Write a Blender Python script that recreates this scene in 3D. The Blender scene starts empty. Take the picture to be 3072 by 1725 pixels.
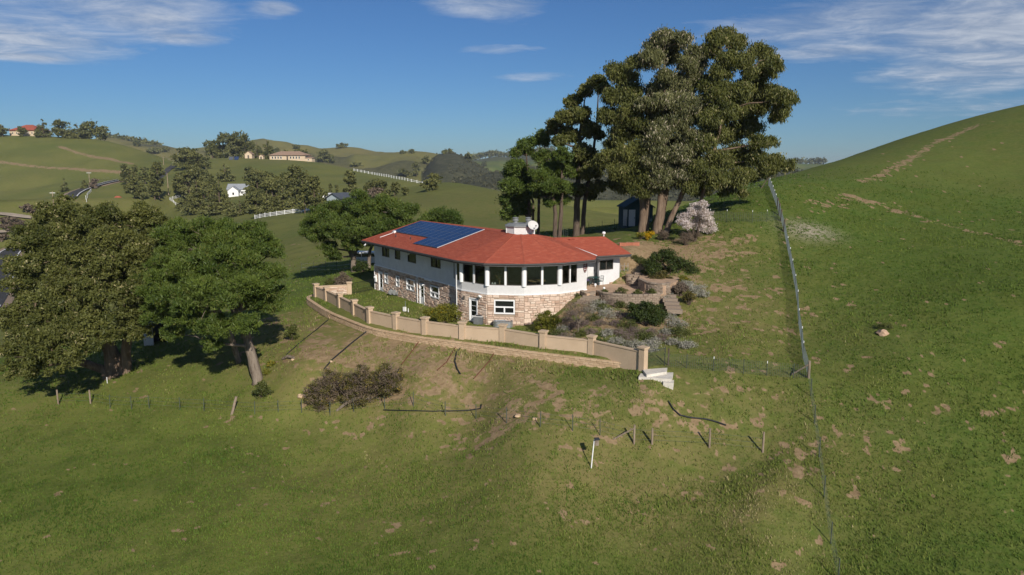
import bpy, bmesh, math, random
import numpy as np
from mathutils import Vector, Matrix

# ------------------------------------------------------------------ camera, sky, sun, exposure
scene = bpy.context.scene
COL = scene.collection
F = 2150.0                 # focal length in photo pixels (3072 wide)
ZC = 13.2                  # camera height above the house's lower floor
PITCH = math.atan((862.5 - 500) / F)
cam_data = bpy.data.cameras.new('camera')
cam = bpy.data.objects.new('camera', cam_data)
COL.objects.link(cam)
cam.location = (0, 0, ZC)
cam.rotation_euler = (math.pi / 2 - PITCH, 0, 0)
cam_data.sensor_width = 36
cam_data.lens = 36 * F / 3072
cam_data.clip_start = 0.5
cam_data.clip_end = 30000
scene.camera = cam

SUN_EL, SUN_AZ = math.radians(29), math.radians(159)     # azimuth clockwise from +Y (the view direction)
SUN_DIR = Vector((math.sin(SUN_AZ) * math.cos(SUN_EL), math.cos(SUN_AZ) * math.cos(SUN_EL), math.sin(SUN_EL)))
sd = bpy.data.lights.new('sun', 'SUN')
sd.energy = 4.9
sd.angle = math.radians(0.5)
sd.color = (1.0, 0.93, 0.83)
sun = bpy.data.objects.new('sun', sd)
COL.objects.link(sun)
sun.rotation_euler = SUN_DIR.to_track_quat('Z', 'Y').to_euler()

scene.view_settings.view_transform = 'Standard'
scene.view_settings.look = 'None'
scene.view_settings.gamma = 1.0
scene.view_settings.exposure = 0.05
scene.view_settings.use_curve_mapping = False
scene.cycles.max_bounces = 5
scene.cycles.diffuse_bounces = 2
scene.cycles.glossy_bounces = 2
scene.cycles.transparent_max_bounces = 12
scene.cycles.use_denoising = True
scene.cycles.use_adaptive_sampling = True
scene.cycles.adaptive_threshold = 0.02

world = bpy.data.worlds.new('World')
scene.world = world
world.use_nodes = True
wt = world.node_tree
wt.nodes.clear()

def wn(kind, **kw):
    n = wt.nodes.new(kind)
    for k, v in kw.items():
        setattr(n, k, v)
    return n

def wmath(op, a, b=None, clamp=False):
    n = wn('ShaderNodeMath', operation=op, use_clamp=clamp)
    for i, s in enumerate((a, b)):
        if s is None:
            continue
        if isinstance(s, (int, float)):
            n.inputs[i].default_value = s
        else:
            wt.links.new(s, n.inputs[i])
    return n.outputs[0]

sky = wn('ShaderNodeTexSky', sky_type='NISHITA', sun_disc=False)
sky.sun_elevation = SUN_EL
sky.sun_rotation = SUN_AZ
sky.altitude = 200
sky.air_density = 1.0
sky.dust_density = 0.0
sky.ozone_density = 4.0
geo = wn('ShaderNodeNewGeometry')
vsc = wn('ShaderNodeVectorMath', operation='SCALE')
vsc.inputs['Scale'].default_value = -1.0
wt.links.new(geo.outputs['Incoming'], vsc.inputs[0])
sep = wn('ShaderNodeSeparateXYZ')
wt.links.new(vsc.outputs[0], sep.inputs[0])
dx, dy, dz = sep.outputs
zz = wmath('ADD', wmath('MAXIMUM', dz, 0.0), 0.06)
cxy = wn('ShaderNodeCombineXYZ')
wt.links.new(wmath('DIVIDE', dx, zz), cxy.inputs[0])
wt.links.new(wmath('DIVIDE', dy, zz), cxy.inputs[1])
# cloud layer: the plane (x/z, y/z) seen from below
def wnoise(scale, detail, rough, off, stretch=(1, 1, 1), dist=0.0):
    mp = wn('ShaderNodeMapping')
    mp.inputs['Location'].default_value = off
    mp.inputs['Scale'].default_value = stretch
    wt.links.new(cxy.outputs[0], mp.inputs[0])
    n = wn('ShaderNodeTexNoise')
    n.inputs['Scale'].default_value = scale
    n.inputs['Detail'].default_value = detail
    n.inputs['Roughness'].default_value = rough
    n.inputs['Distortion'].default_value = dist
    wt.links.new(mp.outputs[0], n.inputs['Vector'])
    return n.outputs['Fac']

CLOUD_A = wnoise(1.15, 4, 0.58, (3.3, 1.7, 0), (1.0, 0.75, 1), 0.4)
CLOUD_B = wnoise(3.4, 6, 0.66, (11.0, 4.0, 0), (0.8, 1.0, 1), 0.5)

def pxdir(px, py):
    cx = (px - 1536) / F
    cy = (862.5 - py) / F
    v = Vector((cx, math.cos(PITCH) + cy * math.sin(PITCH), -math.sin(PITCH) + cy * math.cos(PITCH)))
    return v.normalized()

SKY_AZ = wmath('ARCTAN2', dx, dy)
SKY_EL = wmath('ARCSINE', dz)

def cloud_spot(px, py, wx, wy):
    """soft ellipse of cloud cover round a direction (angles in photo pixels)"""
    d = pxdir(px, py)
    az, el = math.atan2(d.x, d.y), math.asin(d.z)
    a = wmath('DIVIDE', wmath('SUBTRACT', SKY_AZ, az), wx / F)
    e = wmath('DIVIDE', wmath('SUBTRACT', SKY_EL, el), wy / F)
    r2 = wmath('ADD', wmath('MULTIPLY', a, a), wmath('MULTIPLY', e, e))
    return wmath('DIVIDE', 1.0, wmath('ADD', 1.0, wmath('MULTIPLY', r2, r2)))

cover = None
for (px, py, wx, wy, amt) in (
        (420, 8, 210, 60, .40), (480, 75, 150, 30, .16), (120, 130, 260, 40, .26), (560, 118, 90, 16, .28), (60, 172, 100, 10, .27),
        (830, 25, 55, 20, .40), (1460, 12, 170, 45, .42), (1500, 145, 130, 16, .26), (1620, 230, 150, 18, .27),
        (2650, 50, 420, 80, .22), (2450, 100, 300, 60, .12), (2950, 180, 240, 80, .28), (2450, 160, 160, 14, .22), (2750, 330, 320, 26, .14), (3300, 60, 300, 160, .3), (-200, 40, 260, 90, .3)):
    s = wmath('MULTIPLY', cloud_spot(px, py, wx, wy), amt)
    cover = s if cover is None else wmath('ADD', cover, s)
# outside the picture the same broken cover goes on
frame_out = wmath('MULTIPLY', wmath('SUBTRACT', 1.0, wmath('MULTIPLY', wmath('ADD', dy, 0.0), 1.25), True), 0.30)
cover = wmath('ADD', cover, wmath('MINIMUM', frame_out, 0.30))
cover = wmath('MINIMUM', cover, 0.65)
mixn = wmath('ADD', wmath('MULTIPLY', CLOUD_A, 0.5), wmath('MULTIPLY', CLOUD_B, 0.5))
dens = wmath('MULTIPLY', wmath('SUBTRACT', wmath('ADD', mixn, cover), 0.69), 2.6, True)
dens = wmath('MULTIPLY', dens, 0.78)
shade = wn('ShaderNodeMix', data_type='RGBA')
wt.links.new(wmath('MULTIPLY', wmath('SUBTRACT', CLOUD_B, 0.38), 3.5, True), shade.inputs['Factor'])
shade.inputs['A'].default_value = (6.0, 7.2, 9.4, 1)
shade.inputs['B'].default_value = (11.5, 12.2, 13.4, 1)
tint = wn('ShaderNodeMix', data_type='RGBA', blend_type='MULTIPLY')
tint.inputs['Factor'].default_value = 1.0
wt.links.new(sky.outputs[0], tint.inputs['A'])
tint.inputs['B'].default_value = (0.60, 0.90, 1.27, 1)
cmix = wn('ShaderNodeMix', data_type='RGBA')
wt.links.new(dens, cmix.inputs['Factor'])
wt.links.new(tint.outputs['Result'], cmix.inputs['A'])
wt.links.new(shade.outputs['Result'], cmix.inputs['B'])
bg = wn('ShaderNodeBackground')
bg.inputs['Strength'].default_value = 0.051
wt.links.new(cmix.outputs['Result'], bg.inputs['Color'])
wo = wn('ShaderNodeOutputWorld')
wt.links.new(bg.outputs[0], wo.inputs[0])

# ------------------------------------------------------------------ helpers
rnd = random.Random(7)
RNG = np.random.default_rng(11)

def ray(px, py):
    cx = (px - 1536) / F
    cy = (862.5 - py) / F
    return np.array([cx, math.cos(PITCH) + cy * math.sin(PITCH), -math.sin(PITCH) + cy * math.cos(PITCH)])

def P(px, py, Y):
    """the point seen at a photo pixel, Y metres in front of the camera"""
    r = ray(px, py)
    return np.array([0, 0, ZC]) + r * (Y / r[1])

def Q(px, py, z):
    """the point seen at a photo pixel, at height z"""
    r = ray(px, py)
    return np.array([0, 0, ZC]) + r * ((z - ZC) / r[2])

def project(x, y, z):
    z = z - ZC
    f = y * math.cos(PITCH) - z * math.sin(PITCH)
    u = y * math.sin(PITCH) + z * math.cos(PITCH)
    return 1536 + F * x / f, 862.5 - F * u / f, f

def hash2(ix, iy, seed):
    h = (ix.astype(np.int64) * 374761393 + iy.astype(np.int64) * 668265263 + seed * 1442695041) & 0xFFFFFFFF
    h = ((h ^ (h >> 13)) * 1274126177) & 0xFFFFFFFF
    h = h ^ (h >> 16)
    return (h & 0xFFFFFF) / float(0xFFFFFF)

def vnoise(x, y, seed=0):
    x = np.asarray(x, float); y = np.asarray(y, float)
    ix = np.floor(x); iy = np.floor(y)
    fx = x - ix; fy = y - iy
    fx = fx * fx * (3 - 2 * fx); fy = fy * fy * (3 - 2 * fy)
    a = hash2(ix, iy, seed); b = hash2(ix + 1, iy, seed)
    c = hash2(ix, iy + 1, seed); d = hash2(ix + 1, iy + 1, seed)
    return (a * (1 - fx) + b * fx) * (1 - fy) + (c * (1 - fx) + d * fx) * fy

def fbm(x, y, octaves=4, seed=0):
    s, a, t = 0, 1.0, 0
    for o in range(octaves):
        s = s + a * vnoise(np.asarray(x) * 2 ** o + 17.3 * o, np.asarray(y) * 2 ** o - 9.1 * o, seed + o)
        t += a
        a *= 0.5
    return s / t - 0.5

def sstep(a, b, x):
    t = np.clip((np.asarray(x, float) - a) / (b - a), 0, 1)
    return t * t * (3 - 2 * t)

ORD = 'first second third fourth fifth sixth seventh eighth ninth tenth eleventh twelfth thirteenth fourteenth fifteenth sixteenth seventeenth eighteenth nineteenth twentieth'.split()
ORG = {}
def tag(o, label=None, cat=None, group=None, kind=None):
    if label: o['label'] = label
    if cat: o['category'] = cat
    if group: o['group'] = group
    if kind: o['kind'] = kind
    return o

def empty(name, loc, label, cat, group=None):
    o = bpy.data.objects.new(name, None)
    COL.objects.link(o)
    o.location = loc
    o.empty_display_size = 0.3
    ORG[o.name] = np.array(loc, float)
    return tag(o, label, cat, group)

def link(name, me, parent=None, org=(0, 0, 0), at=None):
    o = bpy.data.objects.new(name, me)
    COL.objects.link(o)
    if parent is not None:
        o.parent = parent
        ORG[o.name] = ORG[parent.name]
        if at is not None:
            o.location = np.array(at, float) - ORG[parent.name]
    else:
        o.location = org if at is None else at
        ORG[o.name] = np.array(o.location, float)
    return o

def npmesh(name, V, Fc, mat, attrs=None, smooth=False):
    """V (n,3), Fc (m,k) index array; attrs: {name: per-vertex floats}"""
    V = np.asarray(V, np.float32); Fc = np.asarray(Fc, np.int32)
    me = bpy.data.meshes.new(name)
    me.vertices.add(len(V))
    me.vertices.foreach_set('co', V.ravel())
    m, k = Fc.shape
    me.loops.add(m * k)
    me.loops.foreach_set('vertex_index', Fc.ravel())
    me.polygons.add(m)
    me.polygons.foreach_set('loop_start', np.arange(0, m * k, k, dtype=np.int32))
    if smooth:
        me.polygons.foreach_set('use_smooth', np.ones(m, bool))
    for an, av in (attrs or {}).items():
        a = me.attributes.new(an, 'FLOAT', 'POINT')
        a.data.foreach_set('value', np.asarray(av, np.float32))
    me.update(calc_edges=True)
    if mat:
        me.materials.append(mat)
    return me

class MB:
    """collects faces in world coordinates; build() links them as one mesh object"""
    def __init__(s):
        s.v, s.f, s.r = [], [], []
        s.cur = 0.0
    def add(s, vs, fs):
        b = len(s.v)
        s.v.extend([tuple(map(float, q)) for q in vs])
        s.r.extend([s.cur] * len(vs))
        s.f.extend([tuple(b + i for i in q) for q in fs])
        return s
    def quad(s, a, b, c, d):
        return s.add((a, b, c, d), ((0, 1, 2, 3),))
    def hexa(s, bot, top):
        """two matching rings (lists of points) joined as a closed prism"""
        n = len(bot)
        fs = [tuple(range(n))[::-1], tuple(range(n, 2 * n))]
        for i in range(n):
            j = (i + 1) % n
            fs.append((i, j, n + j, n + i))
        return s.add(list(bot) + list(top), fs)
    def box(s, c, size, ax=(1, 0, 0), ay=None, az=(0, 0, 1)):
        c = np.array(c, float); ax = np.array(ax, float); az = np.array(az, float)
        ax = ax / np.linalg.norm(ax); az = az / np.linalg.norm(az)
        ay = np.cross(az, ax) if ay is None else np.array(ay, float)
        ay = ay / np.linalg.norm(ay)
        hx, hy, hz = size[0] / 2, size[1] / 2, size[2] / 2
        bot = [c + ax * i * hx + ay * j * hy - az * hz for i, j in ((-1, -1), (1, -1), (1, 1), (-1, 1))]
        top = [q + az * 2 * hz for q in bot]
        return s.hexa(bot, top)
    def prism(s, poly, z0, z1):
        return s.hexa([(p[0], p[1], z0) for p in poly], [(p[0], p[1], z1) for p in poly])
    def tube(s, pts, radii, n=6, cap=True):
        pts = [np.array(p, float) for p in pts]
        if isinstance(radii, (int, float)):
            radii = [radii] * len(pts)
        rings = []
        up = np.array([0.13, 0.21, 0.97])
        for i, p in enumerate(pts):
            d = pts[min(i + 1, len(pts) - 1)] - pts[max(i - 1, 0)]
            d = d / (np.linalg.norm(d) + 1e-9)
            u = up if abs(d @ up) < 0.9 else np.array([1.0, 0.1, 0])
            a = np.cross(d, u); a /= np.linalg.norm(a)
            b = np.cross(d, a)
            rings.append([p + radii[i] * (a * math.cos(2 * math.pi * k / n) + b * math.sin(2 * math.pi * k / n)) for k in range(n)])
        vs = [q for r in rings for q in r]
        fs = []
        for i in range(len(pts) - 1):
            for k in range(n):
                l = (k + 1) % n
                fs.append((i * n + k, (i + 1) * n + k, (i + 1) * n + l, i * n + l))
        if cap:
            fs.append(tuple(range(n)))
            fs.append(tuple(range((len(pts) - 1) * n, len(pts) * n))[::-1])
        return s.add(vs, fs)
    def lathe(s, c, prof, n=16, axis=None):
        c = np.array(c, float)
        vs, fs = [], []
        for (r, z) in prof:
            for k in range(n):
                a = 2 * math.pi * k / n
                vs.append(c + np.array([r * math.cos(a), r * math.sin(a), z]))
        m = len(prof)
        for i in range(m - 1):
            for k in range(n):
                l = (k + 1) % n
                fs.append((i * n + k, i * n + l, (i + 1) * n + l, (i + 1) * n + k))
        fs.append(tuple(range(n))[::-1])
        fs.append(tuple(range((m - 1) * n, m * n)))
        return s.add(vs, fs)
    def build(s, name, mat, parent=None, smooth=False, at=None):
        """world-space vertices; the object's origin is its parent's (or the given point)"""
        if parent is not None:
            org = ORG[parent.name]
        else:
            org = np.array(at if at is not None else (0, 0, 0), float)
        me = bpy.data.meshes.new(name)
        V = np.array(s.v) - org
        me.from_pydata([tuple(q) for q in V], [], s.f)
        a = me.attributes.new('rnd', 'FLOAT', 'POINT')
        a.data.foreach_set('value', np.asarray(s.r, np.float32))
        if smooth:
            me.polygons.foreach_set('use_smooth', np.ones(len(me.polygons), bool))
        me.update()
        me.materials.append(mat)
        o = bpy.data.objects.new(name, me)
        COL.objects.link(o)
        if parent is not None:
            o.parent = parent
        else:
            o.location = org
        ORG[o.name] = org
        return o
# ------------------------------------------------------------------ materials
class NT:
    def __init__(s, name):
        s.m = bpy.data.materials.new(name)
        s.m.use_nodes = True
        s.t = s.m.node_tree
        s.t.nodes.clear()
        s.out = s.n('ShaderNodeOutputMaterial')
    def n(s, kind, **kw):
        x = s.t.nodes.new(kind)
        for k, v in kw.items():
            setattr(x, k, v)
        return x
    def put(s, sock, val):
        if hasattr(val, 'is_output') or isinstance(val, bpy.types.NodeSocket):
            s.t.links.new(val, sock)
        else:
            if sock.type == 'RGBA' and len(val) == 3:
                val = (*val, 1)
            sock.default_value = val
    def math(s, op, a, b=None, clamp=False):
        x = s.n('ShaderNodeMath', operation=op, use_clamp=clamp)
        s.put(x.inputs[0], a)
        if b is not None:
            s.put(x.inputs[1], b)
        return x.outputs[0]
    def coord(s, which='Object'):
        if which == 'World':
            return s.n('ShaderNodeNewGeometry').outputs['Position']
        return s.n('ShaderNodeTexCoord').outputs[which]
    def noise(s, scale, detail=3, rough=0.55, vec=None, dist=0.0, which='World', stretch=None):
        x = s.n('ShaderNodeTexNoise')
        v = vec if vec is not None else s.coord(which)
        if stretch:
            mp = s.n('ShaderNodeMapping')
            mp.inputs['Scale'].default_value = stretch
            s.t.links.new(v, mp.inputs[0])
            v = mp.outputs[0]
        s.t.links.new(v, x.inputs['Vector'])
        x.inputs['Scale'].default_value = scale
        x.inputs['Detail'].default_value = detail
        x.inputs['Roughness'].default_value = rough
        x.inputs['Distortion'].default_value = dist
        return x.outputs['Fac']
    def mix(s, fac, a, b, mode='MIX'):
        x = s.n('ShaderNodeMix', data_type='RGBA', blend_type=mode)
        s.put(x.inputs['Factor'], fac)
        s.put(x.inputs['A'], a)
        s.put(x.inputs['B'], b)
        return x.outputs['Result']
    def ramp(s, fac, stops):
        x = s.n('ShaderNodeValToRGB')
        e = x.color_ramp.elements
        while len(e) > 1:
            e.remove(e[-1])
        e[0].position = stops[0][0]; e[0].color = (*stops[0][1], 1)
        for p, c in stops[1:]:
            q = e.new(p); q.color = (*c, 1)
        s.put(x.inputs[0], fac)
        return x.outputs[0]
    def range(s, v, a, b, c=0.0, d=1.0):
        x = s.n('ShaderNodeMapRange')
        x.clamp = True
        s.put(x.inputs[0], v)
        for i, q in enumerate((a, b, c, d)):
            x.inputs[i + 1].default_value = q
        return x.outputs[0]
    def attr(s, name):
        return s.n('ShaderNodeAttribute', attribute_name=name).outputs['Fac']
    def bump(s, h, strength=0.4, dist=0.05):
        x = s.n('ShaderNodeBump')
        x.inputs['Strength'].default_value = strength
        x.inputs['Distance'].default_value = dist
        s.put(x.inputs['Height'], h)
        return x.outputs[0]
    def bsdf(s, color, rough=0.8, metal=0.0, normal=None, spec=0.3, **kw):
        x = s.n('ShaderNodeBsdfPrincipled')
        s.put(x.inputs['Base Color'], color)
        s.put(x.inputs['Roughness'], rough)
        s.put(x.inputs['Metallic'], metal)
        s.put(x.inputs['Specular IOR Level'], spec)
        if normal is not None:
            s.put(x.inputs['Normal'], normal)
        for k, v in kw.items():
            s.put(x.inputs[k], v)
        return x.outputs[0]
    def done(s, shader):
        s.t.links.new(shader, s.out.inputs[0])
        return s.m

def paint(name, col, rough=0.6, var=0.12, scale=2.5, metal=0.0, bump=0.0, bscale=40, spec=0.3, dirt=None):
    t = NT(name)
    n = t.noise(scale, 5, 0.6)
    lo = tuple(c * (1 - var) for c in col)
    hi = tuple(min(1, c * (1 + var)) for c in col)
    c = t.ramp(n, ((0.3, lo), (0.7, hi)))
    if dirt:
        d = t.range(t.noise(scale * 3, 6, 0.7), 0.52, 0.72)
        c = t.mix(t.math('MULTIPLY', d, dirt[1]), c, dirt[0])
    nm = t.bump(t.noise(bscale, 4, 0.6), bump, 0.02) if bump else None
    return t.done(t.bsdf(c, rough, metal, nm, spec))

def rnd_col(t):
    """one random number per piece: object random plus the 'rnd' attribute"""
    oi = t.n('ShaderNodeObjectInfo')
    return t.math('FRACT', t.math('ADD', oi.outputs['Random'], t.math('MULTIPLY', t.attr('rnd'), 7.31)))

def pieces(name, stops, rough=0.85, grain=0.25, gscale=14, bump=0.5, spec=0.2):
    t = NT(name)
    c = t.ramp(rnd_col(t), stops)
    g = t.noise(gscale, 5, 0.65)
    c = t.mix(1.0, c, t.ramp(g, ((0.25, (1 - grain,) * 3), (0.75, (1 + grain * 0.6,) * 3))), 'MULTIPLY')
    return t.done(t.bsdf(c, rough, 0, t.bump(g, bump, 0.02), spec))

def leafmat(name, dark, light, accent=None, acc_at=0.93, rough=0.55, trans=0.25, spec=0.25):
    t = NT(name)
    v = t.attr('v')
    c = t.ramp(v, ((0.0, dark), (0.75, light)) if accent is None else ((0.0, dark), (acc_at - 0.05, light), (acc_at, accent)))
    p = t.bsdf(c, rough, 0, None, spec)
    tr = t.n('ShaderNodeBsdfTranslucent')
    t.put(tr.inputs[0], t.mix(1.0, c, (1.3, 1.35, 0.7, 1), 'MULTIPLY'))
    mx = t.n('ShaderNodeMixShader')
    mx.inputs[0].default_value = trans
    t.t.links.new(p, mx.inputs[1]); t.t.links.new(tr.outputs[0], mx.inputs[2])
    return t.done(mx.outputs[0])

def ground_material():
    t = NT('grass_ground')
    big = t.attr('big')
    mid = t.attr('mid')
    fine = t.noise(2.2, 4, 0.7)
    vfine = t.noise(8.0, 2, 0.7)
    c1 = t.mix(big, (0.054, 0.104, 0.014), (0.130, 0.160, 0.030))
    c2 = t.mix(mid, c1, (0.066, 0.098, 0.014))
    c3 = t.mix(t.range(fine, 0.35, 0.75), c2, (0.128, 0.152, 0.034))
    c4 = t.mix(t.math('MULTIPLY', t.range(vfine, 0.50, 0.75), 0.6), c3, (0.034, 0.062, 0.008))
    dry = t.attr('dry')
    dn = t.noise(0.8, 5, 0.7, dist=0.6)
    c5 = t.mix(t.math('MULTIPLY', dry, t.range(dn, 0.26, 0.58)), c4, (0.215, 0.168, 0.072))
    # bare soil where the 'dirt' weight beats the noise
    dirt = t.attr('dirt')
    dnn = t.math('ADD', t.math('MULTIPLY', dn, 0.6), t.math('MULTIPLY', fine, 0.4))
    dm = t.range(t.math('ADD', dnn, t.math('MULTIPLY', dirt, 0.42)), 0.735, 0.79)
    dm = t.math('MAXIMUM', dm, t.range(t.math('ADD', t.attr('soil'), t.math('MULTIPLY', fine, 0.9)), 0.80, 1.05))
    soil = t.mix(t.range(fine, 0.3, 0.7), (0.19, 0.130, 0.070), (0.31, 0.225, 0.130))
    c6 = t.mix(dm, c5, soil)
    rk = t.attr('rock')
    c7 = t.mix(t.math('MULTIPLY', rk, t.range(fine, 0.40, 0.50)), c6, (0.32, 0.28, 0.21))
    # dark chaparral
    sc = t.attr('scrub')
    scn = t.noise(0.13, 6, 0.8)
    scc = t.ramp(scn, ((0.38, (0.036, 0.040, 0.022)), (0.60, (0.085, 0.085, 0.048)), (0.72, (0.15, 0.13, 0.075))))
    c8 = t.mix(sc, c7, scc)
    return t.done(t.bsdf(c8, 0.95, 0, t.bump(fine, 0.5, 0.14), 0.1))

M = {}
M['ground'] = ground_material()
# ------------------------------------------------------------------ the ground
# garden wall and retaining wall lines (x, y) on the ground
PILLARS = [tuple(Q(px, py, -0.3)[:2]) for px, py in ((949, 889), (981, 901), (1021, 921), (1064, 943), (1110, 967), (1189, 985), (1276, 1001), (1388, 1016), (1509, 1025), (1630, 1046), (1775, 1062))]
PILLARS.append(tuple(Q(1929, 1103, -0.36)[:2]))
RETAIN = [tuple(Q(px, py, z)[:2]) for px, py, z in ((938, 884, -.5), (916, 893, -.5), (948, 914, -.5), (979, 934, -.5), (1058, 966, -.5), (1110, 985, -.5), (1163, 996, -.5), (1268, 1015, -.52), (1426, 1034, -.48), (1536, 1050, -.46), (1726, 1073, -.42), (1876, 1090, -.40))]

def seg_dist(x, y, line):
    """signed distance (positive on the left of the line) and distance along it"""
    x = np.asarray(x, float); y = np.asarray(y, float)
    best = np.full(x.shape, 1e9); sgn = np.zeros(x.shape); al = np.zeros(x.shape)
    L = 0
    for (ax, ay), (bx, by) in zip(line[:-1], line[1:]):
        dx_, dy_ = bx - ax, by - ay
        l = math.hypot(dx_, dy_)
        t = np.clip(((x - ax) * dx_ + (y - ay) * dy_) / (l * l), 0, 1)
        d = np.hypot(x - ax - t * dx_, y - ay - t * dy_)
        side = dx_ * (y - ay) - dy_ * (x - ax)
        m = d < best
        best = np.where(m, d, best); sgn = np.where(m, np.sign(side), sgn); al = np.where(m, L + t * l, al)
        L += l
    return best * sgn, al, L

RET_H = 0.55
def bench(x, y):
    """the step in the ground at the low retaining wall"""
    d, al, L = seg_dist(x, y, RETAIN)
    near = (np.hypot(x, y) < 110)
    h = near * RET_H * sstep(-0.05, 0.22, d) * (1 - sstep(1.0, 7.0, d))
    return h * sstep(0, 3.0, al) * (1 - sstep(L - 1.5, L + 0.1, al) * 0.6)

CTL = []
def c_px(*rows):
    for px, py, Y in rows:
        CTL.append(tuple(P(px, py, Y)))
def c_w(*rows):
    CTL.extend(rows)
for x, y in PILLARS[:-1]:
    CTL.append((x, y, -0.3))
CTL.append((PILLARS[-1][0], PILLARS[-1][1] + .3, -0.45))
for i, (x, y) in enumerate(RETAIN[1:]):          # foot of the retaining wall, 0.8 m in front
    a = RETAIN[max(i, 0)]; b = RETAIN[min(i + 2, len(RETAIN) - 1)]
    dx_, dy_ = b[0] - a[0], b[1] - a[1]
    l = math.hypot(dx_, dy_)
    CTL.append((x + dy_ / l * 0.9, y - dx_ / l * 0.9, float(np.interp(i, (0, 6, 10), (-1.25, -1.38, -.95)))))
c_w((-15.1, 78.4, -.25), (-12, 73, -.2), (-8.6, 68, -.2), (-5, 63.6, -.15), (-2, 59.7, -.12), (1, 59.3, -.1), (2.8, 59.8, .2), (4.1, 60.2, 1.05), (5.0, 60.8, 1.7), (6.0, 61.6, 2.3),
    (4.5, 56.5, .35), (7.2, 60.2, 1.8), (9.9, 58.6, 1.38), (12.8, 58.9, 1.45), (14.6, 60.6, 2.3), (7.5, 54, .5), (12, 54.5, .55), (10.5, 65, 2.0), (8.3, 63, 1.9), (11, 62, 1.9), (7.3, 65, 2.0), (9.2, 64.2, 2.0), (12.5, 66.5, 3.0), (14.5, 63.5, 2.9),
    (0, 72, 2.5), (6, 75, 4.2), (-6, 82, 1.2), (-12, 88, .2))
c_px((1960, 1150, 45.4), (1850, 1150, 46.4), (1990, 1092, 48.8), (2200, 1112, 47.2),
     (2425, 1135, 46), (2408, 1074, 49), (2404, 1028, 52), (2395, 972, 55), (2392, 914, 58), (2385, 865, 61), (2376, 817, 64), (2369, 781, 67), (2362, 747, 70), (2352, 695, 74), (2343, 663, 77), (2303, 552, 94),
     (2100, 900, 60), (2150, 780, 68), (2110, 705, 75), (1950, 742, 72), (1885, 762, 68.5), (1975, 697, 79), (1890, 680, 88), (2256, 669, 76),
     (1065, 815, 88), (980, 815, 99), (850, 760, 128), (800, 660, 205), (960, 643, 215), (1200, 582, 262), (1340, 553, 300), (1500, 578, 268), (1400, 650, 165), (1640, 602, 225), (1830, 640, 190), (1500, 705, 112), (1700, 690, 100),
     (840, 1000, 64), (700, 1000, 67), (480, 1032, 69), (775, 1143, 56), (346, 1121, 61), (100, 1190, 57.5), (0, 1237, 55), (175, 1213, 56.5), (590, 1245, 53), (900, 1243, 51), (1163, 1241, 49.5), (1420, 1236, 48),
     (900, 1110, 54.5), (1250, 1130, 51.5), (1536, 1180, 47.5), (1773, 1405, 39.6), (1900, 1333, 41.5), (2130, 1340, 41.2), (2288, 1358, 40.8), (2300, 1250, 43.2), (1700, 1180, 46),
     (2495, 1632, 33.4), (1536, 1725, 31.5), (0, 1725, 34), (0, 1450, 44), (760, 1450, 42), (1536, 1450, 38.3), (2300, 1450, 37), (760, 1725, 32.5),
     (3072, 1700, 30.5), (3072, 1400, 36.5), (3072, 1100, 44.5), (3072, 862, 54), (3072, 700, 72), (3072, 500, 108), (3072, 313, 155), (2800, 388, 148), (2600, 455, 138), (2480, 492, 128), (2400, 525, 112),
     (2700, 862, 59), (2700, 1100, 46), (2700, 1350, 39), (2700, 640, 84), (2480, 600, 88), (2800, 560, 97),
     (20, 1100, 80), (20, 1000, 118), (24, 895, 172), (100, 780, 255), (0, 700, 330), (0, 640, 410), (300, 1000, 100), (300, 800, 230), (500, 900, 125), (560, 720, 230), (600, 640, 330), (710, 585, 400), (330, 640, 385), (450, 600, 420), (196, 628, 395), (208, 597, 420), (248, 571, 455), (290, 559, 470), (365, 541, 490), (100, 600, 470), (0, 600, 480), (200, 545, 540), (0, 560, 560), (500, 560, 500), (960, 600, 300), (1060, 592, 330),
     (-500, 1100, 60), (-500, 900, 150), (-500, 700, 300), (-600, 1500, 45), (3500, 1400, 36), (3600, 1000, 45), (3700, 700, 68), (3700, 250, 150))
c_w((0, 22, -8.0), (-22, 22, -10.2), (24, 22, -6.2), (0, 9, -9.6), (0, 4, -10.2), (-9, 4, -11), (9, 4, -9), (-60, 30, -15), (70, 30, 2.0), (90, 60, 14),
    # behind the crests
    (46, 150, 5), (70, 180, 9), (130, 210, 19), (38, 130, 8), (33, 118, 8.2), (25, 130, 2), (10, 330, -14), (-30, 360, -12), (60, 330, -25), (30, 260, -12), (120, 330, -15))
CT = np.array(CTL)
def dom(x, y):
    r = np.maximum(np.hypot(x, y), 3.0)
    return np.arctan2(x, y) * 1.0, np.log(r) * 0.55
CT[:, 2] -= bench(CT[:, 0], CT[:, 1])
cu, cv = dom(CT[:, 0], CT[:, 1])
def tps_k(d2):
    return 0.5 * d2 * np.log(d2 + 1e-12)
_n = len(CT)
_K = tps_k((cu[:, None] - cu[None]) ** 2 + (cv[:, None] - cv[None]) ** 2) + np.eye(_n) * 2e-4
_Pm = np.c_[np.ones(_n), cu, cv]
_A = np.zeros((_n + 3, _n + 3)); _A[:_n, :_n] = _K; _A[:_n, _n:] = _Pm; _A[_n:, :_n] = _Pm.T
_w = np.linalg.solve(_A, np.r_[CT[:, 2], 0, 0, 0])
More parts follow.
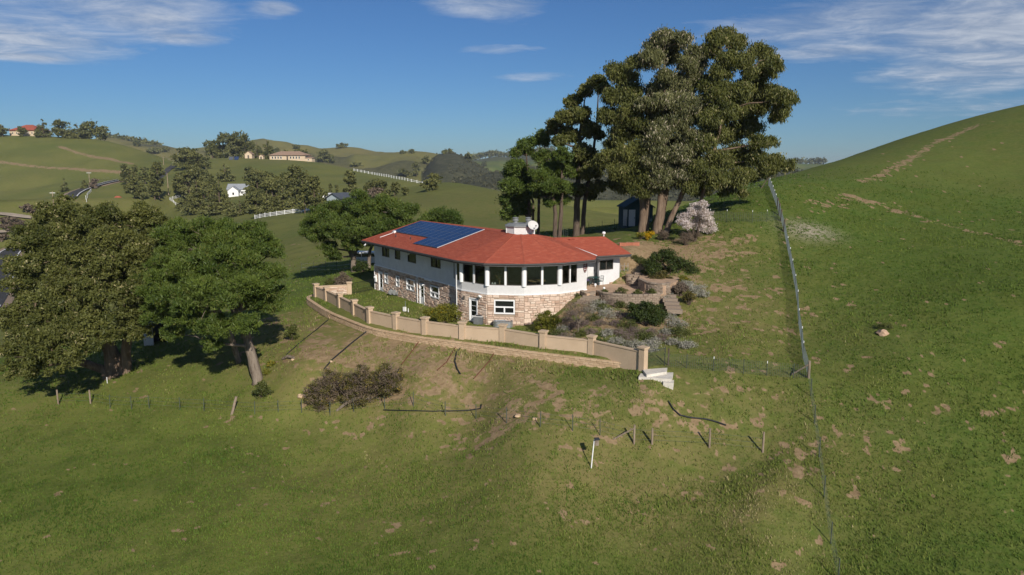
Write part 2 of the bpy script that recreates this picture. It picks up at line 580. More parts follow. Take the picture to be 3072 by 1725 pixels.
def base_z(x, y):
    x = np.atleast_1d(np.asarray(x, float)); y = np.atleast_1d(np.asarray(y, float))
    out = np.empty(x.shape)
    u, v = dom(x, y)
    for i in range(0, x.size, 20000):
        s = slice(i, i + 20000)
        d2 = (u[s][:, None] - cu[None]) ** 2 + (v[s][:, None] - cv[None]) ** 2
        out[s] = tps_k(d2) @ _w[:_n] + _w[_n] + _w[_n + 1] * u[s] + _w[_n + 2] * v[s]
    r = np.hypot(x, y)
    # far off and behind the camera the land levels out
    far = sstep(620, 1000, r)
    back = sstep(math.radians(60), math.radians(100), np.abs(np.arctan2(x, y)))
    out = out * (1 - far) + far * -22
    out = out * (1 - back) + back * np.clip(-10 - 0.06 * np.maximum(r - 10, 0), -22, 0)
    return out

# hills: ridge seen at (px, py) from Y metres off; front foot distance and height
HILLS = [
    ('grass_hill', [(-900, 470, 800), (-500, 425, 780), (-200, 404, 745), (0, 404, 720), (150, 408, 712), (260, 414, 705), (330, 424, 690), (400, 443, 670), (470, 466, 640), (520, 484, 620), (580, 520, 590)], 0.72, -6, 1.0, 'green'),
    ('meadow_hill', [(440, 540, 560), (500, 498, 600), (560, 479, 625), (650, 474, 640), (740, 474, 640), (860, 479, 630), (950, 486, 610), (1050, 506, 570), (1150, 524, 530), (1250, 543, 490), (1330, 575, 450)], 0.66, -2, 0.9, 'green'),
    ('rolling_ridge', [(-900, 460, 1600), (200, 440, 1600), (300, 411, 1500), (350, 415, 1480), (410, 428, 1480), (470, 441, 1480), (560, 450, 1500), (640, 440, 1500), (720, 424, 1500), (790, 415, 1500), (835, 424, 1480), (880, 434, 1450), (925, 437, 1420), (960, 446, 1400), (990, 445, 1400), (1030, 441, 1400), (1075, 444, 1380), (1120, 453, 1350), (1180, 458, 1320), (1250, 457, 1300), (1320, 462, 1300), (1400, 480, 1300), (1480, 520, 1300)], 0.62, -14, 1.6, 'tan'),
    ('chaparral_hill', [(1180, 600, 1000), (1230, 566, 1000), (1262, 530, 1000), (1290, 486, 1000), (1310, 464, 1010), (1340, 458, 1010), (1372, 461, 1010), (1400, 472, 1010), (1450, 500, 1000), (1500, 535, 990), (1560, 590, 980)], 0.70, -25, 1.0, 'scrub'),
    ('chaparral_slope', [(1290, 580, 780), (1340, 552, 800), (1400, 536, 820), (1460, 523, 840), (1520, 510, 860), (1600, 500, 880), (1750, 505, 900), (1900, 515, 900), (2050, 520, 900), (2200, 520, 900), (2300, 512, 900), (2360, 506, 900), (2450, 520, 900)], 0.55, -30, 0.8, 'scrub'),
    ('distant_ridge', [(1300, 500, 2200), (1390, 481, 2200), (1440, 478, 2200), (1490, 469, 2200), (1520, 472, 2200), (1560, 466, 2200), (1700, 455, 2200), (1900, 460, 2200), (2100, 470, 2200), (2250, 484, 2200), (2370, 489, 2100), (2480, 492, 2100), (2600, 495, 2100), (2900, 500, 2200), (3300, 520, 2300)], 0.75, -20, 1.5, 'mixed'),
]
HP = []
for nm, ridge, ff, zf, rough, kind in HILLS:
    W = np.array([P(*q) for q in ridge])
    HP.append((np.arctan2(W[:, 0], W[:, 1]), np.hypot(W[:, 0], W[:, 1]), W[:, 2]))

def hill_z(k, x, y):
    nm, ridge, ff, zf, rough, kind = HILLS[k]
    th, rr, zr = HP[k]
    a = np.arctan2(x, y); r = np.hypot(x, y)
    R_ = np.interp(a, th, rr); Z_ = np.interp(a, th, zr)
    edge = np.maximum(th[0] - a, 0) + np.maximum(a - th[-1], 0)
    Z_ = Z_ - edge * 900
    rf = R_ * ff
    t = (r - rf) / (R_ - rf)
    tc = np.clip(t, 0, 1)
    s = 0.55 * tc + 0.45 * np.sin(tc * math.pi / 2)
    z = zf + (Z_ - zf) * s
    gully = fbm(x * 0.011, y * 0.011, 4, 40 + k) * rough * 16 * np.sin(tc * math.pi) ** 0.8
    z = z + gully * np.clip((R_ - rf) / 300, .3, 1.5)
    z = np.where(t > 1, Z_ - (r - R_) * 0.16 - ((r - R_) / 90.0) ** 2, z)
    z = np.where(t < 0, zf + t * 60, z)
    return z

def land(x, y, micro=True):
    x = np.atleast_1d(np.asarray(x, float)); y = np.atleast_1d(np.asarray(y, float))
    z = base_z(x, y) + bench(x, y)
    r = np.hypot(x, y)
    # low relief on the open slopes
    z = z + fbm(x * 0.09, y * 0.09, 3, 3) * 0.34 * sstep(1, 14, np.abs(seg_dist(x, y, PILLARS)[0])) * (1 - sstep(56, 60, y) * (1 - sstep(80, 100, y)) * (np.abs(x) < 18))
    which = np.full(x.shape, -1)
    fi = np.nonzero(r > 250)[0]
    if len(fi):
        xf, yf = x[fi], y[fi]
        for k in range(len(HILLS)):
            hz = hill_z(k, xf, yf)
            m = hz > z[fi]
            z[fi[m]] = hz[m]; which[fi[m]] = k
    return (z, which)

def ground_z(x, y):
    return float(land(x, y)[0][0])

def G(px, py, r0=18.0, r1=3500.0):
    """where the line of sight through a photo pixel meets the land"""
    d = ray(px, py)
    d = d / math.hypot(d[0], d[1])
    rs = r0 * (r1 / r0) ** np.linspace(0, 1, 260)
    gz = land(rs * d[0], rs * d[1])[0]
    lz = ZC + rs * d[2]
    below = np.nonzero(lz < gz)[0]
    if len(below) == 0:
        i = len(rs) - 1
        return np.array([rs[i] * d[0], rs[i] * d[1], gz[i]])
    i = below[0]
    a, b = rs[max(i - 1, 0)], rs[i]
    for _ in range(13):
        m = (a + b) / 2
        if ZC + m * d[2] < ground_z(m * d[0], m * d[1]):
            b = m
        else:
            a = m
    return np.array([b * d[0], b * d[1], ground_z(b * d[0], b * d[1])])

def soft_line(x, y, pts, w):
    """1 on the polyline of points, falling off over w metres"""
    d, _, _ = seg_dist(x, y, [(p[0], p[1]) for p in pts])
    return np.exp(-(d / w) ** 2)

_blob_cache = {}
def blob(x, y, px, py, sx, sy=None):
    if (px, py) not in _blob_cache:
        _blob_cache[(px, py)] = G(px, py)
    c = _blob_cache[(px, py)]
    return np.exp(-((x - c[0]) / sx) ** 2 - ((y - c[1]) / (sy or sx)) ** 2)
TRACKS = [([(2590, 545), (2680, 505), (2800, 430), (2930, 375)], 1.7, .70), ([(2540, 585), (2640, 615), (2720, 640), (2800, 665), (2900, 690), (3072, 735)], .9, .6), ([(2400, 620), (2560, 590)], 2.4, .35)]
TRACKS = [([G(*q) for q in pts], w, a) for pts, w, a in TRACKS]
FARTRACKS = [([(-40, 482), (60, 494), (130, 502), (240, 507), (330, 514), (390, 520)], 3.5, 1.0), ([(178, 440), (230, 458), (300, 473), (350, 482), (400, 493)], 3.5, .85), ([(0, 535), (110, 533), (200, 540), (330, 535)], 4, .2)]
FARTRACKS = [([G(*q) for q in pts], w, a) for pts, w, a in FARTRACKS]

def soil_weights(x, y):
    """how bare (dirt) and how dry the ground is"""
    r = np.hypot(x, y)
    dirt = 0.06 + 0.34 * fbm(x * 0.06, y * 0.06, 3, 5)
    dry = 0.12 + 0.7 * np.clip(fbm(x * 0.05, y * 0.05, 4, 8), -.3, .5)
    d, al, L = seg_dist(x, y, RETAIN)
    front = (d < 0) * sstep(-13, -1, d) * (al > 4) * (al < L - 4)
    dirt = dirt + front * 0.27; dry = dry + front * 0.5
    yard = np.maximum(blob(x, y, 2170, 900, 8, 12), blob(x, y, 2200, 760, 8, 8))
    dirt += yard * 0.36; dry += yard * 0.6
    for px, py, sx, sy, am in ((1960, 745, 5.0, 4.0, .5), (1890, 790, 3.2, 4, .45), (2040, 800, 3, 3, .2), (1700, 990, 3.2, 3, .45), (1830, 960, 3.4, 3, .45), (1960, 960, 3, 3, .45), (1680, 940, 2.5, 2.5, .4),
                               (1750, 1180, 6, 3.5, .20), (1250, 1190, 6, 2.5, .24), (1560, 1230, 5, 3, .22), (2600, 1320, 6, 4, .26), (2050, 1210, 5, 3, .24), (1150, 1060, 5, 2.5, .3), (950, 1060, 4, 3, .22), (1350, 1090, 4, 2.5, .28), (1700, 1260, 8, 2.5, .18), (2500, 1150, 6, 4, .14), (2150, 1400, 9, 4, .10)):
        dirt += blob(x, y, px, py, sx, sy) * am
    for px, py, sx, sy, am in ((1600, 1450, 12, 5, .5), (2150, 1560, 9, 6, .45), (2650, 1300, 7, 6, .35), (1050, 1420, 9, 5, .35), (1800, 1250, 10, 4, .4), (2650, 1000, 5, 8, .3), (1000, 1080, 6, 4, .55), (1250, 1090, 6, 3, .5), (1500, 1130, 6, 3, .4)):
        dry += blob(x, y, px, py, sx, sy) * am
    for pts, w, am in TRACKS:
        dirt += soft_line(x, y, pts, w) * am
    return dirt, dry

def soil_mask(x, y, dirt):
    n = 0.5 * fbm(x * .7, y * 1.1, 3, 31) + 0.5 * fbm(x * 2.2, y * 3.0, 3, 33)
    return sstep(.74, .82, .5 + n * 1.2 + dirt * .40)

def build_land():
    th = np.r_[np.linspace(-180, -46, 40)[:-1], np.linspace(-46, 46, 470), np.linspace(46, 180, 40)[1:]]
    th = np.radians(th)
    rs = [3.0]
    while rs[-1] < 6000:
        q = rs[-1]
        st = .06 if q < 24 else .0095 if q < 30 else .0058 if q < 100 else .0085 if q < 200 else .013 if q < 2400 else .12
        rs.append(q * (1 + st))
    rs = np.array(rs)
    A, R_ = np.meshgrid(th, rs)
    x = (np.sin(A) * R_).ravel(); y = (np.cos(A) * R_).ravel()
    z, which = land(x, y)
    r = R_.ravel()
    near = 1 - sstep(120, 260, r)
    z = z + near * fbm(x * 0.8, y * 0.8, 3, 21) * 0.16
    rock = blob(x, y, 2425, 692, 2.6, 2.4)
    dirt, dry = soil_weights(x, y)
    # tracks and cut banks on the left hill
    for pts, w, a in FARTRACKS:
        dirt += soft_line(x, y, pts, w) * a
    for px, py, s, a in [(270, 575, 7, .5), (240, 600, 6, .5), (330, 565, 6, .4), (100, 595, 14, .25), (440, 515, 9, .3), (460, 500, 8, .3), (660, 540, 8, .35), (630, 470, 7, .35), (60, 640, 12, .3), (30, 690, 10, .35), (530, 610, 9, .35)]:
        c = G(px, py)
        dirt += np.exp(-((x - c[0]) ** 2 + (y - c[1]) ** 2) / (2 * s * s)) * a
    kinds = np.array([h[5] for h in HILLS] + ['near'])[which]
    farg = (kinds == 'green')
    dry = np.where(farg, 0.42 + 0.5 * fbm(x * .01, y * .01, 3, 9), dry)
    dirt = np.where(farg | (kinds == 'tan') | (kinds == 'mixed'), dirt - 0.02, dirt)
    dry = np.where(kinds == 'tan', 0.75 + 0.5 * fbm(x * .008, y * .008, 3, 9), dry)
    dry = np.where((kinds == 'near') & (r > 110), 0.40 + 0.5 * fbm(x * .02, y * .02, 3, 9), dry)
    dirt = np.where((kinds == 'near') & (r > 110), dirt - .12, dirt)
    scrub = np.where(kinds == 'scrub', 1.0, 0.0)
    scrub = np.where(kinds == 'mixed', sstep(-.08, .10, fbm(x * .004, y * .004, 3, 14)), scrub)
    scrub = np.where(kinds == 'tan', sstep(.12, .2, fbm(x * .006, y * .006, 3, 18)) * .8, scrub)
    nt, nr = len(th), len(rs)
    I = np.arange(nt * nr).reshape(nr, nt)
    quads = np.stack([I[:-1, :-1], I[:-1, 1:], I[1:, 1:], I[1:, :-1]], -1).reshape(-1, 4)[:, ::-1]
    owner = which[quads].max(axis=1)
    V = np.c_[x, y, z]
    lush = sstep(13, 26, x - .12 * (y - 45)) * (r < 230)
    meadow = blob(x, y, 330, 1420, 14, 9)
    big = np.clip(sstep(-.14, .14, fbm(x * .045, y * .045, 3, 61)) * (1 - .75 * lush) + .6 * meadow, 0, 1); dry = dry * (1 - .55 * lush) * (1 - .6 * meadow); mid = sstep(-.12, .2, fbm(x * .35, y * .35, 4, 62)) * (1 - sstep(200, 500, r) * .6)
    soil = soil_mask(x, y, dirt) * (1 - sstep(130, 220, r))
    att = dict(soil=soil, big=big, mid=mid, dirt=np.clip(dirt, 0, 1.2), dry=np.clip(dry, 0, 1), rock=rock, scrub=scrub)
    for k in range(-1, len(HILLS)):
        qs = quads[owner == k]
        if not len(qs):
            continue
        used, inv = np.unique(qs, return_inverse=True)
        nm = 'ground' if k < 0 else HILLS[k][0]
        me = npmesh(nm, V[used], inv.reshape(-1, 4), M['ground'], {a: b[used] for a, b in att.items()}, smooth=True)
        tag(link(nm, me), kind='structure')
build_land()
# ------------------------------------------------------------------ house materials
M['stone'] = pieces('ledge_stone', ((0.0, (0.42, 0.28, 0.20)), (0.25, (0.62, 0.47, 0.37)), (0.5, (0.68, 0.55, 0.44)), (0.75, (0.56, 0.39, 0.29)), (1.0, (0.74, 0.62, 0.50))), 0.9, 0.30, 9, 0.7)
M['mortar'] = paint('mortar', (0.36, 0.28, 0.21), 0.95, 0.15, 3, bump=0.3)
M['block'] = pieces('retaining_block', ((0.0, (0.24, 0.18, 0.135)), (0.35, (0.31, 0.245, 0.185)), (0.7, (0.27, 0.21, 0.16)), (1.0, (0.36, 0.29, 0.22))), 0.92, 0.28, 16, 0.7)
M['tan_block'] = pieces('tan_block', ((0.0, (0.44, 0.31, 0.19)), (0.5, (0.50, 0.36, 0.23)), (1.0, (0.55, 0.40, 0.26))), 0.92, 0.2, 14, 0.5)
M['shingle'] = pieces('red_shingle', ((0.0, (0.345, 0.086, 0.053)), (0.3, (0.395, 0.102, 0.062)), (0.65, (0.365, 0.092, 0.056)), (1.0, (0.435, 0.125, 0.076))), 0.95, 0.14, 30, 0.3, 0.1)
M['underlay'] = paint('roof_underlay', (0.22, 0.05, 0.03), 0.95, 0.1)
M['fascia'] = paint('dark_fascia', (0.075, 0.072, 0.07), 0.55, 0.15)
M['soffit'] = paint('soffit', (0.55, 0.54, 0.52), 0.8, 0.06)
def siding():
    t = NT('white_siding')
    n = t.noise(1.6, 5, 0.65)
    c = t.ramp(n, ((0.3, (0.60, 0.60, 0.60)), (0.7, (0.70, 0.70, 0.70))))
    w = t.n('ShaderNodeTexWave', wave_type='BANDS', bands_direction='X')
    w.inputs['Scale'].default_value = 2.6
    w.inputs['Distortion'].default_value = 0.0
    sx = t.n('ShaderNodeSeparateXYZ'); t.t.links.new(t.coord('World'), sx.inputs[0])
    cb = t.n('ShaderNodeCombineXYZ')
    t.t.links.new(t.math('ADD', t.math('MULTIPLY', sx.outputs[0], 0.75), t.math('MULTIPLY', sx.outputs[1], -0.66)), cb.inputs[0])
    t.t.links.new(cb.outputs[0], w.inputs['Vector'])
    g = t.range(w.outputs['Fac'], 0.0, 0.08)
    return t.done(t.bsdf(c, 0.65, 0, t.bump(g, 0.35, 0.02), 0.3))
M['siding'] = siding()
M['white'] = paint('white_paint', (0.64, 0.63, 0.615), 0.6, 0.05, 3, dirt=((0.5, 0.46, 0.4), 0.25))
M['white_trim'] = paint('white_trim', (0.80, 0.80, 0.79), 0.45, 0.03)
M['bronze'] = paint('bronze_frame', (0.10, 0.085, 0.07), 0.45, 0.1)
M['darkmetal'] = paint('dark_metal', (0.045, 0.05, 0.055), 0.5, 0.2)
M['iron'] = paint('black_iron', (0.018, 0.018, 0.02), 0.5, 0.2)
M['galv'] = paint('galvanised_steel', (0.50, 0.52, 0.54), 0.38, 0.14, 6, metal=0.75)
M['grey_metal'] = paint('grey_metal', (0.20, 0.21, 0.21), 0.55, 0.12)
M['concrete'] = paint('pale_concrete', (0.60, 0.56, 0.49), 0.9, 0.12, 2.0, bump=0.3, dirt=((0.36, 0.32, 0.25), 0.4))
M['patio'] = paint('patio_concrete', (0.44, 0.30, 0.20), 0.9, 0.2, 1.2, bump=0.3, dirt=((0.30, 0.22, 0.15), 0.5))
def stucco():
    t = NT('tan_stucco')
    n = t.noise(0.9, 5, 0.6)
    c = t.ramp(n, ((0.3, (0.48, 0.36, 0.245)), (0.7, (0.545, 0.415, 0.29))))
    st = t.range(t.noise(2.0, 5, 0.7, stretch=(1, 1, 0.25)), 0.56, 0.75)
    c = t.mix(t.math('MULTIPLY', st, 0.35), c, (0.37, 0.28, 0.19))
    return t.done(t.bsdf(c, 0.95, 0, t.bump(t.noise(26, 4, 0.7), 0.5, 0.02), 0.15))
M['stucco'] = stucco()
def glass(name, tint, opacity, rough=0.03):
    t = NT(name)
    g = t.n('ShaderNodeBsdfGlossy'); g.inputs['Roughness'].default_value = rough
    g.inputs['Color'].default_value = (0.9, 0.95, 1.0, 1)
    tr = t.n('ShaderNodeBsdfTransparent'); tr.inputs[0].default_value = (*tint, 1)
    d = t.n('ShaderNodeBsdfDiffuse'); d.inputs[0].default_value = (0.012, 0.015, 0.014, 1)
    m1 = t.n('ShaderNodeMixShader'); m1.inputs[0].default_value = opacity
    t.t.links.new(tr.outputs[0], m1.inputs[1]); t.t.links.new(d.outputs[0], m1.inputs[2])
    fr = t.n('ShaderNodeFresnel'); fr.inputs['IOR'].default_value = 1.5
    m2 = t.n('ShaderNodeMixShader')
    t.t.links.new(t.math('ADD', fr.outputs[0], 0.03, True), m2.inputs[0])
    t.t.links.new(m1.outputs[0], m2.inputs[1]); t.t.links.new(g.outputs[0], m2.inputs[2])
    return t.done(m2.outputs[0])
M['glass'] = glass('window_glass', (0.75, 0.78, 0.76), 0.06)
M['dark_glass'] = glass('dark_window_glass', (0.3, 0.3, 0.3), 0.93)
M['curtain'] = paint('tan_curtain', (0.40, 0.28, 0.12), 0.9, 0.2, 6)
M['interior'] = paint('interior_wall', (0.40, 0.34, 0.27), 0.9, 0.15)
M['carpet'] = paint('interior_floor', (0.28, 0.22, 0.17), 0.9, 0.15)
M['lampshade'] = paint('lamp_shade', (0.6, 0.55, 0.42), 0.8, 0.05)

# ------------------------------------------------------------------ the house
HOUSE = empty('house', (0.0, 66.0, -0.2), 'two-storey house with red shingle roof, white curved window bay and stone lower storey', 'house')
FL, EV = 2.6, 5.3                      # upper floor line, eave height
W0, W1 = np.array((-15.15, 78.44)), np.array((-4.72, 63.25))
WA, B0, B1, B2, B3, B4 = map(np.array, ((-5.02, 62.95), (-4.40, 61.95), (-2.1, 59.85), (1.02, 59.44), (4.06, 60.26), (6.56, 62.18)))
D0, D1, BL, BR = map(np.array, ((6.85, 65.35), (7.88, 65.95), (7.95, 64.8), (10.05, 66.32)))

def wall_hit(px, py, a, b):
    """distance along the wall a-b and height of the point a photo pixel shows on it"""
    r = ray(px, py)
    d = (b - a) / np.linalg.norm(b - a)
    n = np.array([d[1], -d[0]])
    t = (a @ n) / (r[:2] @ n)
    p = r * t
    return float((p[:2] - a) @ d), float(ZC + p[2])

def wall_rect(a, b, tl, br, tr=None, bl=None):
    s0, z1 = wall_hit(*tl, a, b)
    s1, z0 = wall_hit(*br, a, b)
    return [s0, s1, z0, z1]

def wall(mb, a, b, z0, z1, opens=(), depth=0.16):
    """front face of a wall with real openings and their reveals (outside is on the right of a->b)"""
    L = np.linalg.norm(b - a)
    d = (b - a) / L
    n = np.array([d[1], -d[0]])          # outward
    def pt(s, z, q=0.0):
        p = a + d * s - n * q
        return (p[0], p[1], z)
    S = sorted({0.0, L, *[min(max(o[i], 0), L) for o in opens for i in (0, 1)]})
    Z = sorted({z0, z1, *[min(max(o[i], z0), z1) for o in opens for i in (2, 3)]})
    for i in range(len(S) - 1):
        for j in range(len(Z) - 1):
            cs, cz = (S[i] + S[i + 1]) / 2, (Z[j] + Z[j + 1]) / 2
            if any(o[0] < cs < o[1] and o[2] < cz < o[3] for o in opens):
                continue
            mb.quad(pt(S[i], Z[j]), pt(S[i + 1], Z[j]), pt(S[i + 1], Z[j + 1]), pt(S[i], Z[j + 1]))
    for o in opens:
        s0, s1, q0, q1 = o
        mb.quad(pt(s0, q0), pt(s0, q0, depth), pt(s0, q1, depth), pt(s0, q1))
        mb.quad(pt(s1, q0, depth), pt(s1, q0), pt(s1, q1), pt(s1, q1, depth))
        mb.quad(pt(s0, q0, depth), pt(s0, q0), pt(s1, q0), pt(s1, q0, depth))
        mb.quad(pt(s0, q1), pt(s0, q1, depth), pt(s1, q1, depth), pt(s1, q1))

def window(a, b, o, parent, frame_mat, cols=(1.0,), rows=(1.0,), fw=0.07, glass_mat='dark_glass', out=0.03, deep=0.09, split_bottom=None, name='window'):
    """frame bars round and between the panes; o = [s0, s1, z0, z1]"""
    L = np.linalg.norm(b - a); d = (b - a) / L; n = np.array([d[1], -d[0]])
    s0, s1, z0, z1 = o
    d3 = np.array([d[0], d[1], 0]); n3 = np.array([n[0], n[1], 0])
    mb = MB()
    def bar(sa, sb, za, zb):
        c = a + d * (sa + sb) / 2 + n * (out - deep) / 2
        mb.box((c[0], c[1], (za + zb) / 2), (abs(sb - sa), out + deep, abs(zb - za)), d3, None)
    bar(s0, s0 + fw, z0, z1); bar(s1 - fw, s1, z0, z1)
    bar(s0 + fw, s1 - fw, z0, z0 + fw); bar(s0 + fw, s1 - fw, z1 - fw, z1)
    w = mb
    panes = []
    zs = [z0 + fw]
    H = z1 - z0 - 2 * fw
    for r_ in rows:
        zs.append(zs[-1] + H * r_)
    for j in range(len(rows)):
        cc = cols if not (split_bottom and j == 0) else split_bottom
        if not split_bottom or j == 0:
            pass
        elif j > 0:
            cc = (1.0,)
        ss = [s0 + fw]
        for c_ in cc:
            ss.append(ss[-1] + (s1 - s0 - 2 * fw) * c_)
        if j > 0:
            bar(s0 + fw, s1 - fw, zs[j] - fw * .5, zs[j] + fw * .5)
        for i in range(len(cc)):
            if i > 0:
                bar(ss[i] - fw * .5, ss[i] + fw * .5, zs[j] + (fw * .5 if j else 0), zs[j + 1] - (fw * .5 if j + 1 < len(rows) else 0))
            panes.append((ss[i] - .01, ss[i + 1] + .01, zs[j] - .01, zs[j + 1] + .01))
    wo = w.build(name, M[frame_mat], parent)
    for pa, pb, qa, qb in panes:
        m = MB()
        c = a + d * (pa + pb) / 2 - n * (deep * 0.55)
        m.box((c[0], c[1], (qa + qb) / 2), (pb - pa, 0.014, qb - qa), d3, None)
        m.build('pane', M[glass_mat], wo)
    return wo

def zo1(u, v): return (1060 + u / 3.805, 620 + v / 3.805)
def zo2(u, v): return (1360 + u / 4.017, 640 + v / 4.017)
def rect1(a, b, u0, v0, u1, v1, top=None, f=zo1):
    """opening from the pixels of its lower corners; v0 is the lower left, v1 the lower right"""
    s0, za = wall_hit(*f(u0, v0), a, b)
    s1, zb = wall_hit(*f(u1, v1), a, b)
    return [s0, s1, (za + zb) / 2, top]

# --- openings
up_wing = []
for u0, v0, u1, v1, cols in ((332, 566, 412, 578, (.5, .5)), (478, 598, 537, 607, (1.0,)), (624, 628, 716, 649, (1.0,)), (888, 682, 997, 712, (.5, .5))):
    up_wing.append((rect1(W0, W1, u0, v0, u1, v1, 4.98), cols))
low_wing = []   # windows of the stone storey: lower corners, top corner pixel
for u0, v0, u1, v1, ut, vt, cfg in ((365, 872, 403, 881, 365, 755, 'hung'), (495, 910, 533, 918, 495, 787, 'hung'), (614, 945, 703, 968, 614, 815, 'three'), (886, 1028, 986, 1055, 886, 893, 'three')):
    o = rect1(W0, W1, u0, v0, u1, v1)
    o[3] = wall_hit(*zo1(ut, vt), W0, W1)[1]
    low_wing.append((o, cfg))
doors_wing = []
for u0, v0, u1, v1, ut, vt in ((300, 965, 345, 977, 300, 738), (765, 1115, 818, 1128, 765, 860)):
    o = rect1(W0, W1, u0, v0, u1, v1)
    o[2] = max(o[2], -0.15)
    o[3] = o[2] + 2.08
    doors_wing.append(o)
bay_door = rect1(B0, B1, 200, 1300, 298, 1318, None, zo2); bay_door[2] = -0.1; bay_door[3] = 2.0
bay_win = rect1(B1, B2, 492, 1207, 742, 1217, None, zo2); bay_win[3] = wall_hit(*zo2(615, 1040), B1, B2)[1]
block_win = rect1(BL, BR, 1758, 683, 1922, 676, None, zo2); block_win[3] = wall_hit(*zo2(1840, 563), BL, BR)[1]

# --- walls
mw = MB()
wall(mw, W0, W1, FL - .02, 5.42, [o for o, c in up_wing])
wall(mw, W1, WA, FL - .02, 5.38)
mw.build('wing_wall', M['siding'], HOUSE)
BAY = [(WA, B0), (B0, B1), (B1, B2), (B2, B3), (B3, B4)]
SILL, HEAD = 3.32, 4.98
mw = MB()
bay_opens = []
for k, (a, b) in enumerate(BAY):
    L = np.linalg.norm(b - a)
    if k == 0:
        op = [[0.18, L - .14, SILL, HEAD]]
    elif k == 4:
        op = [[0.30, 1.07, SILL, HEAD], [1.20, 1.97, SILL, HEAD]]
    else:
        m = L / 2
        op = [[0.20, m - .09, SILL, HEAD], [m + .09, L - .20, SILL, HEAD]]
    bay_opens.append(op)
    wall(mw, a, b, FL - .02, 5.34, op, 0.14)
mw.build('bay_wall', M['white'], HOUSE)
mw = MB()
wall(mw, B4, D0, FL - .2, 5.5)
wall(mw, D0, D1, FL - .2, 5.5)
wall(mw, D1, BL, FL - .2, 5.5)
wall(mw, BL, BR, FL - .5, 5.45, [block_win])
RB1, RB2, RB3, WB1, WB0 = map(np.array, ((7.4, 71.9), (3.2, 73.2), (-0.4, 77.0), (-5.8, 84.8), (-5.8, 84.8)))
wall(mw, BR, RB1, FL - .5, 5.6)
wall(mw, RB1, RB2, FL - .5, 5.6)
wall(mw, RB2, WB1, FL - .5, 5.6)
wall(mw, WB1, W0, -.6, 5.6)
mw.build('block_wall', M['siding'], HOUSE)
# trim band between the storeys
mt = MB()
for a, b in [(W0, W1)] + BAY:
    d = (b - a) / np.linalg.norm(b - a); n = np.array([d[1], -d[0]])
    c = (a + b) / 2 + n * 0.035
    mt.box((c[0], c[1], FL - .055), (np.linalg.norm(b - a) + .03, 0.07, 0.09), (d[0], d[1], 0))
mt.build('trim_band', M['white_trim'], HOUSE)
# columns at the bay corners and between the lights
for k, (a, b) in enumerate(BAY[1:]):
    d = (b - a) / np.linalg.norm(b - a); n = np.array([d[1], -d[0]])
    mid = bay_opens[k + 1]
    c = a + d * (mid[0][1] + mid[1][0]) / 2 + n * .02
    mp = MB(); mp.box((c[0], c[1], (SILL + HEAD) / 2), (mid[1][0] - mid[0][1] - .01, .10, HEAD - SILL), (d[0], d[1], 0))
    mp.build('mullion_post', M['white_trim'], HOUSE)
    mp = MB(); mp.lathe((a[0] - .0, a[1], 0), [(0.20, SILL - .06), (0.20, HEAD + .3)], 12)
    mp.build('corner_post', M['white_trim'], HOUSE, smooth=False)

# --- stone lower storey: mortar backing plus single stones
STONE_BASE = -0.75
low = [(W0, W1, [o for o, c in low_wing] + doors_wing, STONE_BASE), (W1, WA, [], STONE_BASE), (WA, B0, [], STONE_BASE), (B0, B1, [bay_door], STONE_BASE), (B1, B2, [bay_win], STONE_BASE), (B2, B3, [], STONE_BASE), (B3, B4, [], 0.4)]
mm = MB()
for a, b, op, zb in low:
    wall(mm, a, b, zb, FL - .1, op)
mort = mm.build('stone_wall', M['mortar'], HOUSE)

def stone_mesh(w, h, t, r):
    """one ledge stone: chamfered, uneven block on its own origin (x along, -y out)"""
    j = lambda s: r.uniform(-s, s)
    bw, bh = w / 2, h / 2
    iw, ih = bw - min(.03, w * .12), bh - min(.025, h * .14)
    back = [(-bw, 0, -bh), (bw, 0, -bh), (bw, 0, bh), (-bw, 0, bh)]
    mid = [(-bw, -t * .6, -bh), (bw, -t * .6, -bh), (bw, -t * .6, bh), (-bw, -t * .6, bh)]
    fr = [(-iw + j(.015), -t + j(.012), -ih + j(.012)), (iw + j(.015), -t + j(.012), -ih + j(.012)), (iw + j(.015), -t + j(.012), ih + j(.012)), (-iw + j(.015), -t + j(.012), ih + j(.012))]
    cn = (j(w * .1), -t - r.uniform(0, .018), j(h * .1))
    vs = back + mid + fr + [cn]
    fs = []
    for i in range(4):
        k = (i + 1) % 4
        fs.append((i, k, 4 + k, 4 + i)); fs.append((4 + i, 4 + k, 8 + k, 8 + i)); fs.append((8 + i, 8 + k, 12))
    return vs, fs

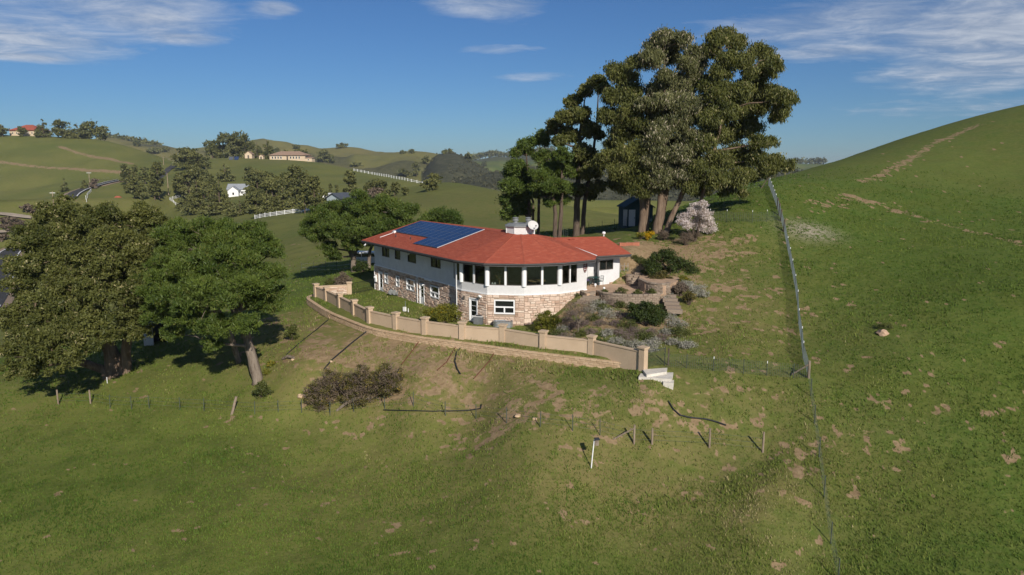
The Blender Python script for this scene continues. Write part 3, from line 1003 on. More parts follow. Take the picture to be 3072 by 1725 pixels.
def lay_stones(a, b, opens, z0, z1, r):
    """rows of uneven ledge stones over a wall; yields (s, z, w, h)"""
    L = float(np.linalg.norm(b - a)); out = []
    z = z0
    while z < z1 - .05:
        h = r.choice((.17, .24, .30, .36, .42))
        h = min(h, z1 - z)
        if z1 - z - h < .08:
            h = z1 - z
        s = -r.uniform(0, .15)
        while s < L:
            w = r.uniform(.26, .80) * (1.1 if h > .2 else 1)
            e = min(s + w, L)
            if L - e < .14:
                e = L
            sa = max(s, 0)
            spans = [(sa, e)]
            for o in opens:
                if o[2] - .01 < z + h * .6 and z + h * .4 < o[3] + .01:
                    nx = []
                    for p_, q_ in spans:
                        if q_ <= o[0] or p_ >= o[1]:
                            nx.append((p_, q_)); continue
                        if o[0] - p_ > .08: nx.append((p_, o[0]))
                        if q_ - o[1] > .08: nx.append((o[1], q_))
                    spans = nx
            for p_, q_ in spans:
                if q_ - p_ > .1 and h > .22 and r.random() < .58:      # two thin ones
                    f = r.uniform(.3, .7)
                    for za, ha in ((z, h * f), (z + h * f, h * (1 - f))):
                        if q_ - p_ > .5 and r.random() < .5:
                            c_ = p_ + (q_ - p_) * r.uniform(.3, .7)
                            out.append(((p_ + c_) / 2, za + ha / 2, c_ - p_, ha)); out.append(((c_ + q_) / 2, za + ha / 2, q_ - c_, ha))
                        else:
                            out.append(((p_ + q_) / 2, za + ha / 2, q_ - p_, ha))
                elif q_ - p_ > .08:
                    out.append(((p_ + q_) / 2, z + h / 2, q_ - p_, h))
            s = e
        z += h
    return out

def cladding(parent, runs, z1, maxn, r, name='stone', mat='stone', gap=.032, joined='stone_cladding'):
    allst = []
    for a, b, op, zb in runs:
        d = (b - a) / np.linalg.norm(b - a)
        for s, z, w, h in lay_stones(a, b, op, zb, z1, r):
            p = a + d * s
            allst.append((w * h / (p[0] ** 2 + p[1] ** 2), p, z, w, h, d))
    gz = land([q[1][0] for q in allst], [q[1][1] for q in allst])[0]
    allst = [q for q, g in zip(allst, gz) if q[2] + q[4] / 2 > g - .2]
    allst.sort(key=lambda q: -q[0])
    rest = MB()
    for i, (_, p, z, w, h, d) in enumerate(allst):
        vs, fs = stone_mesh(w - gap, h - gap, r.uniform(.03, .10), r)
        if i < maxn:
            me = bpy.data.meshes.new(name)
            me.from_pydata(vs, [], fs)
            me.update(); me.materials.append(M[mat])
            o = bpy.data.objects.new(name, me); COL.objects.link(o)
            o.parent = parent
            o.location = np.array((p[0], p[1], z)) - ORG[parent.name]
            o.rotation_euler = (0, 0, math.atan2(d[1], d[0]))
        else:
            ca, sa = d
            rest.cur = r.random()
            rest.add([(p[0] + v[0] * ca - v[1] * sa, p[1] + v[0] * sa + v[1] * ca, z + v[2]) for v in vs], fs)
    if rest.v:
        tag(rest.build(joined, M[mat], parent), kind='stuff')
LOWRUNS = [q for q in low if q[0] is not W1]
cladding(mort, LOWRUNS, FL - .1, 300, random.Random(5))

# --- windows and doors
for o, cols in up_wing:
    window(W0, W1, o, HOUSE, 'bronze', cols, fw=.05)
    # open casement leaf is shown by the second window
for o, cfg in low_wing:
    if cfg == 'hung':
        window(W0, W1, o, HOUSE, 'white_trim', rows=(.5, .5), fw=.08, out=.09)
    else:
        window(W0, W1, o, HOUSE, 'white_trim', rows=(.42, .58), split_bottom=(.5, .5), fw=.09, out=.09)
def door(a, b, o, parent, glazed, slab='white_trim', frame='white_trim'):
    L = np.linalg.norm(b - a); d = (b - a) / L; n = np.array([d[1], -d[0]]); d3 = (d[0], d[1], 0)
    s0, s1, z0, z1 = o
    m = MB()
    def bx(mb, sa, sb, za, zb, out, deep):
        c = a + d * (sa + sb) / 2 + n * (out - deep) / 2
        mb.box((c[0], c[1], (za + zb) / 2), (sb - sa, out + deep, zb - za), d3)
    bx(m, s0, s0 + .07, z0, z1, .09, .1); bx(m, s1 - .07, s1, z0, z1, .09, .1); bx(m, s0 + .07, s1 - .07, z1 - .07, z1, .09, .1)
    # slab with a real opening for the glass
    g0, g1, h0, h1 = s0 + .20, s1 - .20, z0 + glazed[0], z1 - .24
    for q in ((s0 + .07, g0, z0 + .02, z1 - .07), (g1, s1 - .07, z0 + .02, z1 - .07), (g0, g1, z0 + .02, h0), (g0, g1, h1, z1 - .07)):
        bx(m, *q, .02, .06)
    dr = m.build('door', M[slab], parent)
    m = MB(); bx(m, g0 - .01, g1 + .01, h0 - .01, h1 + .01, -.01, .03); m.build('pane', M['dark_glass'], dr)
    for k in range(1, 3):
        m = MB()
        zz_ = h0 + (h1 - h0) * k / 3
        bx(m, g0, g1, zz_ - .012, zz_ + .012, .012, .012)
        m.build('glazing_bar', M['white_trim'], dr)
    c = a + d * (s1 - .13) + n * .06
    m = MB(); m.box((c[0], c[1], z0 + 1.0), (.035, .06, .16), d3); m.build('handle', M['grey_metal'], dr)
    return dr
door(W0, W1, doors_wing[0], HOUSE, (.35,))
door(W0, W1, doors_wing[1], HOUSE, (.75,))
door(B0, B1, bay_door, HOUSE, (.55,))
window(B1, B2, bay_win, HOUSE, 'white_trim', rows=(.48, .52), split_bottom=(.5, .5), fw=.11, out=.09)
window(BL, BR, block_win, HOUSE, 'bronze', (.5, .5), fw=.06, out=.04)
for (a, b), op in zip(BAY, bay_opens):
    for o in op:
        window(a, b, o, HOUSE, 'bronze', fw=.05, glass_mat='glass', out=.015, deep=.07)
# side light in the wing wall next to the bay
o5 = rect1(W0, W1, 1152, 815, 1186, 826, 4.9)
window(W0, W1, o5, HOUSE, 'bronze', fw=.05, out=.05, deep=.02)
# entry: screen door in a dark frame
eo = [.10, 1.02, FL + .12, FL + 2.35]
door(D0, D1, eo, HOUSE, (.9,), 'white', 'bronze')

# --- room behind the bay
CTR = np.array((.78, 66.95))
ring = [WA, B0, B1, B2, B3, B4]
inn = [CTR + (p - CTR) * .962 for p in ring]
m = MB(); m.prism([(q[0], q[1]) for q in inn] + [(5.6, 66.5), (-3.2, 67.5)], FL + .02, FL + .12); m.build('floor', M['carpet'], HOUSE)
m = MB(); m.prism([(q[0], q[1]) for q in inn] + [(5.6, 66.5), (-3.2, 67.5)], 5.22, 5.27); m.build('ceiling', M['interior'], HOUSE)
m = MB()
back = [(-4.2, 63.4), (-2.6, 66.5), (1.0, 65.2), (4.4, 66.4), (6.2, 63.6)]
for p_, q_ in zip(back[:-1], back[1:]):
    m.quad((*p_, FL), (*q_, FL), (*q_, 5.25), (*p_, 5.25))
m.build('inner_wall', M['interior'], HOUSE)
def curtain(a, b, s0, s1):
    d = (b - a) / np.linalg.norm(b - a); n = np.array([d[1], -d[0]])
    m = MB(); k = max(6, int((s1 - s0) / .035)); pts = []
    for i in range(k + 1):
        q = a + d * (s0 + (s1 - s0) * i / k) - n * (.26 + .03 * (-1) ** i)
        pts.append(q)
    for i in range(k):
        m.quad((*pts[i], FL + .2), (*pts[i + 1], FL + .2), (*pts[i + 1], 4.95), (*pts[i], 4.95))
    m.build('curtain', M['curtain'], HOUSE)
curtain(B0, B1, .22, .50); curtain(B0, B1, 1.62, 1.85); curtain(B3, B4, .85, 1.0); curtain(B3, B4, 1.72, 1.95)

# --- things standing inside the bay windows
M['leaf_house'] = leafmat('house_plant_leaf', (0.10, 0.13, 0.05), (0.30, 0.33, 0.16), trans=0.2)
def inside(a, b, s, depth):
    d = (b - a) / np.linalg.norm(b - a); n = np.array([d[1], -d[0]]); q = a + d * s - n * depth
    return np.array((*q, FL + .12))
q = inside(B0, B1, .62, .7)
LMP = empty('table_lamp', tuple(q), 'pale table lamp seen through the left bay window', 'lamp')
m = MB(); m.lathe(q, [(.22, 0), (.22, .6), (.05, .62), (.07, .8), (.03, .92)], 10); m.build('lamp_base', M['interior'], LMP)
m = MB(); m.lathe(q, [(.22, .92), (.15, 1.25)], 12); m.build('lamp_shade', M['lampshade'], LMP)
q = inside(B1, B2, .95, .75)
HP_ = empty('house_plant', tuple(q), 'branching pale house plant behind the second bay facet', 'plant')
m = MB(); m.lathe(q, [(.16, 0), (.22, .4), (.2, .4)], 10); m.build('pot', M['white'], HP_)
m = MB(); rr_ = random.Random(2)
for k in range(9):
    a_ = rr_.uniform(0, 6.28); m.tube([q + (0, 0, .35), q + (.06 * math.cos(a_), .06 * math.sin(a_), .9), q + (.45 * math.cos(a_), .45 * math.sin(a_), rr_.uniform(1.3, 1.65))], [.02, .016, .008], 4)
m.build('stems', M['curtain'], HP_)
me_v, me_f = [], []
for k in range(120):
    a_ = rr_.uniform(0, 6.28); g_ = rr_.uniform(.1, .5); c_ = q + (g_ * math.cos(a_), g_ * math.sin(a_), rr_.uniform(1.0, 1.7)); t_ = rr_.uniform(0, 6.28)
    me_v += [c_, c_ + (.12 * math.cos(t_), .12 * math.sin(t_), .03), c_ + (.05 * math.cos(t_ + 1), .05 * math.sin(t_ + 1), -.05)]; me_f.append((3 * k, 3 * k + 1, 3 * k + 2))
m = MB(); m.add(me_v, me_f); m.build('leaves', M['leaf_house'], HP_)['kind'] = 'stuff'
for k, (a_, b_, s_, lab) in enumerate(((B0, B1, 1.9, 'white jar on the sill of the left bay window'), (B1, B2, .40, 'left white jar on the sill beside the house plant'), (B1, B2, .62, 'right white jar on the sill beside the house plant'))):
    q = inside(a_, b_, s_, .30) + (0, 0, .56); m = MB(); m.lathe(q, [(.08, 0), (.1, .1), (.07, .2), (.05, .24)], 10); tag(m.build('jar', M['white_trim'], at=tuple(q)), lab, 'jar')
q = inside(B3, B4, .75, .9)
DC = empty('dining_chair', tuple(q), 'pale dining chair behind the right bay window', 'chair')
m = MB(); m.box(q + (0, 0, .45), (.45, .45, .06)); m.build('seat', M['lampshade'], DC)
m = MB(); m.box(q + (-.2, .05, .9), (.05, .42, .9)); m.build('backrest', M['lampshade'], DC)
for x_, y_ in ((-.19, -.19), (.19, -.19), (-.19, .19), (.19, .19)):
    m = MB(); m.box(q + (x_, y_, .21), (.05, .05, .42)); m.build('leg', M['lampshade'], DC)
q = inside(B2, B3, 1.6, 1.6)
DT = empty('dining_table', tuple(q), 'dark dining table inside the middle of the bay', 'table')
m = MB(); m.lathe(q, [(.08, .72), (.8, .72), (.8, .77), (.08, .78)], 18); m.build('tabletop', M['curtain'], DT)
m = MB(); m.lathe(q, [(.35, 0), (.08, .1), (.08, .72)], 12); m.build('pedestal', M['curtain'], DT)

# --- roof
E0, K0 = np.array((-16.34, 77.64, EV)), np.array((-6.0, 62.7, EV))
BE = [np.array(q) for q in ((-4.95, 61.1, EV), (-2.3, 58.95, EV), (1.05, 58.55, EV), (4.4, 59.4, EV), (7.2, 61.45, EV))]
R0, RN = np.array((-10.27, 80.86, 7.2)), np.array((-.35, 68.2, 7.2))
CH = np.array((.78, 66.95))
TT = [np.array((*(CH + 1.5 * (q[:2] - CH) / np.linalg.norm(q[:2] - CH)), 7.08)) for q in BE]
TT[0][2] = 7.14
RV, RE = np.array((7.6, 63.8, EV)), np.array((10.9, 65.3, EV))
RL, RR = np.array((3.6, 67.6, 6.55)), np.array((9.0, 69.8, 6.45))
EB0, KB, CB, REB = np.array((-4.6, 85.7, EV)), np.array((1.2, 76.6, EV)), np.array((3.5, 73.9, EV)), np.array((7.5, 73.6, EV))
FACETS = [[E0, BE[0], TT[0], R0], [TT[0], RN, R0 * .5 + RN * .5, R0]] + [[BE[i], BE[i + 1], TT[i + 1], TT[i]] for i in range(4)] + [[BE[4], RV, RL, TT[4]], [RV, RE, RR, RL], [KB, EB0, R0, RN], [REB, CB, RL, RR], [CB, KB, RN, RL]]
m = MB()
for f in FACETS:
    m.add(f, [tuple(range(len(f)))])
m.add([TT[0], TT[1], TT[2], TT[3], TT[4], RL, RN], [(0, 1, 2, 3, 4, 5, 6)])
ROOF = m.build('roof', M['underlay'], HOUSE)
def shingle(facet, mb, r, expo=.19, tab=.34):
    a, b, c, d = [np.array(q) for q in facet]
    u = (b - a) / np.linalg.norm(b - a)
    n = np.cross(b - a, d - a); n = n / np.linalg.norm(n)
    if n[2] < 0: n = -n
    v = np.cross(n, u)
    P2 = [((q - a) @ u, (q - a) @ v) for q in (a, b, c, d)]
    vmax = max(q[1] for q in P2)
    rows = int(vmax / expo)
    def span(vv):
        xs = []
        for (x0, y0), (x1, y1) in zip(P2, P2[1:] + P2[:1]):
            if (y0 - vv) * (y1 - vv) <= 0 and abs(y1 - y0) > 1e-6:
                xs.append(x0 + (x1 - x0) * (vv - y0) / (y1 - y0))
        return (min(xs), max(xs)) if len(xs) >= 2 else None
    for k in range(rows):
        v0, v1 = k * expo, (k + 1) * expo
        sp0, sp1 = span(v0 + .005), span(min(v1, vmax - .005))
        if not sp0 or not sp1:
            continue
        x = min(sp0[0], sp1[0]) - r.uniform(0, tab)
        lo0, hi0 = sp0; lo1, hi1 = sp1
        while x < max(hi0, hi1):
            w = tab * r.uniform(.75, 1.25)
            xa0, xb0 = min(max(x, lo0), hi0), min(max(x + w, lo0), hi0)
            xa1, xb1 = min(max(x, lo1), hi1), min(max(x + w, lo1), hi1)
            if max(xb0 - xa0, xb1 - xa1) > .03:
                t = r.uniform(.018, .032)
                mb.cur = r.random()
                dn = r.uniform(-.008, .008)
                p0, p1 = a + u * xa0 + v * (v0 + dn) + n * t, a + u * xb0 + v * (v0 + dn) + n * t
                p2, p3 = a + u * xb1 + v * v1 + n * .006, a + u * xa1 + v * v1 + n * .006
                mb.add([p0, p1, p2, p3, p0 - n * t, p1 - n * t], [(0, 1, 2, 3), (4, 5, 1, 0)])
            x += w
ms = MB(); rs_ = random.Random(3)
for f in FACETS[:8]:
    shingle(f, ms, rs_)
tag(ms.build('shingles', M['shingle'], ROOF), kind='stuff')
# hip and ridge caps
mc = MB(); mc.cur = .9
def cap_line(p, q, w=.13):
    n = int(np.linalg.norm(q - p) / .24)
    for i in range(n):
        a = p + (q - p) * i / n; b = p + (q - p) * (i + 1.12) / n
        d = (b - a) / np.linalg.norm(b - a)
        s = np.cross(d, (0, 0, 1)); s /= np.linalg.norm(s)
        mc.cur = rs_.random()
        z0, z1 = np.array((0, 0, .042)), np.array((0, 0, .034))
        dz_ = np.array((0, 0, -.035))
        mc.add([a - s * w + z0 + dz_, a + z0, a + s * w + z0 + dz_, b - s * w + z1 + dz_, b + z1, b + s * w + z1 + dz_], [(0, 1, 4, 3), (1, 2, 5, 4)])
for i in range(1, 4):
    cap_line(BE[i], TT[i])
cap_line(R0, RN); cap_line(RL, RR); cap_line(BE[4], TT[4]); cap_line(E0, R0, .1); cap_line(RE, RR, .1)
tag(mc.build('ridge_caps', M['shingle'], ROOF), kind='stuff')
# fascia, gutter and soffit along the eaves
eave = [E0] + BE + [RV, RE]
inner = [np.array((*q, 5.1)) for q in ((W0 + (-.3, .4)), B0, B1, B2, B3, B4, D1, BR)]
mf, mso = MB(), MB()
for i in range(len(eave) - 1):
    a, b = eave[i], eave[i + 1]
    d = (b - a); L = np.linalg.norm(d); d = d / L
    n = np.array((d[1], -d[0], 0))
    c = (a + b) / 2
    mf.box(c + np.array((0, 0, -.14)) - n * .035, (L + .04, .05, .25), d)
    mf.box(c + np.array((0, 0, -.06)) + n * .055, (L + .06, .10, .11), d)
    z = np.array((0, 0, -.25))
    mso.quad(a + z, b + z, (*inner[i + 1][:2], 5.06), (*inner[i][:2], 5.06))
for a, b in ((E0, R0), (RE, RR), (R0, EB0), (RR, REB), (REB, CB), (CB, KB), (KB, EB0)):
    d = b - a; L = np.linalg.norm(d)
    n = np.array((d[1], -d[0], 0)); n /= np.linalg.norm(n)
    mf.box((a + b) / 2 + np.array((0, 0, -.13)) - n * .02, (L, .05, .24), d, n)
mf.build('fascia', M['fascia'], ROOF)
mso.build('soffit', M['soffit'], ROOF)
m = MB()
p, q = RV + (0, 0, .03), RV + (RL - RV) * .46 + np.array((0, 0, .03))
d = (q - p) / np.linalg.norm(q - p); s = np.cross(d, (0, 0, 1)); s /= np.linalg.norm(s)
m.hexa([p - s * .07, p + s * .07, q + s * .05, q - s * .05], [p - s * .07 + (0, 0, .03), p + s * .07 + (0, 0, .03), q + s * .05 + (0, 0, .03), q - s * .05 + (0, 0, .03)])
m.build('valley_flashing', M['white_trim'], ROOF)
# chimney housing
m = MB()
oct_ = [(CH[0] + 1.42 * math.cos(math.radians(22.5 + 45 * k)), CH[1] + 1.42 * math.sin(math.radians(22.5 + 45 * k))) for k in range(8)]
m.prism(oct_, 6.75, 7.74)
CHIM = m.build('chimney', M['white'], HOUSE)
m = MB()
ring_ = lambda r_, z: [(CH[0] + r_ * math.cos(math.radians(22.5 + 45 * k)), CH[1] + r_ * math.sin(math.radians(22.5 + 45 * k)), z) for k in range(8)]
m.hexa(ring_(1.54, 7.72), ring_(1.54, 7.84)); m.hexa(ring_(1.52, 7.84), ring_(1.15, 8.0))
m.build('chimney_cap', M['grey_metal'], CHIM)
for fx, fy in ((-.45, .1), (.75, .2)):
    m = MB(); m.lathe((CH[0] + fx, CH[1] + fy, 0), [(.34, 7.97), (.34, 8.03), (.2, 8.06), (.2, 8.22), (.3, 8.24), (.3, 8.30), (.24, 8.34), (.24, 8.44), (.31, 8.46), (.31, 8.5), (.1, 8.56)], 14)
    m.build('flue', M['grey_metal'], CHIM)
m = MB()
for k in range(8):
    x0, y0 = oct_[k]
    m.box((x0, y0, 7.3), (.06, .06, .86), (math.cos(math.radians(22.5 + 45 * k)), math.sin(math.radians(22.5 + 45 * k)), 0))
m.build('corner_board', M['white_trim'], CHIM)
# roof vents
for pz, hh in (((1196.5, 712), .28), ((1234, 720), .35)):
    pass
def on_facet(px, py, f):
    a, b, c = f[0], f[1], f[2]
    n = np.cross(b - a, f[3] - a)
    r = ray(px, py); o = np.array((0, 0, ZC))
    return o + r * (((a - o) @ n) / (r @ n))
for px, py in ((1187.5, 711), (1232, 719)):
    q = on_facet(px, py, FACETS[0])
    m = MB(); m.lathe(q, [(.045, -.05), (.045, .28)], 8); m.build('vent_pipe', M['darkmetal'], ROOF)
q = on_facet(*zo2(1425, 322), FACETS[7]); m = MB(); m.box(q + (0, 0, .04), (.55, .2, .14), RE - RV); m.build('ridge_vent', M['underlay'], ROOF)
q = on_facet(*zo2(1822, 268), FACETS[7]); m = MB(); m.lathe(RR + (-.05, -.05, 0), [(.05, -.1), (.05, .25), (.16, .3), (.18, .4), (.12, .5), (.03, .52)], 10); m.build('roof_vent_cap', M['white_trim'], ROOF)
# downspouts
def spout(pts, r=.045):
    m = MB(); m.tube(pts, r, 6); m.build('downspout', M['white_trim'], HOUSE)
nW = np.array(((W1 - W0)[1], -(W1 - W0)[0])); nW /= np.linalg.norm(nW)
dW = (W1 - W0) / np.linalg.norm(W1 - W0)
s_, _ = wall_hit(*zo1(740, 900), W0, W1)
q = W0 + dW * s_ + nW * .1
spout([(*q, FL - .1), (*q, -.1)])
q = W0 + dW * .06 + nW * .08; spout([(*q, FL - .1), (*q, -.2)])
q = WA + (B0 - WA) * .35 + nW * .12
spout([(*(q + nW * .5), 5.12), (*(q + nW * .35), 5.0), (*q, 4.85), (*q, -.1)])
s_, z_ = wall_hit(*zo1(862, 822), W0, W1)
q = W0 + dW * s_ + nW * .1; m = MB(); m.box((*q, FL - .14), (1.5, .08, .10), (*dW, 0)); m.build('conduit', M['white_trim'], HOUSE)
# wall lights and the electric meter
def lamp(px, py, a, b, size=.16):
    s, z = wall_hit(px, py, a, b)
    d = (b - a) / np.linalg.norm(b - a); n = np.array((d[1], -d[0])); q = a + d * s
    m = MB()
    m.box((*(q + n * .05), z), (.12, .1, .12), (*d, 0))
    m.tube([(*(q + n * .05), z + .03), (*(q + n * .28), z + .05), (*(q + n * .36), z - .02)], [.05, size * .8, size], 8)
    m.build('wall_light', M['white_trim'], HOUSE)
lamp(*zo2(345, 1003), B0, B1, .17); lamp(*zo1(822, 895), W0, W1, .06)
def lantern(px, py, a, b):
    s, z = wall_hit(px, py, a, b)
    d = (b - a) / np.linalg.norm(b - a); n = np.array((d[1], -d[0])); q = a + d * s + n * .14
    m = MB(); m.box((*(q - n * .07), z), (.1, .12, .14), (*d, 0)); m.lathe((*q, z - .15), [(.03, 0), (.08, .04), (.09, .22), (.12, .24), (.02, .33)], 8)
    m.build('wall_lantern', M['bronze'], HOUSE)
lantern(*zo2(142, 1012), B0, B1)
s, z = wall_hit(*zo1(268, 815), W0, W1); q = W0 + dW * s + nW * .12
m = MB(); m.box((*q, z), (.35, .2, .75), (*dW, 0)); m.tube([(*(q + nW * .1), z + .12), (*(q + nW * .2), z + .12)], .13, 10); m.build('electric_meter', M['white_trim'], HOUSE)
for px, py in ((zo1(140, 428)), (zo1(640, 527))):
    q = P(px, py, 76.6 if px < 1150 else 69.9)
    m = MB(); m.box(q, (.1, .1, .1)); m.tube([q, q + (-.05, -.14, -.06), q + (-.08, -.22, -.12)], [.05, .07, .09], 8); m.build('flood_light', M['white_trim'], HOUSE)
# stone step and wall ornament are separate things
# ------------------------------------------------------------------ vegetation
M['leaf_euc'] = leafmat('eucalyptus_leaf', (0.046, 0.060, 0.013), (0.172, 0.176, 0.048), (0.33, 0.29, 0.14), 0.965, trans=0.26)
M['leaf_euc2'] = leafmat('blue_gum_leaf', (0.058, 0.068, 0.025), (0.195, 0.195, 0.082), (0.40, 0.35, 0.25), 0.955, trans=0.26)
M['leaf_pine'] = leafmat('pine_needles', (0.036, 0.066, 0.011), (0.122, 0.162, 0.028), (0.13, 0.14, 0.035), 0.975, trans=0.15)
M['leaf_conifer'] = leafmat('dark_conifer', (0.044, 0.056, 0.018), (0.165, 0.165, 0.052), trans=0.12)
M['leaf_bush'] = leafmat('bush_leaf', (0.040, 0.058, 0.014), (0.110, 0.120, 0.030), trans=0.18)
M['leaf_olive'] = leafmat('olive_bush_leaf', (0.060, 0.060, 0.018), (0.170, 0.140, 0.040), (0.30, 0.22, 0.05), 0.94, trans=0.2)
M['leaf_yellow'] = leafmat('yellow_bush_leaf', (0.080, 0.095, 0.012), (0.215, 0.200, 0.025), (0.50, 0.33, 0.02), 0.92, trans=0.2)
M['leaf_dark'] = leafmat('dark_bush_leaf', (0.016, 0.030, 0.008), (0.060, 0.085, 0.016), trans=0.15)
M['leaf_brown'] = leafmat('brown_twigs', (0.085, 0.062, 0.045), (0.19, 0.145, 0.105), trans=0.1)
M['leaf_mauve'] = leafmat('mauve_shrub', (0.105, 0.075, 0.066), (0.245, 0.185, 0.165), (0.14, 0.17, 0.05), 0.93, trans=0.1)
M['leaf_silver'] = leafmat('silver_shrub', (0.15, 0.145, 0.11), (0.40, 0.38, 0.33), (0.16, 0.19, 0.06), 0.93, trans=0.1)
M['blossom'] = leafmat('pale_blossom', (0.42, 0.33, 0.34), (0.78, 0.70, 0.70), (0.30, 0.22, 0.18), 0.93, trans=0.25)
M['leaf_gold'] = leafmat('gold_flowers', (0.10, 0.10, 0.01), (0.55, 0.34, 0.01), trans=0.2)
def bark(name, a, b, sc=3.0):
    t = NT(name)
    n = t.noise(sc, 5, 0.7, stretch=(1, 1, 0.18))
    c = t.ramp(n, ((0.3, a), (0.7, b)))
    return t.done(t.bsdf(c, 0.95, 0, t.bump(n, 0.8, 0.08), 0.1))
M['bark_pine'] = bark('pine_bark', (0.10, 0.075, 0.055), (0.30, 0.25, 0.20), 5)
M['bark_euc'] = bark('gum_bark', (0.085, 0.056, 0.038), (0.27, 0.20, 0.145), 3)
M['bark_dark'] = bark('dark_bark', (0.06, 0.045, 0.035), (0.16, 0.12, 0.09), 5)

def leaves(blobs, n, size, aspect, r, spread=.45, shell=.55, droop=0.0, per=26, up=.35, gapfrac=.0, flat=.8, vmean=.45, accent=0.02, tuft=False):
    """triangles for n leaves gathered in clusters through a union of ellipsoids (c, rx, ry, rz); attribute v = tone"""
    B = np.array([(*b[0], *b[1:]) for b in blobs], float)
    area = (B[:, 3] * B[:, 4] + B[:, 3] * B[:, 5] + B[:, 4] * B[:, 5])
    ncl = max(1, n // per)
    pick = r.choice(len(B), ncl, p=area / area.sum())
    d = r.normal(size=(ncl, 3)); d /= np.linalg.norm(d, axis=1)[:, None]
    d[:, 2] = np.where((d[:, 2] < -.3) & (r.random(ncl) < .6), -d[:, 2], d[:, 2])
    rad = shell + (1 - shell) * r.random(ncl) ** .6
    cc = B[pick, :3] + d * rad[:, None] * B[pick, 3:6]
    # clusters buried deep inside other blobs are dropped
    keep = np.ones(ncl, bool)
    for b in (B if len(B) < 900 else B[:0]):
        q = (cc - b[:3]) / (b[3:6] * .55)
        keep &= (q ** 2).sum(1) > 1
    cc, d, pick = cc[keep], d[keep], pick[keep]
    ncl = len(cc)
    ctone = r.normal(0, .10, ncl) + r.normal(0, .11, len(B))[pick]
    cr = spread * B[pick, 3:6].mean(1) ** .35 * r.uniform(.6, 1.35, ncl)
    k = np.repeat(np.arange(ncl), per)
    m = len(k)
    off = r.normal(size=(m, 3)) * .5
    off[:, 2] *= flat
    p = cc[k] + off * cr[k][:, None]
    # orientation
    ax = r.normal(size=(m, 3)); ax /= np.linalg.norm(ax, axis=1)[:, None]
    if droop:
        ax = ax * (1 - droop) + np.array((0, 0, -1.0)) * droop
    elif tuft:
        ax = ax * .55 + d[k] * .55 + np.array((0, 0, .35))
    else:
        ax = ax + d[k] * .3 + np.array((0, 0, up * .4))
    ax /= np.linalg.norm(ax, axis=1)[:, None]
    nn = r.normal(size=(m, 3)) * .75 + d[k] * .5 + np.array((0, 0, up))
    side = np.cross(ax, nn); side /= np.linalg.norm(side, axis=1)[:, None] + 1e-9
    L = size * r.uniform(.6, 1.4, m)[:, None]
    W = L * aspect
    a = p - ax * L * .5 + side * W * .5
    b = p - ax * L * .5 - side * W * .5
    c = p + ax * L * .5
    V = np.stack([a, b, c], 1).reshape(-1, 3)
    Fc = np.arange(m * 3).reshape(-1, 3); kk = 3
    v = np.clip(vmean + ctone[k] + r.normal(0, .14, m), 0, .90)
    acl = r.random(ncl) < accent * 6
    acc = (r.random(m) < accent * .3) | (acl[k] & (r.random(m) < .35))
    v = np.where(acc, 1.0, v)
    return V, Fc, np.repeat(v, kk), cc

def lump(blobs, k, f, seed):
    """break each ellipsoid into k smaller lobes round its shell"""
    r = random.Random(seed); out = []
    for c, rx, ry, rz in blobs:
        ph = r.uniform(0, 6.28)
        for i in range(k):
            zz_ = 1 - 2 * (i + .5) / k
            zz_ = max(-1, min(1, zz_ * .9 + .12 + r.uniform(-.15, .15)))
            a = ph + i * 2.39996 + r.uniform(-.4, .4)
            h = math.sqrt(max(0, 1 - zz_ * zz_))
            g = r.uniform(.60, .86); q = f * r.uniform(.75, 1.25)
            out.append(((c[0] + h * math.cos(a) * rx * g, c[1] + h * math.sin(a) * ry * g, c[2] + zz_ * rz * g), rx * q, ry * q, rz * q * .9))
    return out

def foliage(name, parent, mat, blobs, n, size, aspect, seed, **kw):
    r = np.random.default_rng(seed)
    lk = kw.pop('lumps', None)
    if lk:
        blobs = lump(blobs, lk[0], lk[1], seed) + [(c, rx * .6, ry * .6, rz * .6) for c, rx, ry, rz in blobs]
    V, Fc, v, cc = leaves(blobs, n, size, aspect, r, **kw)
    me = npmesh(name, V - ORG[parent.name], Fc, M[mat], {'v': v})
    link(name, me, parent)
    return cc

def px_blobs(rows, Y, seed, depth=.9, squash=.85, base_r=None):
    """ellipsoids from (px, py, r_px[, dY]) seen about Y metres off"""
    r = random.Random(seed); out = []
    for q in rows:
        px, py, rp = q[:3]
        dY = q[3] if len(q) > 3 else r.uniform(-depth, depth)
        c = P(px, py, Y + dY)
        rm = rp * (Y + dY) / F
        out.append((tuple(c), rm, rm, rm * squash))
    return out

def limb(mb, a, b, r0, r1, r, wob=.12, n=5):
    a = np.array(a, float); b = np.array(b, float)
    L = np.linalg.norm(b - a)
    pts, rad = [], []
    for i in range(n + 1):
        t = i / n
        q = a + (b - a) * t
        if 0 < i < n:
            q = q + np.array([r.uniform(-1, 1), r.uniform(-1, 1), r.uniform(-.3, .6)]) * wob * L * .35
        pts.append(q); rad.append(r0 + (r1 - r0) * t)
    mb.tube(pts, rad, 7 if r0 > .12 else 5)
    return pts

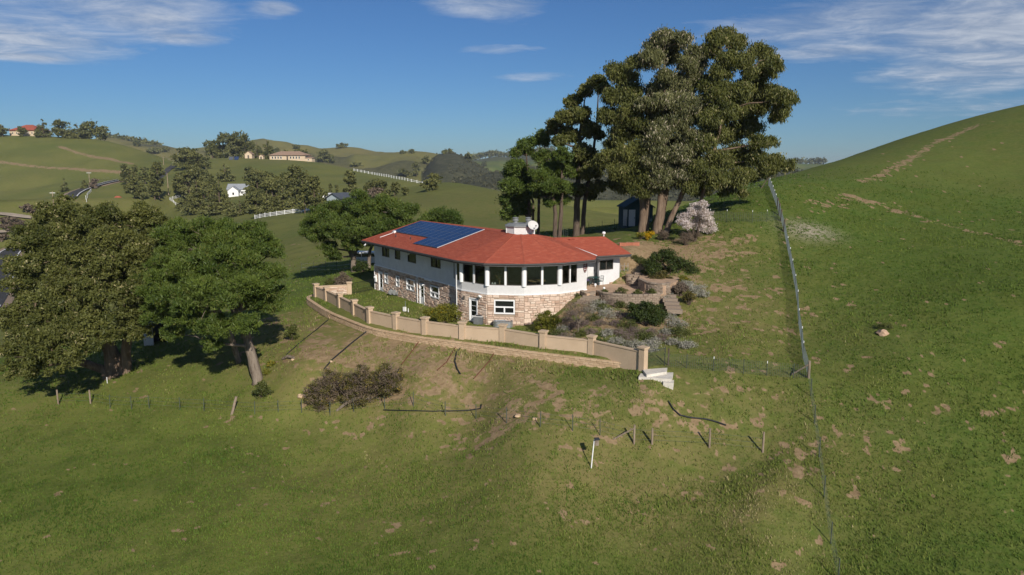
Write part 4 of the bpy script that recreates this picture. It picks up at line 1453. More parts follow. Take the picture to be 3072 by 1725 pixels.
def big_tree(name, label, cat, trunks, blobs, leaf, n, size, aspect, seed, barkm, twigs=50, group=None, limb_r=.16, **kw):
    """trunks: lists of (x, y, z, radius); limbs run from the trunk to the crown's lobes"""
    r = random.Random(seed)
    root = empty(name, tuple(trunks[0][0][:3]), label, cat, group)
    tb = MB()
    nodes = []
    for tr in trunks:
        pts = [np.array(q[:3], float) for q in tr]; rad = [q[3] for q in tr]
        # flare at the foot
        pts = [pts[0] - (0, 0, .35), pts[0] + (pts[1] - pts[0]) * .05] + pts[1:]
        rad = [rad[0] * 1.35, rad[0]] + rad[1:]
        fine_p, fine_r = [pts[0]], [rad[0]]
        for i in range(1, len(pts)):
            steps = max(1, int(np.linalg.norm(pts[i] - pts[i - 1]) / .8))
            for s in range(1, steps + 1):
                t = s / steps
                q = pts[i - 1] + (pts[i] - pts[i - 1]) * t
                j = rad[i] * .16 if s < steps else 0
                fine_p.append(q + np.array([r.uniform(-j, j), r.uniform(-j, j), 0])); fine_r.append((rad[i - 1] + (rad[i] - rad[i - 1]) * t) * r.uniform(.94, 1.06))
        tb.tube(fine_p, fine_r, 10)
        nodes += [(q, w) for q, w in zip(fine_p, fine_r)][len(fine_p) // 3:]
    lb = MB() if len(blobs) > 8 else tb
    for (c, rx, ry, rz) in blobs:
        c = np.array(c)
        best = min(nodes, key=lambda q: np.linalg.norm(q[0] - c) + max(0, q[0][2] - c[2] + .5) * 1.5)
        r0 = min(best[1] * .75, limb_r)
        pts = limb(lb, best[0], c, r0, .045, r)
        nodes.append((pts[3], r0 * .6))
    cc = foliage('crown', root, leaf, blobs, n, size, aspect, seed + 1, **kw)
    idx = list(range(len(cc))); r.shuffle(idx)
    for i in idx[:twigs]:
        q = cc[i]
        best = min(nodes, key=lambda w: np.linalg.norm(w[0] - q))
        if np.linalg.norm(best[0] - q) < 4:
            limb(lb, best[0], q, .045, .015, r, n=3)
    tb.build('trunk', M[barkm], root, smooth=True)
    if lb is not tb:
        tag(lb.build('branches', M[barkm], root, smooth=True), kind='stuff')
    return root

def gp(px, py):
    return G(px, py)

# --- the two large trees on the left
e = np.array((*P(346, 1121, 61)[:2], 0)); e[2] = ground_z(e[0], e[1])
rows = [(180, 655, 75), (295, 672, 78), (430, 660, 68), (90, 730, 70), (200, 760, 105, -2.5), (330, 770, 110, -3), (450, 750, 90, -1), (95, 850, 82, -1), (205, 890, 105, -4), (330, 890, 105, -4.5), (440, 870, 85, -2), (70, 960, 75), (70, 1045, 78, -6), (165, 1030, 88, -8), (285, 1000, 80, -7), (390, 985, 62, -4), (110, 1105, 44, -8), (200, 1080, 50, -8.5), (490, 690, 55, 1.5), (250, 960, 70, -5.5), (45, 1112, 40, -6.5), (420, 940, 50, -3), (150, 960, 70, -5), (250, 830, 70, 4), (380, 830, 70, 4), (40, 800, 40, 1)]
big_tree('eucalyptus_tree', 'huge spreading eucalyptus left of the pine, crown reaching the ground', 'tree',
         [[(*e, .85), (e[0] - .3, e[1] + .1, e[2] + 2.2, .62), (e[0] - 1.2, e[1] - .3, e[2] + 5, .42), (e[0] - 1.0, e[1], e[2] + 10, .22)],
          [(e[0] + .7, e[1] + .3, e[2], .5), (e[0] + 1.2, e[1] + .2, e[2] + 3, .38), (e[0] + 2.4, e[1], e[2] + 8, .2)],
          [(e[0] - .6, e[1] - .2, e[2] + .4, .4), (e[0] - 2.6, e[1] - 1.2, e[2] + 1.6, .3), (e[0] - 5, e[1] - 2, e[2] + 4, .15)]],
         px_blobs(rows, 61, 4, 2.0), 'leaf_euc', 190000, .22, .5, 101, 'bark_euc', twigs=160, lumps=(9, .33), droop=.35, per=26, spread=.33, accent=.012)
e = P(775, 1145, 56); e[2] = ground_z(e[0], e[1])
rows = [(560, 720, 80), (655, 700, 74), (748, 716, 70), (815, 755, 42), (800, 830, 55), (700, 770, 95, -2), (590, 800, 90, -1.5), (500, 790, 62, 1), (500, 870, 75, -1), (605, 890, 92, -3.5), (712, 870, 90, -3.5), (795, 905, 55, -1), (560, 955, 62, -2.5), (650, 985, 55, -3.5), (735, 975, 50, -3.5), (640, 1035, 32, -2.5), (478, 940, 55), (830, 880, 35, 1), (455, 830, 50, 2), (600, 700, 60, 3.5), (700, 720, 60, 3.5), (520, 1000, 35, -1)]
pb = px_blobs(rows, 56, 6, 1.6, .75)
t1 = P(738, 1000, 55.6); t2 = P(690, 905, 55.2); t3 = P(640, 800, 55.5)
t4 = P(715, 930, 56.5); t5 = P(760, 800, 57)
f1 = P(716, 1058, 60.0); f1[2] = ground_z(f1[0], f1[1])
big_tree('pine_tree', 'broad umbrella-crowned pine with thick leaning trunk right of the huge eucalyptus', 'tree',
         [[(*e, .44), (*((e + t1) / 2), .40), (*t1, .34), (*t2, .22), (*t3, .12)], [(*t1, .3), (*t4, .24), (*t5, .12)],
          [(*f1, .26), (*P(690, 1000, 59), .22), (*P(640, 900, 58.5), .14)]],
         pb, 'leaf_pine', 190000, .22, .32, 131, 'bark_pine', twigs=120, lumps=(9, .38), tuft=True, per=30, spread=.34, accent=.02, flat=.7)
# --- pines behind the left wing
e = P(1064, 826, 88); e[2] = ground_z(e[0], e[1])
rows = [(958, 655, 50), (1010, 632, 52), (1080, 618, 52), (1150, 618, 48), (1208, 635, 42), (945, 705, 46, -1), (1020, 685, 58, -2.5), (1100, 675, 58, -2.5), (1178, 678, 54, -1), (1222, 680, 30), (985, 745, 32, -1), (1055, 735, 34, -2), (1000, 770, 24, -1), (1130, 720, 40, 1), (1040, 650, 50, 3), (1130, 640, 50, 3), (930, 680, 30, 1), (1190, 715, 35, 2)]
t1 = P(1060, 770, 88); t2 = P(1025, 715, 87.5); t3 = P(1010, 660, 88); t4 = P(1085, 700, 88); t5 = P(1120, 640, 88.5)
s1 = P(1107, 812, 90); s1[2] = ground_z(s1[0], s1[1])
big_tree('pine_tree', 'rounded dense pine standing behind the left wing of the house', 'tree',
         [[(*e, .42), (*t1, .34), (*t2, .22), (*t3, .1)], [(*t1, .28), (*t4, .2), (*t5, .1)], [(*s1, .24), (*P(1110, 750, 90), .2), (*P(1140, 690, 90), .1)]],
         px_blobs(rows, 88, 8, 1.8, .72), 'leaf_pine', 120000, .26, .34, 141, 'bark_pine', twigs=60, lumps=(8, .40), tuft=True, per=30, spread=.42, accent=.02, flat=.7)
e = P(1318, 672, 94); e[2] = ground_z(e[0], e[1])
big_tree('pine_tree', 'low rounded pine showing just above the solar panels', 'tree',
         [[(*e, .2), (e[0], e[1], e[2] + 2.5, .12)]], px_blobs([(1290, 660, 26), (1318, 650, 30), (1350, 655, 28), (1372, 668, 16), (1270, 670, 18), (1330, 672, 30)], 94, 9, 1.2, .8), 'leaf_pine', 18000, .30, .34, 151, 'bark_pine', twigs=8, tuft=True, per=30, spread=.5)

# --- gum trees and pine behind the right wing
def z7(u, v): return (1480 + u / 2.19, 80 + v / 2.19)
def b7(rows, rdef=70):
    return [(*z7(q[0], q[1]), (q[2] if len(q) > 2 else rdef) / 2.19, *q[3:]) for q in rows]
def trunk_px(pts, Y, rr, bury=0.0):
    out = []
    for (u, v), w in zip(pts, rr):
        q = P(*z7(u, v), Y); out.append([*q, w])
    out[0][2] = ground_z(out[0][0], out[0][1]) - bury
    return [tuple(q) for q in out]
A_ = b7([(860, 330, 62), (800, 300, 48), (930, 250, 50), (890, 450, 75), (790, 470, 60), (770, 600, 62), (890, 600, 80), (840, 720, 70), (950, 690, 70), (790, 790, 50), (870, 850, 72), (745, 880, 60), (830, 960, 68), (940, 950, 78), (890, 1050, 65), (1000, 1070, 62), (810, 1040, 50), (720, 420, 35), (700, 900, 40), (970, 800, 62, -2.5), (960, 920, 60, -2.5), (990, 1010, 52, -2.5), (930, 1070, 45, -2)])
big_tree('gum_tree', 'dark leafy gum tree beside the teal shed, left part of the tall grove', 'tree',
         [trunk_px([(975, 1345), (985, 1180), (960, 950), (900, 700), (860, 420)], 80, (.45, .36, .3, .22, .08)), trunk_px([(1000, 1340), (1015, 1150), (1010, 900), (960, 600)], 80.4, (.36, .3, .24, .1))],
         px_blobs(A_, 80, 11, 2.6), 'leaf_euc', 112000, .29, .38, 161, 'bark_euc', twigs=50, lumps=(8, .54), droop=.6, per=22, spread=.60, accent=.012)
B_ = b7([(1130, 95, 62), (1075, 160, 60), (1205, 120, 62), (1250, 85, 38), (1045, 225, 58), (1310, 190, 55), (1270, 260, 50), (1170, 210, 45), (1360, 250, 40), (1100, 440, 78), (1230, 400, 78), (1330, 370, 68), (1250, 520, 82), (1100, 590, 82), (1200, 650, 78), (1330, 600, 72), (1070, 750, 72), (1200, 780, 80), (1320, 750, 74), (1150, 900, 80), (1280, 890, 78), (1190, 1010, 68), (1310, 1010, 60), (1090, 1020, 55), (1000, 520, 50), (980, 830, 50), (1090, 690, 60, -2.5), (1100, 850, 62, -2.8), (1120, 960, 58, -2.6), (1020, 900, 52, -2.4), (1230, 850, 66, -3), (1240, 980, 55, -2.6), (1130, 330, 45, -1.5), (1120, 500, 60, -2.5)])
big_tree('gum_tree', 'tallest pale-trunked gum tree of the grove behind the right wing', 'tree',
         [trunk_px([(1075, 1350), (1098, 1180), (1110, 950), (1130, 600), (1120, 150)], 78.5, (.52, .38, .32, .24, .06)), trunk_px([(1105, 1000), (1200, 750), (1270, 450), (1290, 220)], 79, (.26, .2, .14, .06))],
         px_blobs(B_, 79, 12, 3.0), 'leaf_euc2', 165000, .29, .38, 171, 'bark_euc', twigs=70, lumps=(8, .54), droop=.6, per=22, spread=.60, accent=.04)
C_ = b7([(1460, 85, 55), (1530, 75, 50), (1600, 125, 52), (1440, 170, 50), (1545, 230, 62), (1500, 310, 55), (1650, 240, 52), (1740, 165, 50), (1805, 215, 48), (1850, 265, 42), (1770, 320, 58), (1680, 320, 45), (1500, 450, 78), (1620, 440, 76), (1720, 430, 72), (1825, 450, 62), (1900, 475, 55), (1955, 485, 36), (1890, 560, 46), (1855, 605, 34), (1740, 530, 66), (1600, 570, 80), (1480, 590, 78), (1430, 720, 74), (1555, 710, 80), (1670, 670, 66), (1745, 770, 52), (1830, 760, 30), (1720, 870, 70), (1600, 870, 80), (1480, 890, 80), (1845, 890, 50), (1930, 925, 38), (1800, 950, 55), (1620, 1000, 70), (1460, 1010, 70), (1370, 1080, 55), (1540, 1070, 45), (1690, 990, 40), (1640, 1100, 26), (1380, 780, 62, -2.8), (1420, 620, 62, -3), (1470, 470, 58, -2.5), (1520, 560, 62, -3), (1340, 940, 56, -2.5), (1290, 1060, 45, -2), (1610, 430, 55, -2.5), (1480, 300, 45, -1.5), (1410, 400, 50, -1), (1400, 500, 55, 0)])
big_tree('gum_tree', 'spreading gum tree with leaning trunk next to the blossom tree', 'tree',
         [trunk_px([(1135, 1325), (1170, 1250), (1215, 1160), (1330, 900), (1460, 500), (1490, 150)], 78, (.34, .29, .27, .24, .17, .05)), trunk_px([(1340, 880), (1500, 620), (1640, 400), (1740, 230)], 78.6, (.2, .17, .12, .05))],
         px_blobs(C_, 78.5, 13, 3.2), 'leaf_euc', 205000, .29, .38, 181, 'bark_euc', twigs=80, lumps=(8, .54), droop=.6, per=22, spread=.60, accent=.018)
M3_ = b7([(690, 365, 52), (650, 380, 40), (600, 430, 52), (520, 500, 52), (560, 590, 72), (460, 600, 52), (400, 650, 46), (500, 720, 72), (640, 690, 62), (690, 720, 36), (600, 840, 82), (560, 940, 70), (640, 960, 74), (690, 1060, 50), (620, 1080, 62), (560, 1080, 50), (430, 760, 46), (380, 690, 34)])
big_tree('gum_tree', 'dark gum tree between the chimney and the tall grove', 'tree',
         [trunk_px([(545, 1360), (548, 1180), (560, 950), (570, 700), (600, 480)], 86, (.42, .36, .28, .2, .07)), trunk_px([(585, 1325), (600, 1150), (640, 950), (680, 650), (690, 420)], 87, (.3, .25, .2, .13, .05))],
         [(c, a * .84, b * .84, d * .84) for c, a, b, d in px_blobs(M3_, 86, 14, 2.4)], 'leaf_euc', 80000, .32, .5, 191, 'bark_dark', twigs=50, lumps=(6, .5), droop=.5, per=26, spread=.45, accent=.012)
M1_ = b7([(330, 860, 62), (440, 850, 62), (380, 940, 80), (300, 980, 62), (480, 950, 66), (400, 1050, 76), (310, 1090, 62), (480, 1060, 58), (440, 1130, 52), (520, 880, 40), (270, 1050, 40), (360, 1160, 34)])
big_tree('pine_tree', 'bright green pine with bare lower limbs right of the chimney', 'tree',
         [trunk_px([(405, 1372), (408, 1230), (390, 1100), (380, 950)], 84, (.27, .24, .18, .08)), trunk_px([(432, 1372), (445, 1230), (450, 1100), (450, 900)], 84.4, (.27, .23, .17, .08))],
         px_blobs(M1_, 84, 15, 1.8, .75), 'leaf_pine', 76000, .28, .34, 201, 'bark_dark', twigs=60, lumps=(6, .45), tuft=True, per=28, spread=.4, accent=.015)
M2_ = b7([(200, 780, 40), (260, 760, 38), (320, 725, 42), (340, 760, 30), (150, 830, 34), (230, 830, 30), (150, 930, 62), (200, 990, 62), (110, 1050, 62), (180, 1100, 66), (90, 1150, 50), (150, 1200, 56), (210, 1200, 48), (90, 1240, 40), (230, 1060, 40), (120, 970, 45)])
big_tree('gum_tree', 'slender pale green gum tree directly behind the chimney', 'tree',
         [trunk_px([(240, 1300), (235, 1150), (225, 980), (215, 800)], 90, (.24, .2, .14, .06)), trunk_px([(295, 1310), (300, 1150), (290, 950), (310, 760)], 91, (.2, .17, .12, .05)), trunk_px([(262, 1310), (262, 1150), (200, 1000)], 90.5, (.17, .14, .07))],
         [(c, a * .88, b * .88, d * .88) for c, a, b, d in px_blobs(M2_, 90, 16, 1.8)], 'leaf_pine', 44000, .30, .45, 211, 'bark_dark', twigs=60, droop=.35, per=26, spread=.52, accent=.01)
# ------------------------------------------------------------------ garden walls
def xy(p): return np.array(p[:2], float)
GW = empty('garden_wall', (*PILLARS[5], -.35), 'tan stucco garden wall with capped pillars curving round the lower lawn', 'wall')
PN = [xy(p) for p in PILLARS]
PB = [-.32] * 11 + [-.7]
PT = [1.08, 1.08, 1.08, 1.10, 1.10, 1.10, 1.10, 1.10, 1.10, 1.10, 1.10, 1.12]
pdirs = []
for i, p in enumerate(PN):
    a = PN[max(i - 1, 0)]; b = PN[min(i + 1, len(PN) - 1)]
    d = (b - a) / np.linalg.norm(b - a); pdirs.append(d)
back_p = xy(Q(1049, 883, -.25))
for i, (p, d) in enumerate(list(zip(PN, pdirs)) + [(back_p, (back_p - PN[0]) / np.linalg.norm(back_p - PN[0]))]):
    zb, zt = (PB[i], PT[i]) if i < 12 else (-.3, 1.12)
    m = MB(); m.box((*p, (zb + zt - .2) / 2 - .1), (.44, .44, zt - zb - .0), (*d, 0))
    po = m.build('pillar', M['stucco'], GW)
    m = MB()
    m.box((*p, zt - .135), (.52, .52, .07), (*d, 0)); m.box((*p, zt - .05), (.60, .60, .10), (*d, 0))
    m.build('cap', M['stucco'], po)
def wall_panel(a, b, z0a, z1a, z0b, z1b, thick=.20, parent=GW):
    d = (b - a) / np.linalg.norm(b - a)
    a2, b2 = a + d * .221, b - d * .221
    n = np.array((d[1], -d[0])) * thick / 2
    m = MB()
    m.hexa([(*(a2 + n), z0a), (*(b2 + n), z0b), (*(b2 - n), z0b), (*(a2 - n), z0a)], [(*(a2 + n), z1a), (*(b2 + n), z1b), (*(b2 - n), z1b), (*(a2 - n), z1a)])
    pa = m.build('panel', M['stucco'], parent)
    n = n / (thick / 2) * (thick / 2 + .045)
    m = MB(); h = .085
    m.hexa([(*(a2 + n), z1a), (*(b2 + n), z1b), (*(b2 - n), z1b), (*(a2 - n), z1a)], [(*(a2 + n), z1a + h), (*(b2 + n), z1b + h), (*(b2 - n), z1b + h), (*(a2 - n), z1a + h)])
    m.build('coping', M['stucco'], pa)
    return pa
for i in range(11):
    zt = .68
    wall_panel(PN[i], PN[i + 1], -.75, zt, -.75 if i < 10 else -1.1, zt if i < 10 else .72)
bp = wall_panel(PN[0], back_p, -.6, .72, -.5, .74)
cladding(bp, [(PN[0] + (back_p - PN[0]) * .08 + np.array((.02, -.11)), back_p - (back_p - PN[0]) * .08 + np.array((.02, -.11)), [], -.25)], .66, 60, random.Random(9), joined='stones')

# low retaining wall of split blocks along the lawn edge
def block_mesh(w, h, t, r):
    vs, fs = stone_mesh(w, h, t, r)
    back = [(x, y + .22 * (y == 0), z) for x, y, z in vs]
    fs = fs + [(3, 2, 1, 0)]
    return back, fs
def resample(line, step):
    P_ = [np.array(q, float) for q in line]; out = [P_[0]]; acc = 0
    L = [np.linalg.norm(b - a) for a, b in zip(P_[:-1], P_[1:])]
    tot = sum(L); n = max(1, int(round(tot / step)))
    res = []
    for k in range(n + 1):
        s = tot * k / n; i = 0
        while i < len(L) - 1 and s > L[i]:
            s -= L[i]; i += 1
        res.append(P_[i] + (P_[i + 1] - P_[i]) * min(s / L[i], 1))
    return res
def smooth_line(line, it=2):
    P_ = [np.array(q, float) for q in line]
    for _ in range(it):
        Q_ = [P_[0]]
        for a, b in zip(P_[:-1], P_[1:]):
            Q_ += [a * .75 + b * .25, a * .25 + b * .75]
        P_ = Q_ + [P_[-1]]
    return P_
def block_wall(name, label, line, ztop, courses, course_h, length, capmat, blockmat, maxparts, seed, cap_h=.09, cap_d=.36, group=None):
    """courses of blocks under a row of cap stones; outside on the right of the line. ztop: function of (x, y)"""
    r = random.Random(seed)
    pts = resample(smooth_line(line), length)
    mid = pts[len(pts) // 2]
    root = empty(name, (mid[0], mid[1], ztop(*mid) - courses * course_h), label, 'wall', group)
    variants = []
    for k in range(6):
        me = bpy.data.meshes.new('block'); vs, fs = block_mesh(1.0, 1.0, .05, r)
        vs = [(x, y if abs(y) < .12 else y, z) for x, y, z in vs]
        me.from_pydata(vs, [], fs); me.update(); me.materials.append(M[blockmat]); variants.append(me)
    items = []
    for i in range(len(pts) - 1):
        a, b = pts[i], pts[i + 1]; L = np.linalg.norm(b - a); d = (b - a) / L; n = np.array((d[1], -d[0]))
        zt = ztop(*((a + b) / 2))
        items.append(('cap_stone', (a + b) / 2 - n * (cap_d / 2 - .10), zt - cap_h / 2, L - .012, cap_h, d))
        for c in range(courses):
            sh = d * (L / 2 if c % 2 else 0)
            p = (a + b) / 2 + sh
            if c % 2 and i == len(pts) - 2:
                continue
            items.append(('block', p - n * (.035 * -c * .3), zt - cap_h - course_h * (c + .5), L - .014, course_h - .012, d))
    gz = land([q[1][0] for q in items], [q[1][1] for q in items])[0]
    items = [q for q, g in zip(items, gz) if q[0] == 'cap_stone' or q[2] + q[4] > g - .1]
    items.sort(key=lambda q: q[1][0] ** 2 + q[1][1] ** 2)
    rest = MB(); nb = 0
    for nm, p, z, w, h, d in items:
        nb += 1
        if nb <= maxparts:
            if nm == 'block':
                o = bpy.data.objects.new('block', r.choice(variants))
                o.scale = (w, 1.0, h)
            else:
                m = MB(); 
                e = .02
                bot = [(-w / 2, -cap_d / 2, -h / 2), (w / 2, -cap_d / 2, -h / 2), (w / 2, cap_d / 2, -h / 2), (-w / 2, cap_d / 2, -h / 2)]
                top = [(-w / 2 + e, -cap_d / 2 + e, h / 2 + r.uniform(-.004, .004)), (w / 2 - e, -cap_d / 2 + e, h / 2), (w / 2 - e, cap_d / 2 - e, h / 2), (-w / 2 + e, cap_d / 2 - e, h / 2 + r.uniform(-.004, .004))]
                me = bpy.data.meshes.new('cap_stone'); m.hexa(bot, top); me.from_pydata(m.v, [], m.f); me.update(); me.materials.append(M[capmat])
                o = bpy.data.objects.new('cap_stone', me)
            COL.objects.link(o); o.parent = root
            o.location = np.array((p[0], p[1], z)) - ORG[root.name]
            o.rotation_euler = (0, 0, math.atan2(d[1], d[0]) + r.uniform(-.015, .015))
        else:
            rest.cur = r.random()
            rest.box((*p, z), (w, .2 if nm == 'block' else cap_d, h), (*d, 0))
    if rest.v:
        tag(rest.build('far_blocks', M[blockmat], root), kind='stuff')
    return root
def ret_top(x, y):
    s = seg_dist(x, y, RETAIN)[1]
    return float(np.interp(s, (0, 20, 45), (-.47, -.46, -.36)))
block_wall('retaining_wall', 'long low tan block retaining wall below the stucco garden wall', RETAIN[::1], ret_top, 3, .17, .42, 'tan_block', 'tan_block', 300, 21, group=None)
# the raised bed at its right end
bed = empty('planter_bed', (*RETAIN[-1], -1.1), 'small square tan block planter at the right end of the garden wall', 'planter')
bq = [xy(Q(1876, 1097, -.55)), xy(Q(1922, 1108, -.55)), xy(Q(1930, 1092, -.55)), xy(Q(1888, 1084, -.55))]
for i in range(4):
    a, b = bq[i], bq[(i + 1) % 4]; d = (b - a) / np.linalg.norm(b - a)
    m = MB(); m.box((*((a + b) / 2), -.78), (np.linalg.norm(b - a) + .1, .2, .42), (*d, 0)); w_ = m.build('side', M['tan_block'], bed)
    m = MB(); m.box((*((a + b) / 2), -.53), (np.linalg.norm(b - a) + .18, .28, .08), (*d, 0)); m.build('cap_stone', M['tan_block'], w_)

# --- patio, terrace walls, stairs
PZ = 2.52
terr = [xy(Q(px, py, PZ)) for px, py in ((1790, 872), (1812, 880), (1850, 884), (1900, 886), (1950, 885), (1992, 880))]
m = MB()
pat = [tuple(q) for q in terr] + [(13.9, 61.4), (14.2, 63.4), (11.6, 65.6), (10.2, 66.6), (7.0, 66.2), (6.4, 62.6)]
m.prism([(x, y + .25 if i < 6 else y) for i, (x, y) in enumerate(pat)], 1.2, PZ - .03)
tag(m.build('patio', M['patio']), kind='structure')
block_wall('terrace_wall', 'curved grey-brown block terrace wall in front of the patio', terr, lambda x, y: PZ + .06, 7, .16, .42, 'block', 'block', 200, 22)
up = [xy(Q(px, py, PZ + .85)) for px, py in ((1916, 836), (1935, 846), (1965, 851), (1996, 853), (2010, 848))]
m = MB(); m.prism([tuple(q) for q in up] + [(15.4, 64.0), (14.0, 67.0), (12.0, 66.5)], 2.0, PZ + .72); tag(m.build('raised_bed', M['patio']), kind='structure')
block_wall('terrace_wall', 'shorter upper block wall holding the large shrub above the patio', up, lambda x, y: PZ + .9, 5, .16, .42, 'block', 'block', 120, 23)
pl = [xy(Q(px, py, PZ - .25)) for px, py in ((1741, 880), (1760, 889), (1786, 884))]
block_wall('planter_wall', 'small block planter at the foot of the white bay beside the patio table', pl, lambda x, y: PZ + .05, 4, .16, .40, 'block', 'block', 60, 24)
m = MB(); m.prism([tuple(q) for q in pl] + [(7.6, 63.3), (6.3, 62.2)], 1.5, PZ - .02); tag(m.build('planter_soil', M['patio']), kind='structure')
pl = [xy(Q(px, py, 1.6)) for px, py in ((1722, 906), (1745, 909), (1757, 900))]
block_wall('planter_wall', 'lower stepped block planter below the bay wall next to the stairs', pl, lambda x, y: 1.95, 3, .16, .40, 'block', 'block', 40, 25)
# garden stairs running down beside the bay
STW = empty('garden_stairs', (6.5, 60.0, 1.0), 'weathered block garden stairs descending between the bay and the terrace wall', 'stairs')
for k in range(9):
    t = k / 8
    c = P(1773 - 66 * t, 890 + 52 * t, 60.6 - 2.6 * t)
    z = 2.30 - .17 * k
    q = Q(1773 - 66 * t, 888 + 52 * t, z)
    m = MB(); m.box((q[0], q[1], z - .12), (1.35, .5, .26), (.83, -.55 + .2, 0)); m.build('step', M['block'], STW)
ST2 = empty('garden_stairs', (13.6, 59.6, 1.6), 'short pale block steps at the right end of the terrace wall', 'stairs')
for k in range(5):
    z = 2.42 - .17 * k
    q = Q(2007 + 4.5 * k, 884 + 11 * k, z)
    m = MB(); m.box((q[0], q[1], z - .15), (1.2, .5, .32), (.95, -.3, 0)); m.build('step', M['block'], ST2)
# stair behind the right wing
ST3 = empty('garden_stairs', (11.2, 67.0, 2.6), 'narrow block steps climbing beside the right wing wall', 'stairs')
for k in range(5):
    z = 2.75 + .17 * k
    q = Q(1902 + 3 * k, 848 - 8 * k, z)
    m = MB(); m.box((q[0], q[1], z - .15), (1.1, .6, .32), (.9, .4, 0)); m.build('step', M['block'], ST3)
m = MB()
q = Q(1888, 850, PZ); m.lathe((q[0], q[1], 0), [(.32, PZ - .1), (.32, PZ + .75)], 12); m.lathe((q[0], q[1], 0), [(.40, PZ + .75), (.40, PZ + .85)], 12)
tag(m.build('block_pier', M['block'], at=(q[0], q[1], PZ)), 'round block pier beside the right wing corner', 'pier')
m = MB(); a, b = Q(1822, 846, PZ + .1), Q(1862, 839, PZ + .1); d = b - a; d[2] = 0
m.box((a + b) / 2 + (0, -.1, -.1), (np.linalg.norm(d), .7, .22), d); tag(m.build('door_step', M['patio'], at=tuple((a + b) / 2)), 'long low tan step under the window of the right wing', 'step')

# --- concrete steps and mesh gate at the lower right
CS = empty('concrete_steps', tuple(Q(1970, 1125, -1.2)), 'pale concrete entrance steps outside the mesh gate', 'steps')
tops = [((1928, 1108), (2002, 1103), (2000, 1115), (1940, 1124), -.42), ((1922, 1120), (2020, 1117), (2014, 1137), (1916, 1130), -.60), ((1985, 1140), (2022, 1140), (2020, 1149), (1990, 1147), -.78)]
for i, (a, b, c, d, z) in enumerate(tops):
    ring4 = [Q(*q, z) for q in (d, c, b, a)]
    m = MB(); m.hexa([(q[0], q[1], z - .5) for q in ring4], ring4); m.build('step', M['concrete'], CS)
g0, g1 = PN[-1] + np.array((.25, .05)), xy(Q(1994, 1095, -.45))
MG = empty('mesh_gate', (*((g0 + g1) / 2), -.9), 'dark wire mesh gate between the last pillar and the fence post', 'gate')
def wire_panel(a, b, z0a, z0b, h, dx_=.16, dz_=.16, r=.006, frame=.022, parent=None, mat='darkmetal', name='wire_mesh'):
    """woven wire between two posts: single wires in one mesh"""
    a = np.array(a); b = np.array(b); L = np.linalg.norm(b - a); d = (b - a) / L
    m = MB()
    nx, nz = max(2, int(L / dx_)), max(2, int(h / dz_))
    for k in range(nz + 1):
        f = k / nz
        m.tube([(*a, z0a + h * f), (*b, z0b + h * f)], r, 3, False)
    for k in range(nx + 1):
        f = k / nx; q = a + (b - a) * f; z = z0a + (z0b - z0a) * f
        m.tube([(*q, z), (*q, z + h)], r, 3, False)
    return tag(m.build(name, M[mat], parent), kind='stuff')
wire_panel(g0, g1, -.35, -.35, 1.1, .09, .09, .006, parent=MG)
for q in (g0, g1):
    m = MB(); m.tube([(*q, -.9), (*q, .85)], .03, 8); m.build('gate_post', M['darkmetal'], MG)
m = MB(); m.tube([(*g0, .76), (*g1, .76)], .022, 6); m.build('rail', M['darkmetal'], MG)
q = g1 + np.array((.28, .15)); m = MB(); m.tube([(*q, -1.0), (*q, .7)], .06, 7); tag(m.build('fence_post', M['bark_dark'], at=(*q, -1)), 'dark brown wooden post just right of the mesh gate', 'post')

# --- iron fence between the back pillar and the house corner
IR = empty('iron_fence', (*((back_p + W0) / 2), -.2), 'black iron picket fence between the far pillar and the house corner', 'fence')
a, b = back_p + (.25, 0), W0 + np.array((-.1, -.2))
L = np.linalg.norm(b - a)
for zf in (.0, 1.05):
    m = MB(); m.tube([(*a, zf - .1), (*b, zf - .1)], .02, 4); m.build('rail', M['iron'], IR)
me = None
for k in range(int(L / .14)):
    p = a + (b - a) * (k + .5) / int(L / .14)
    if me is None:
        m = MB(); m.tube([(0, 0, -.15), (0, 0, 1.05)], .011, 4); me = bpy.data.meshes.new('picket'); me.from_pydata(m.v, [], m.f); me.materials.append(M['iron'])
    o = bpy.data.objects.new('picket', me); COL.objects.link(o); o.parent = IR; o.location = np.array((*p, -.1)) - ORG[IR.name]
# ------------------------------------------------------------------ things round the house
M['solar'] = None
def solar_mat():
    t = NT('solar_cells')
    sx = t.n('ShaderNodeSeparateXYZ'); t.t.links.new(t.coord('UV'), sx.inputs[0])
    def grid(s, n, w):
        f = t.math('FRACT', t.math('MULTIPLY', s, n))
        return t.math('GREATER_THAN', t.math('ABSOLUTE', t.math('SUBTRACT', f, .5)), .5 - w)
    g = t.math('MAXIMUM', grid(sx.outputs[0], 6, .035), grid(sx.outputs[1], 10, .035))
    n = t.noise(1.5, 3, .6)
    c = t.mix(n, (0.008, 0.018, 0.058), (0.014, 0.032, 0.095))
    c = t.mix(t.math('MULTIPLY', g, .25), c, (0.06, 0.09, 0.17))
    return t.done(t.bsdf(c, 0.22, 0, None, 0.6))
M['solar'] = solar_mat()
M['alu'] = paint('aluminium_rail', (0.62, 0.63, 0.65), 0.4, 0.06, metal=0.3)
M['panel_frame'] = paint('panel_frame', (0.16, 0.20, 0.28), 0.4, 0.06, metal=0.3)
SA = empty('solar_array', tuple(on_facet(1300, 715, FACETS[0])), 'array of dark blue solar panels on the left wing of the red roof', 'solar panels')
def zs(u, v): return (1160 + u / 8.05, 640 + v / 8.05)
f0 = FACETS[0]
nrm = np.cross(f0[1] - f0[0], f0[3] - f0[0]); nrm /= np.linalg.norm(nrm)
ue = (f0[1] - f0[0]) / np.linalg.norm(f0[1] - f0[0]); ve = np.cross(nrm, ue)
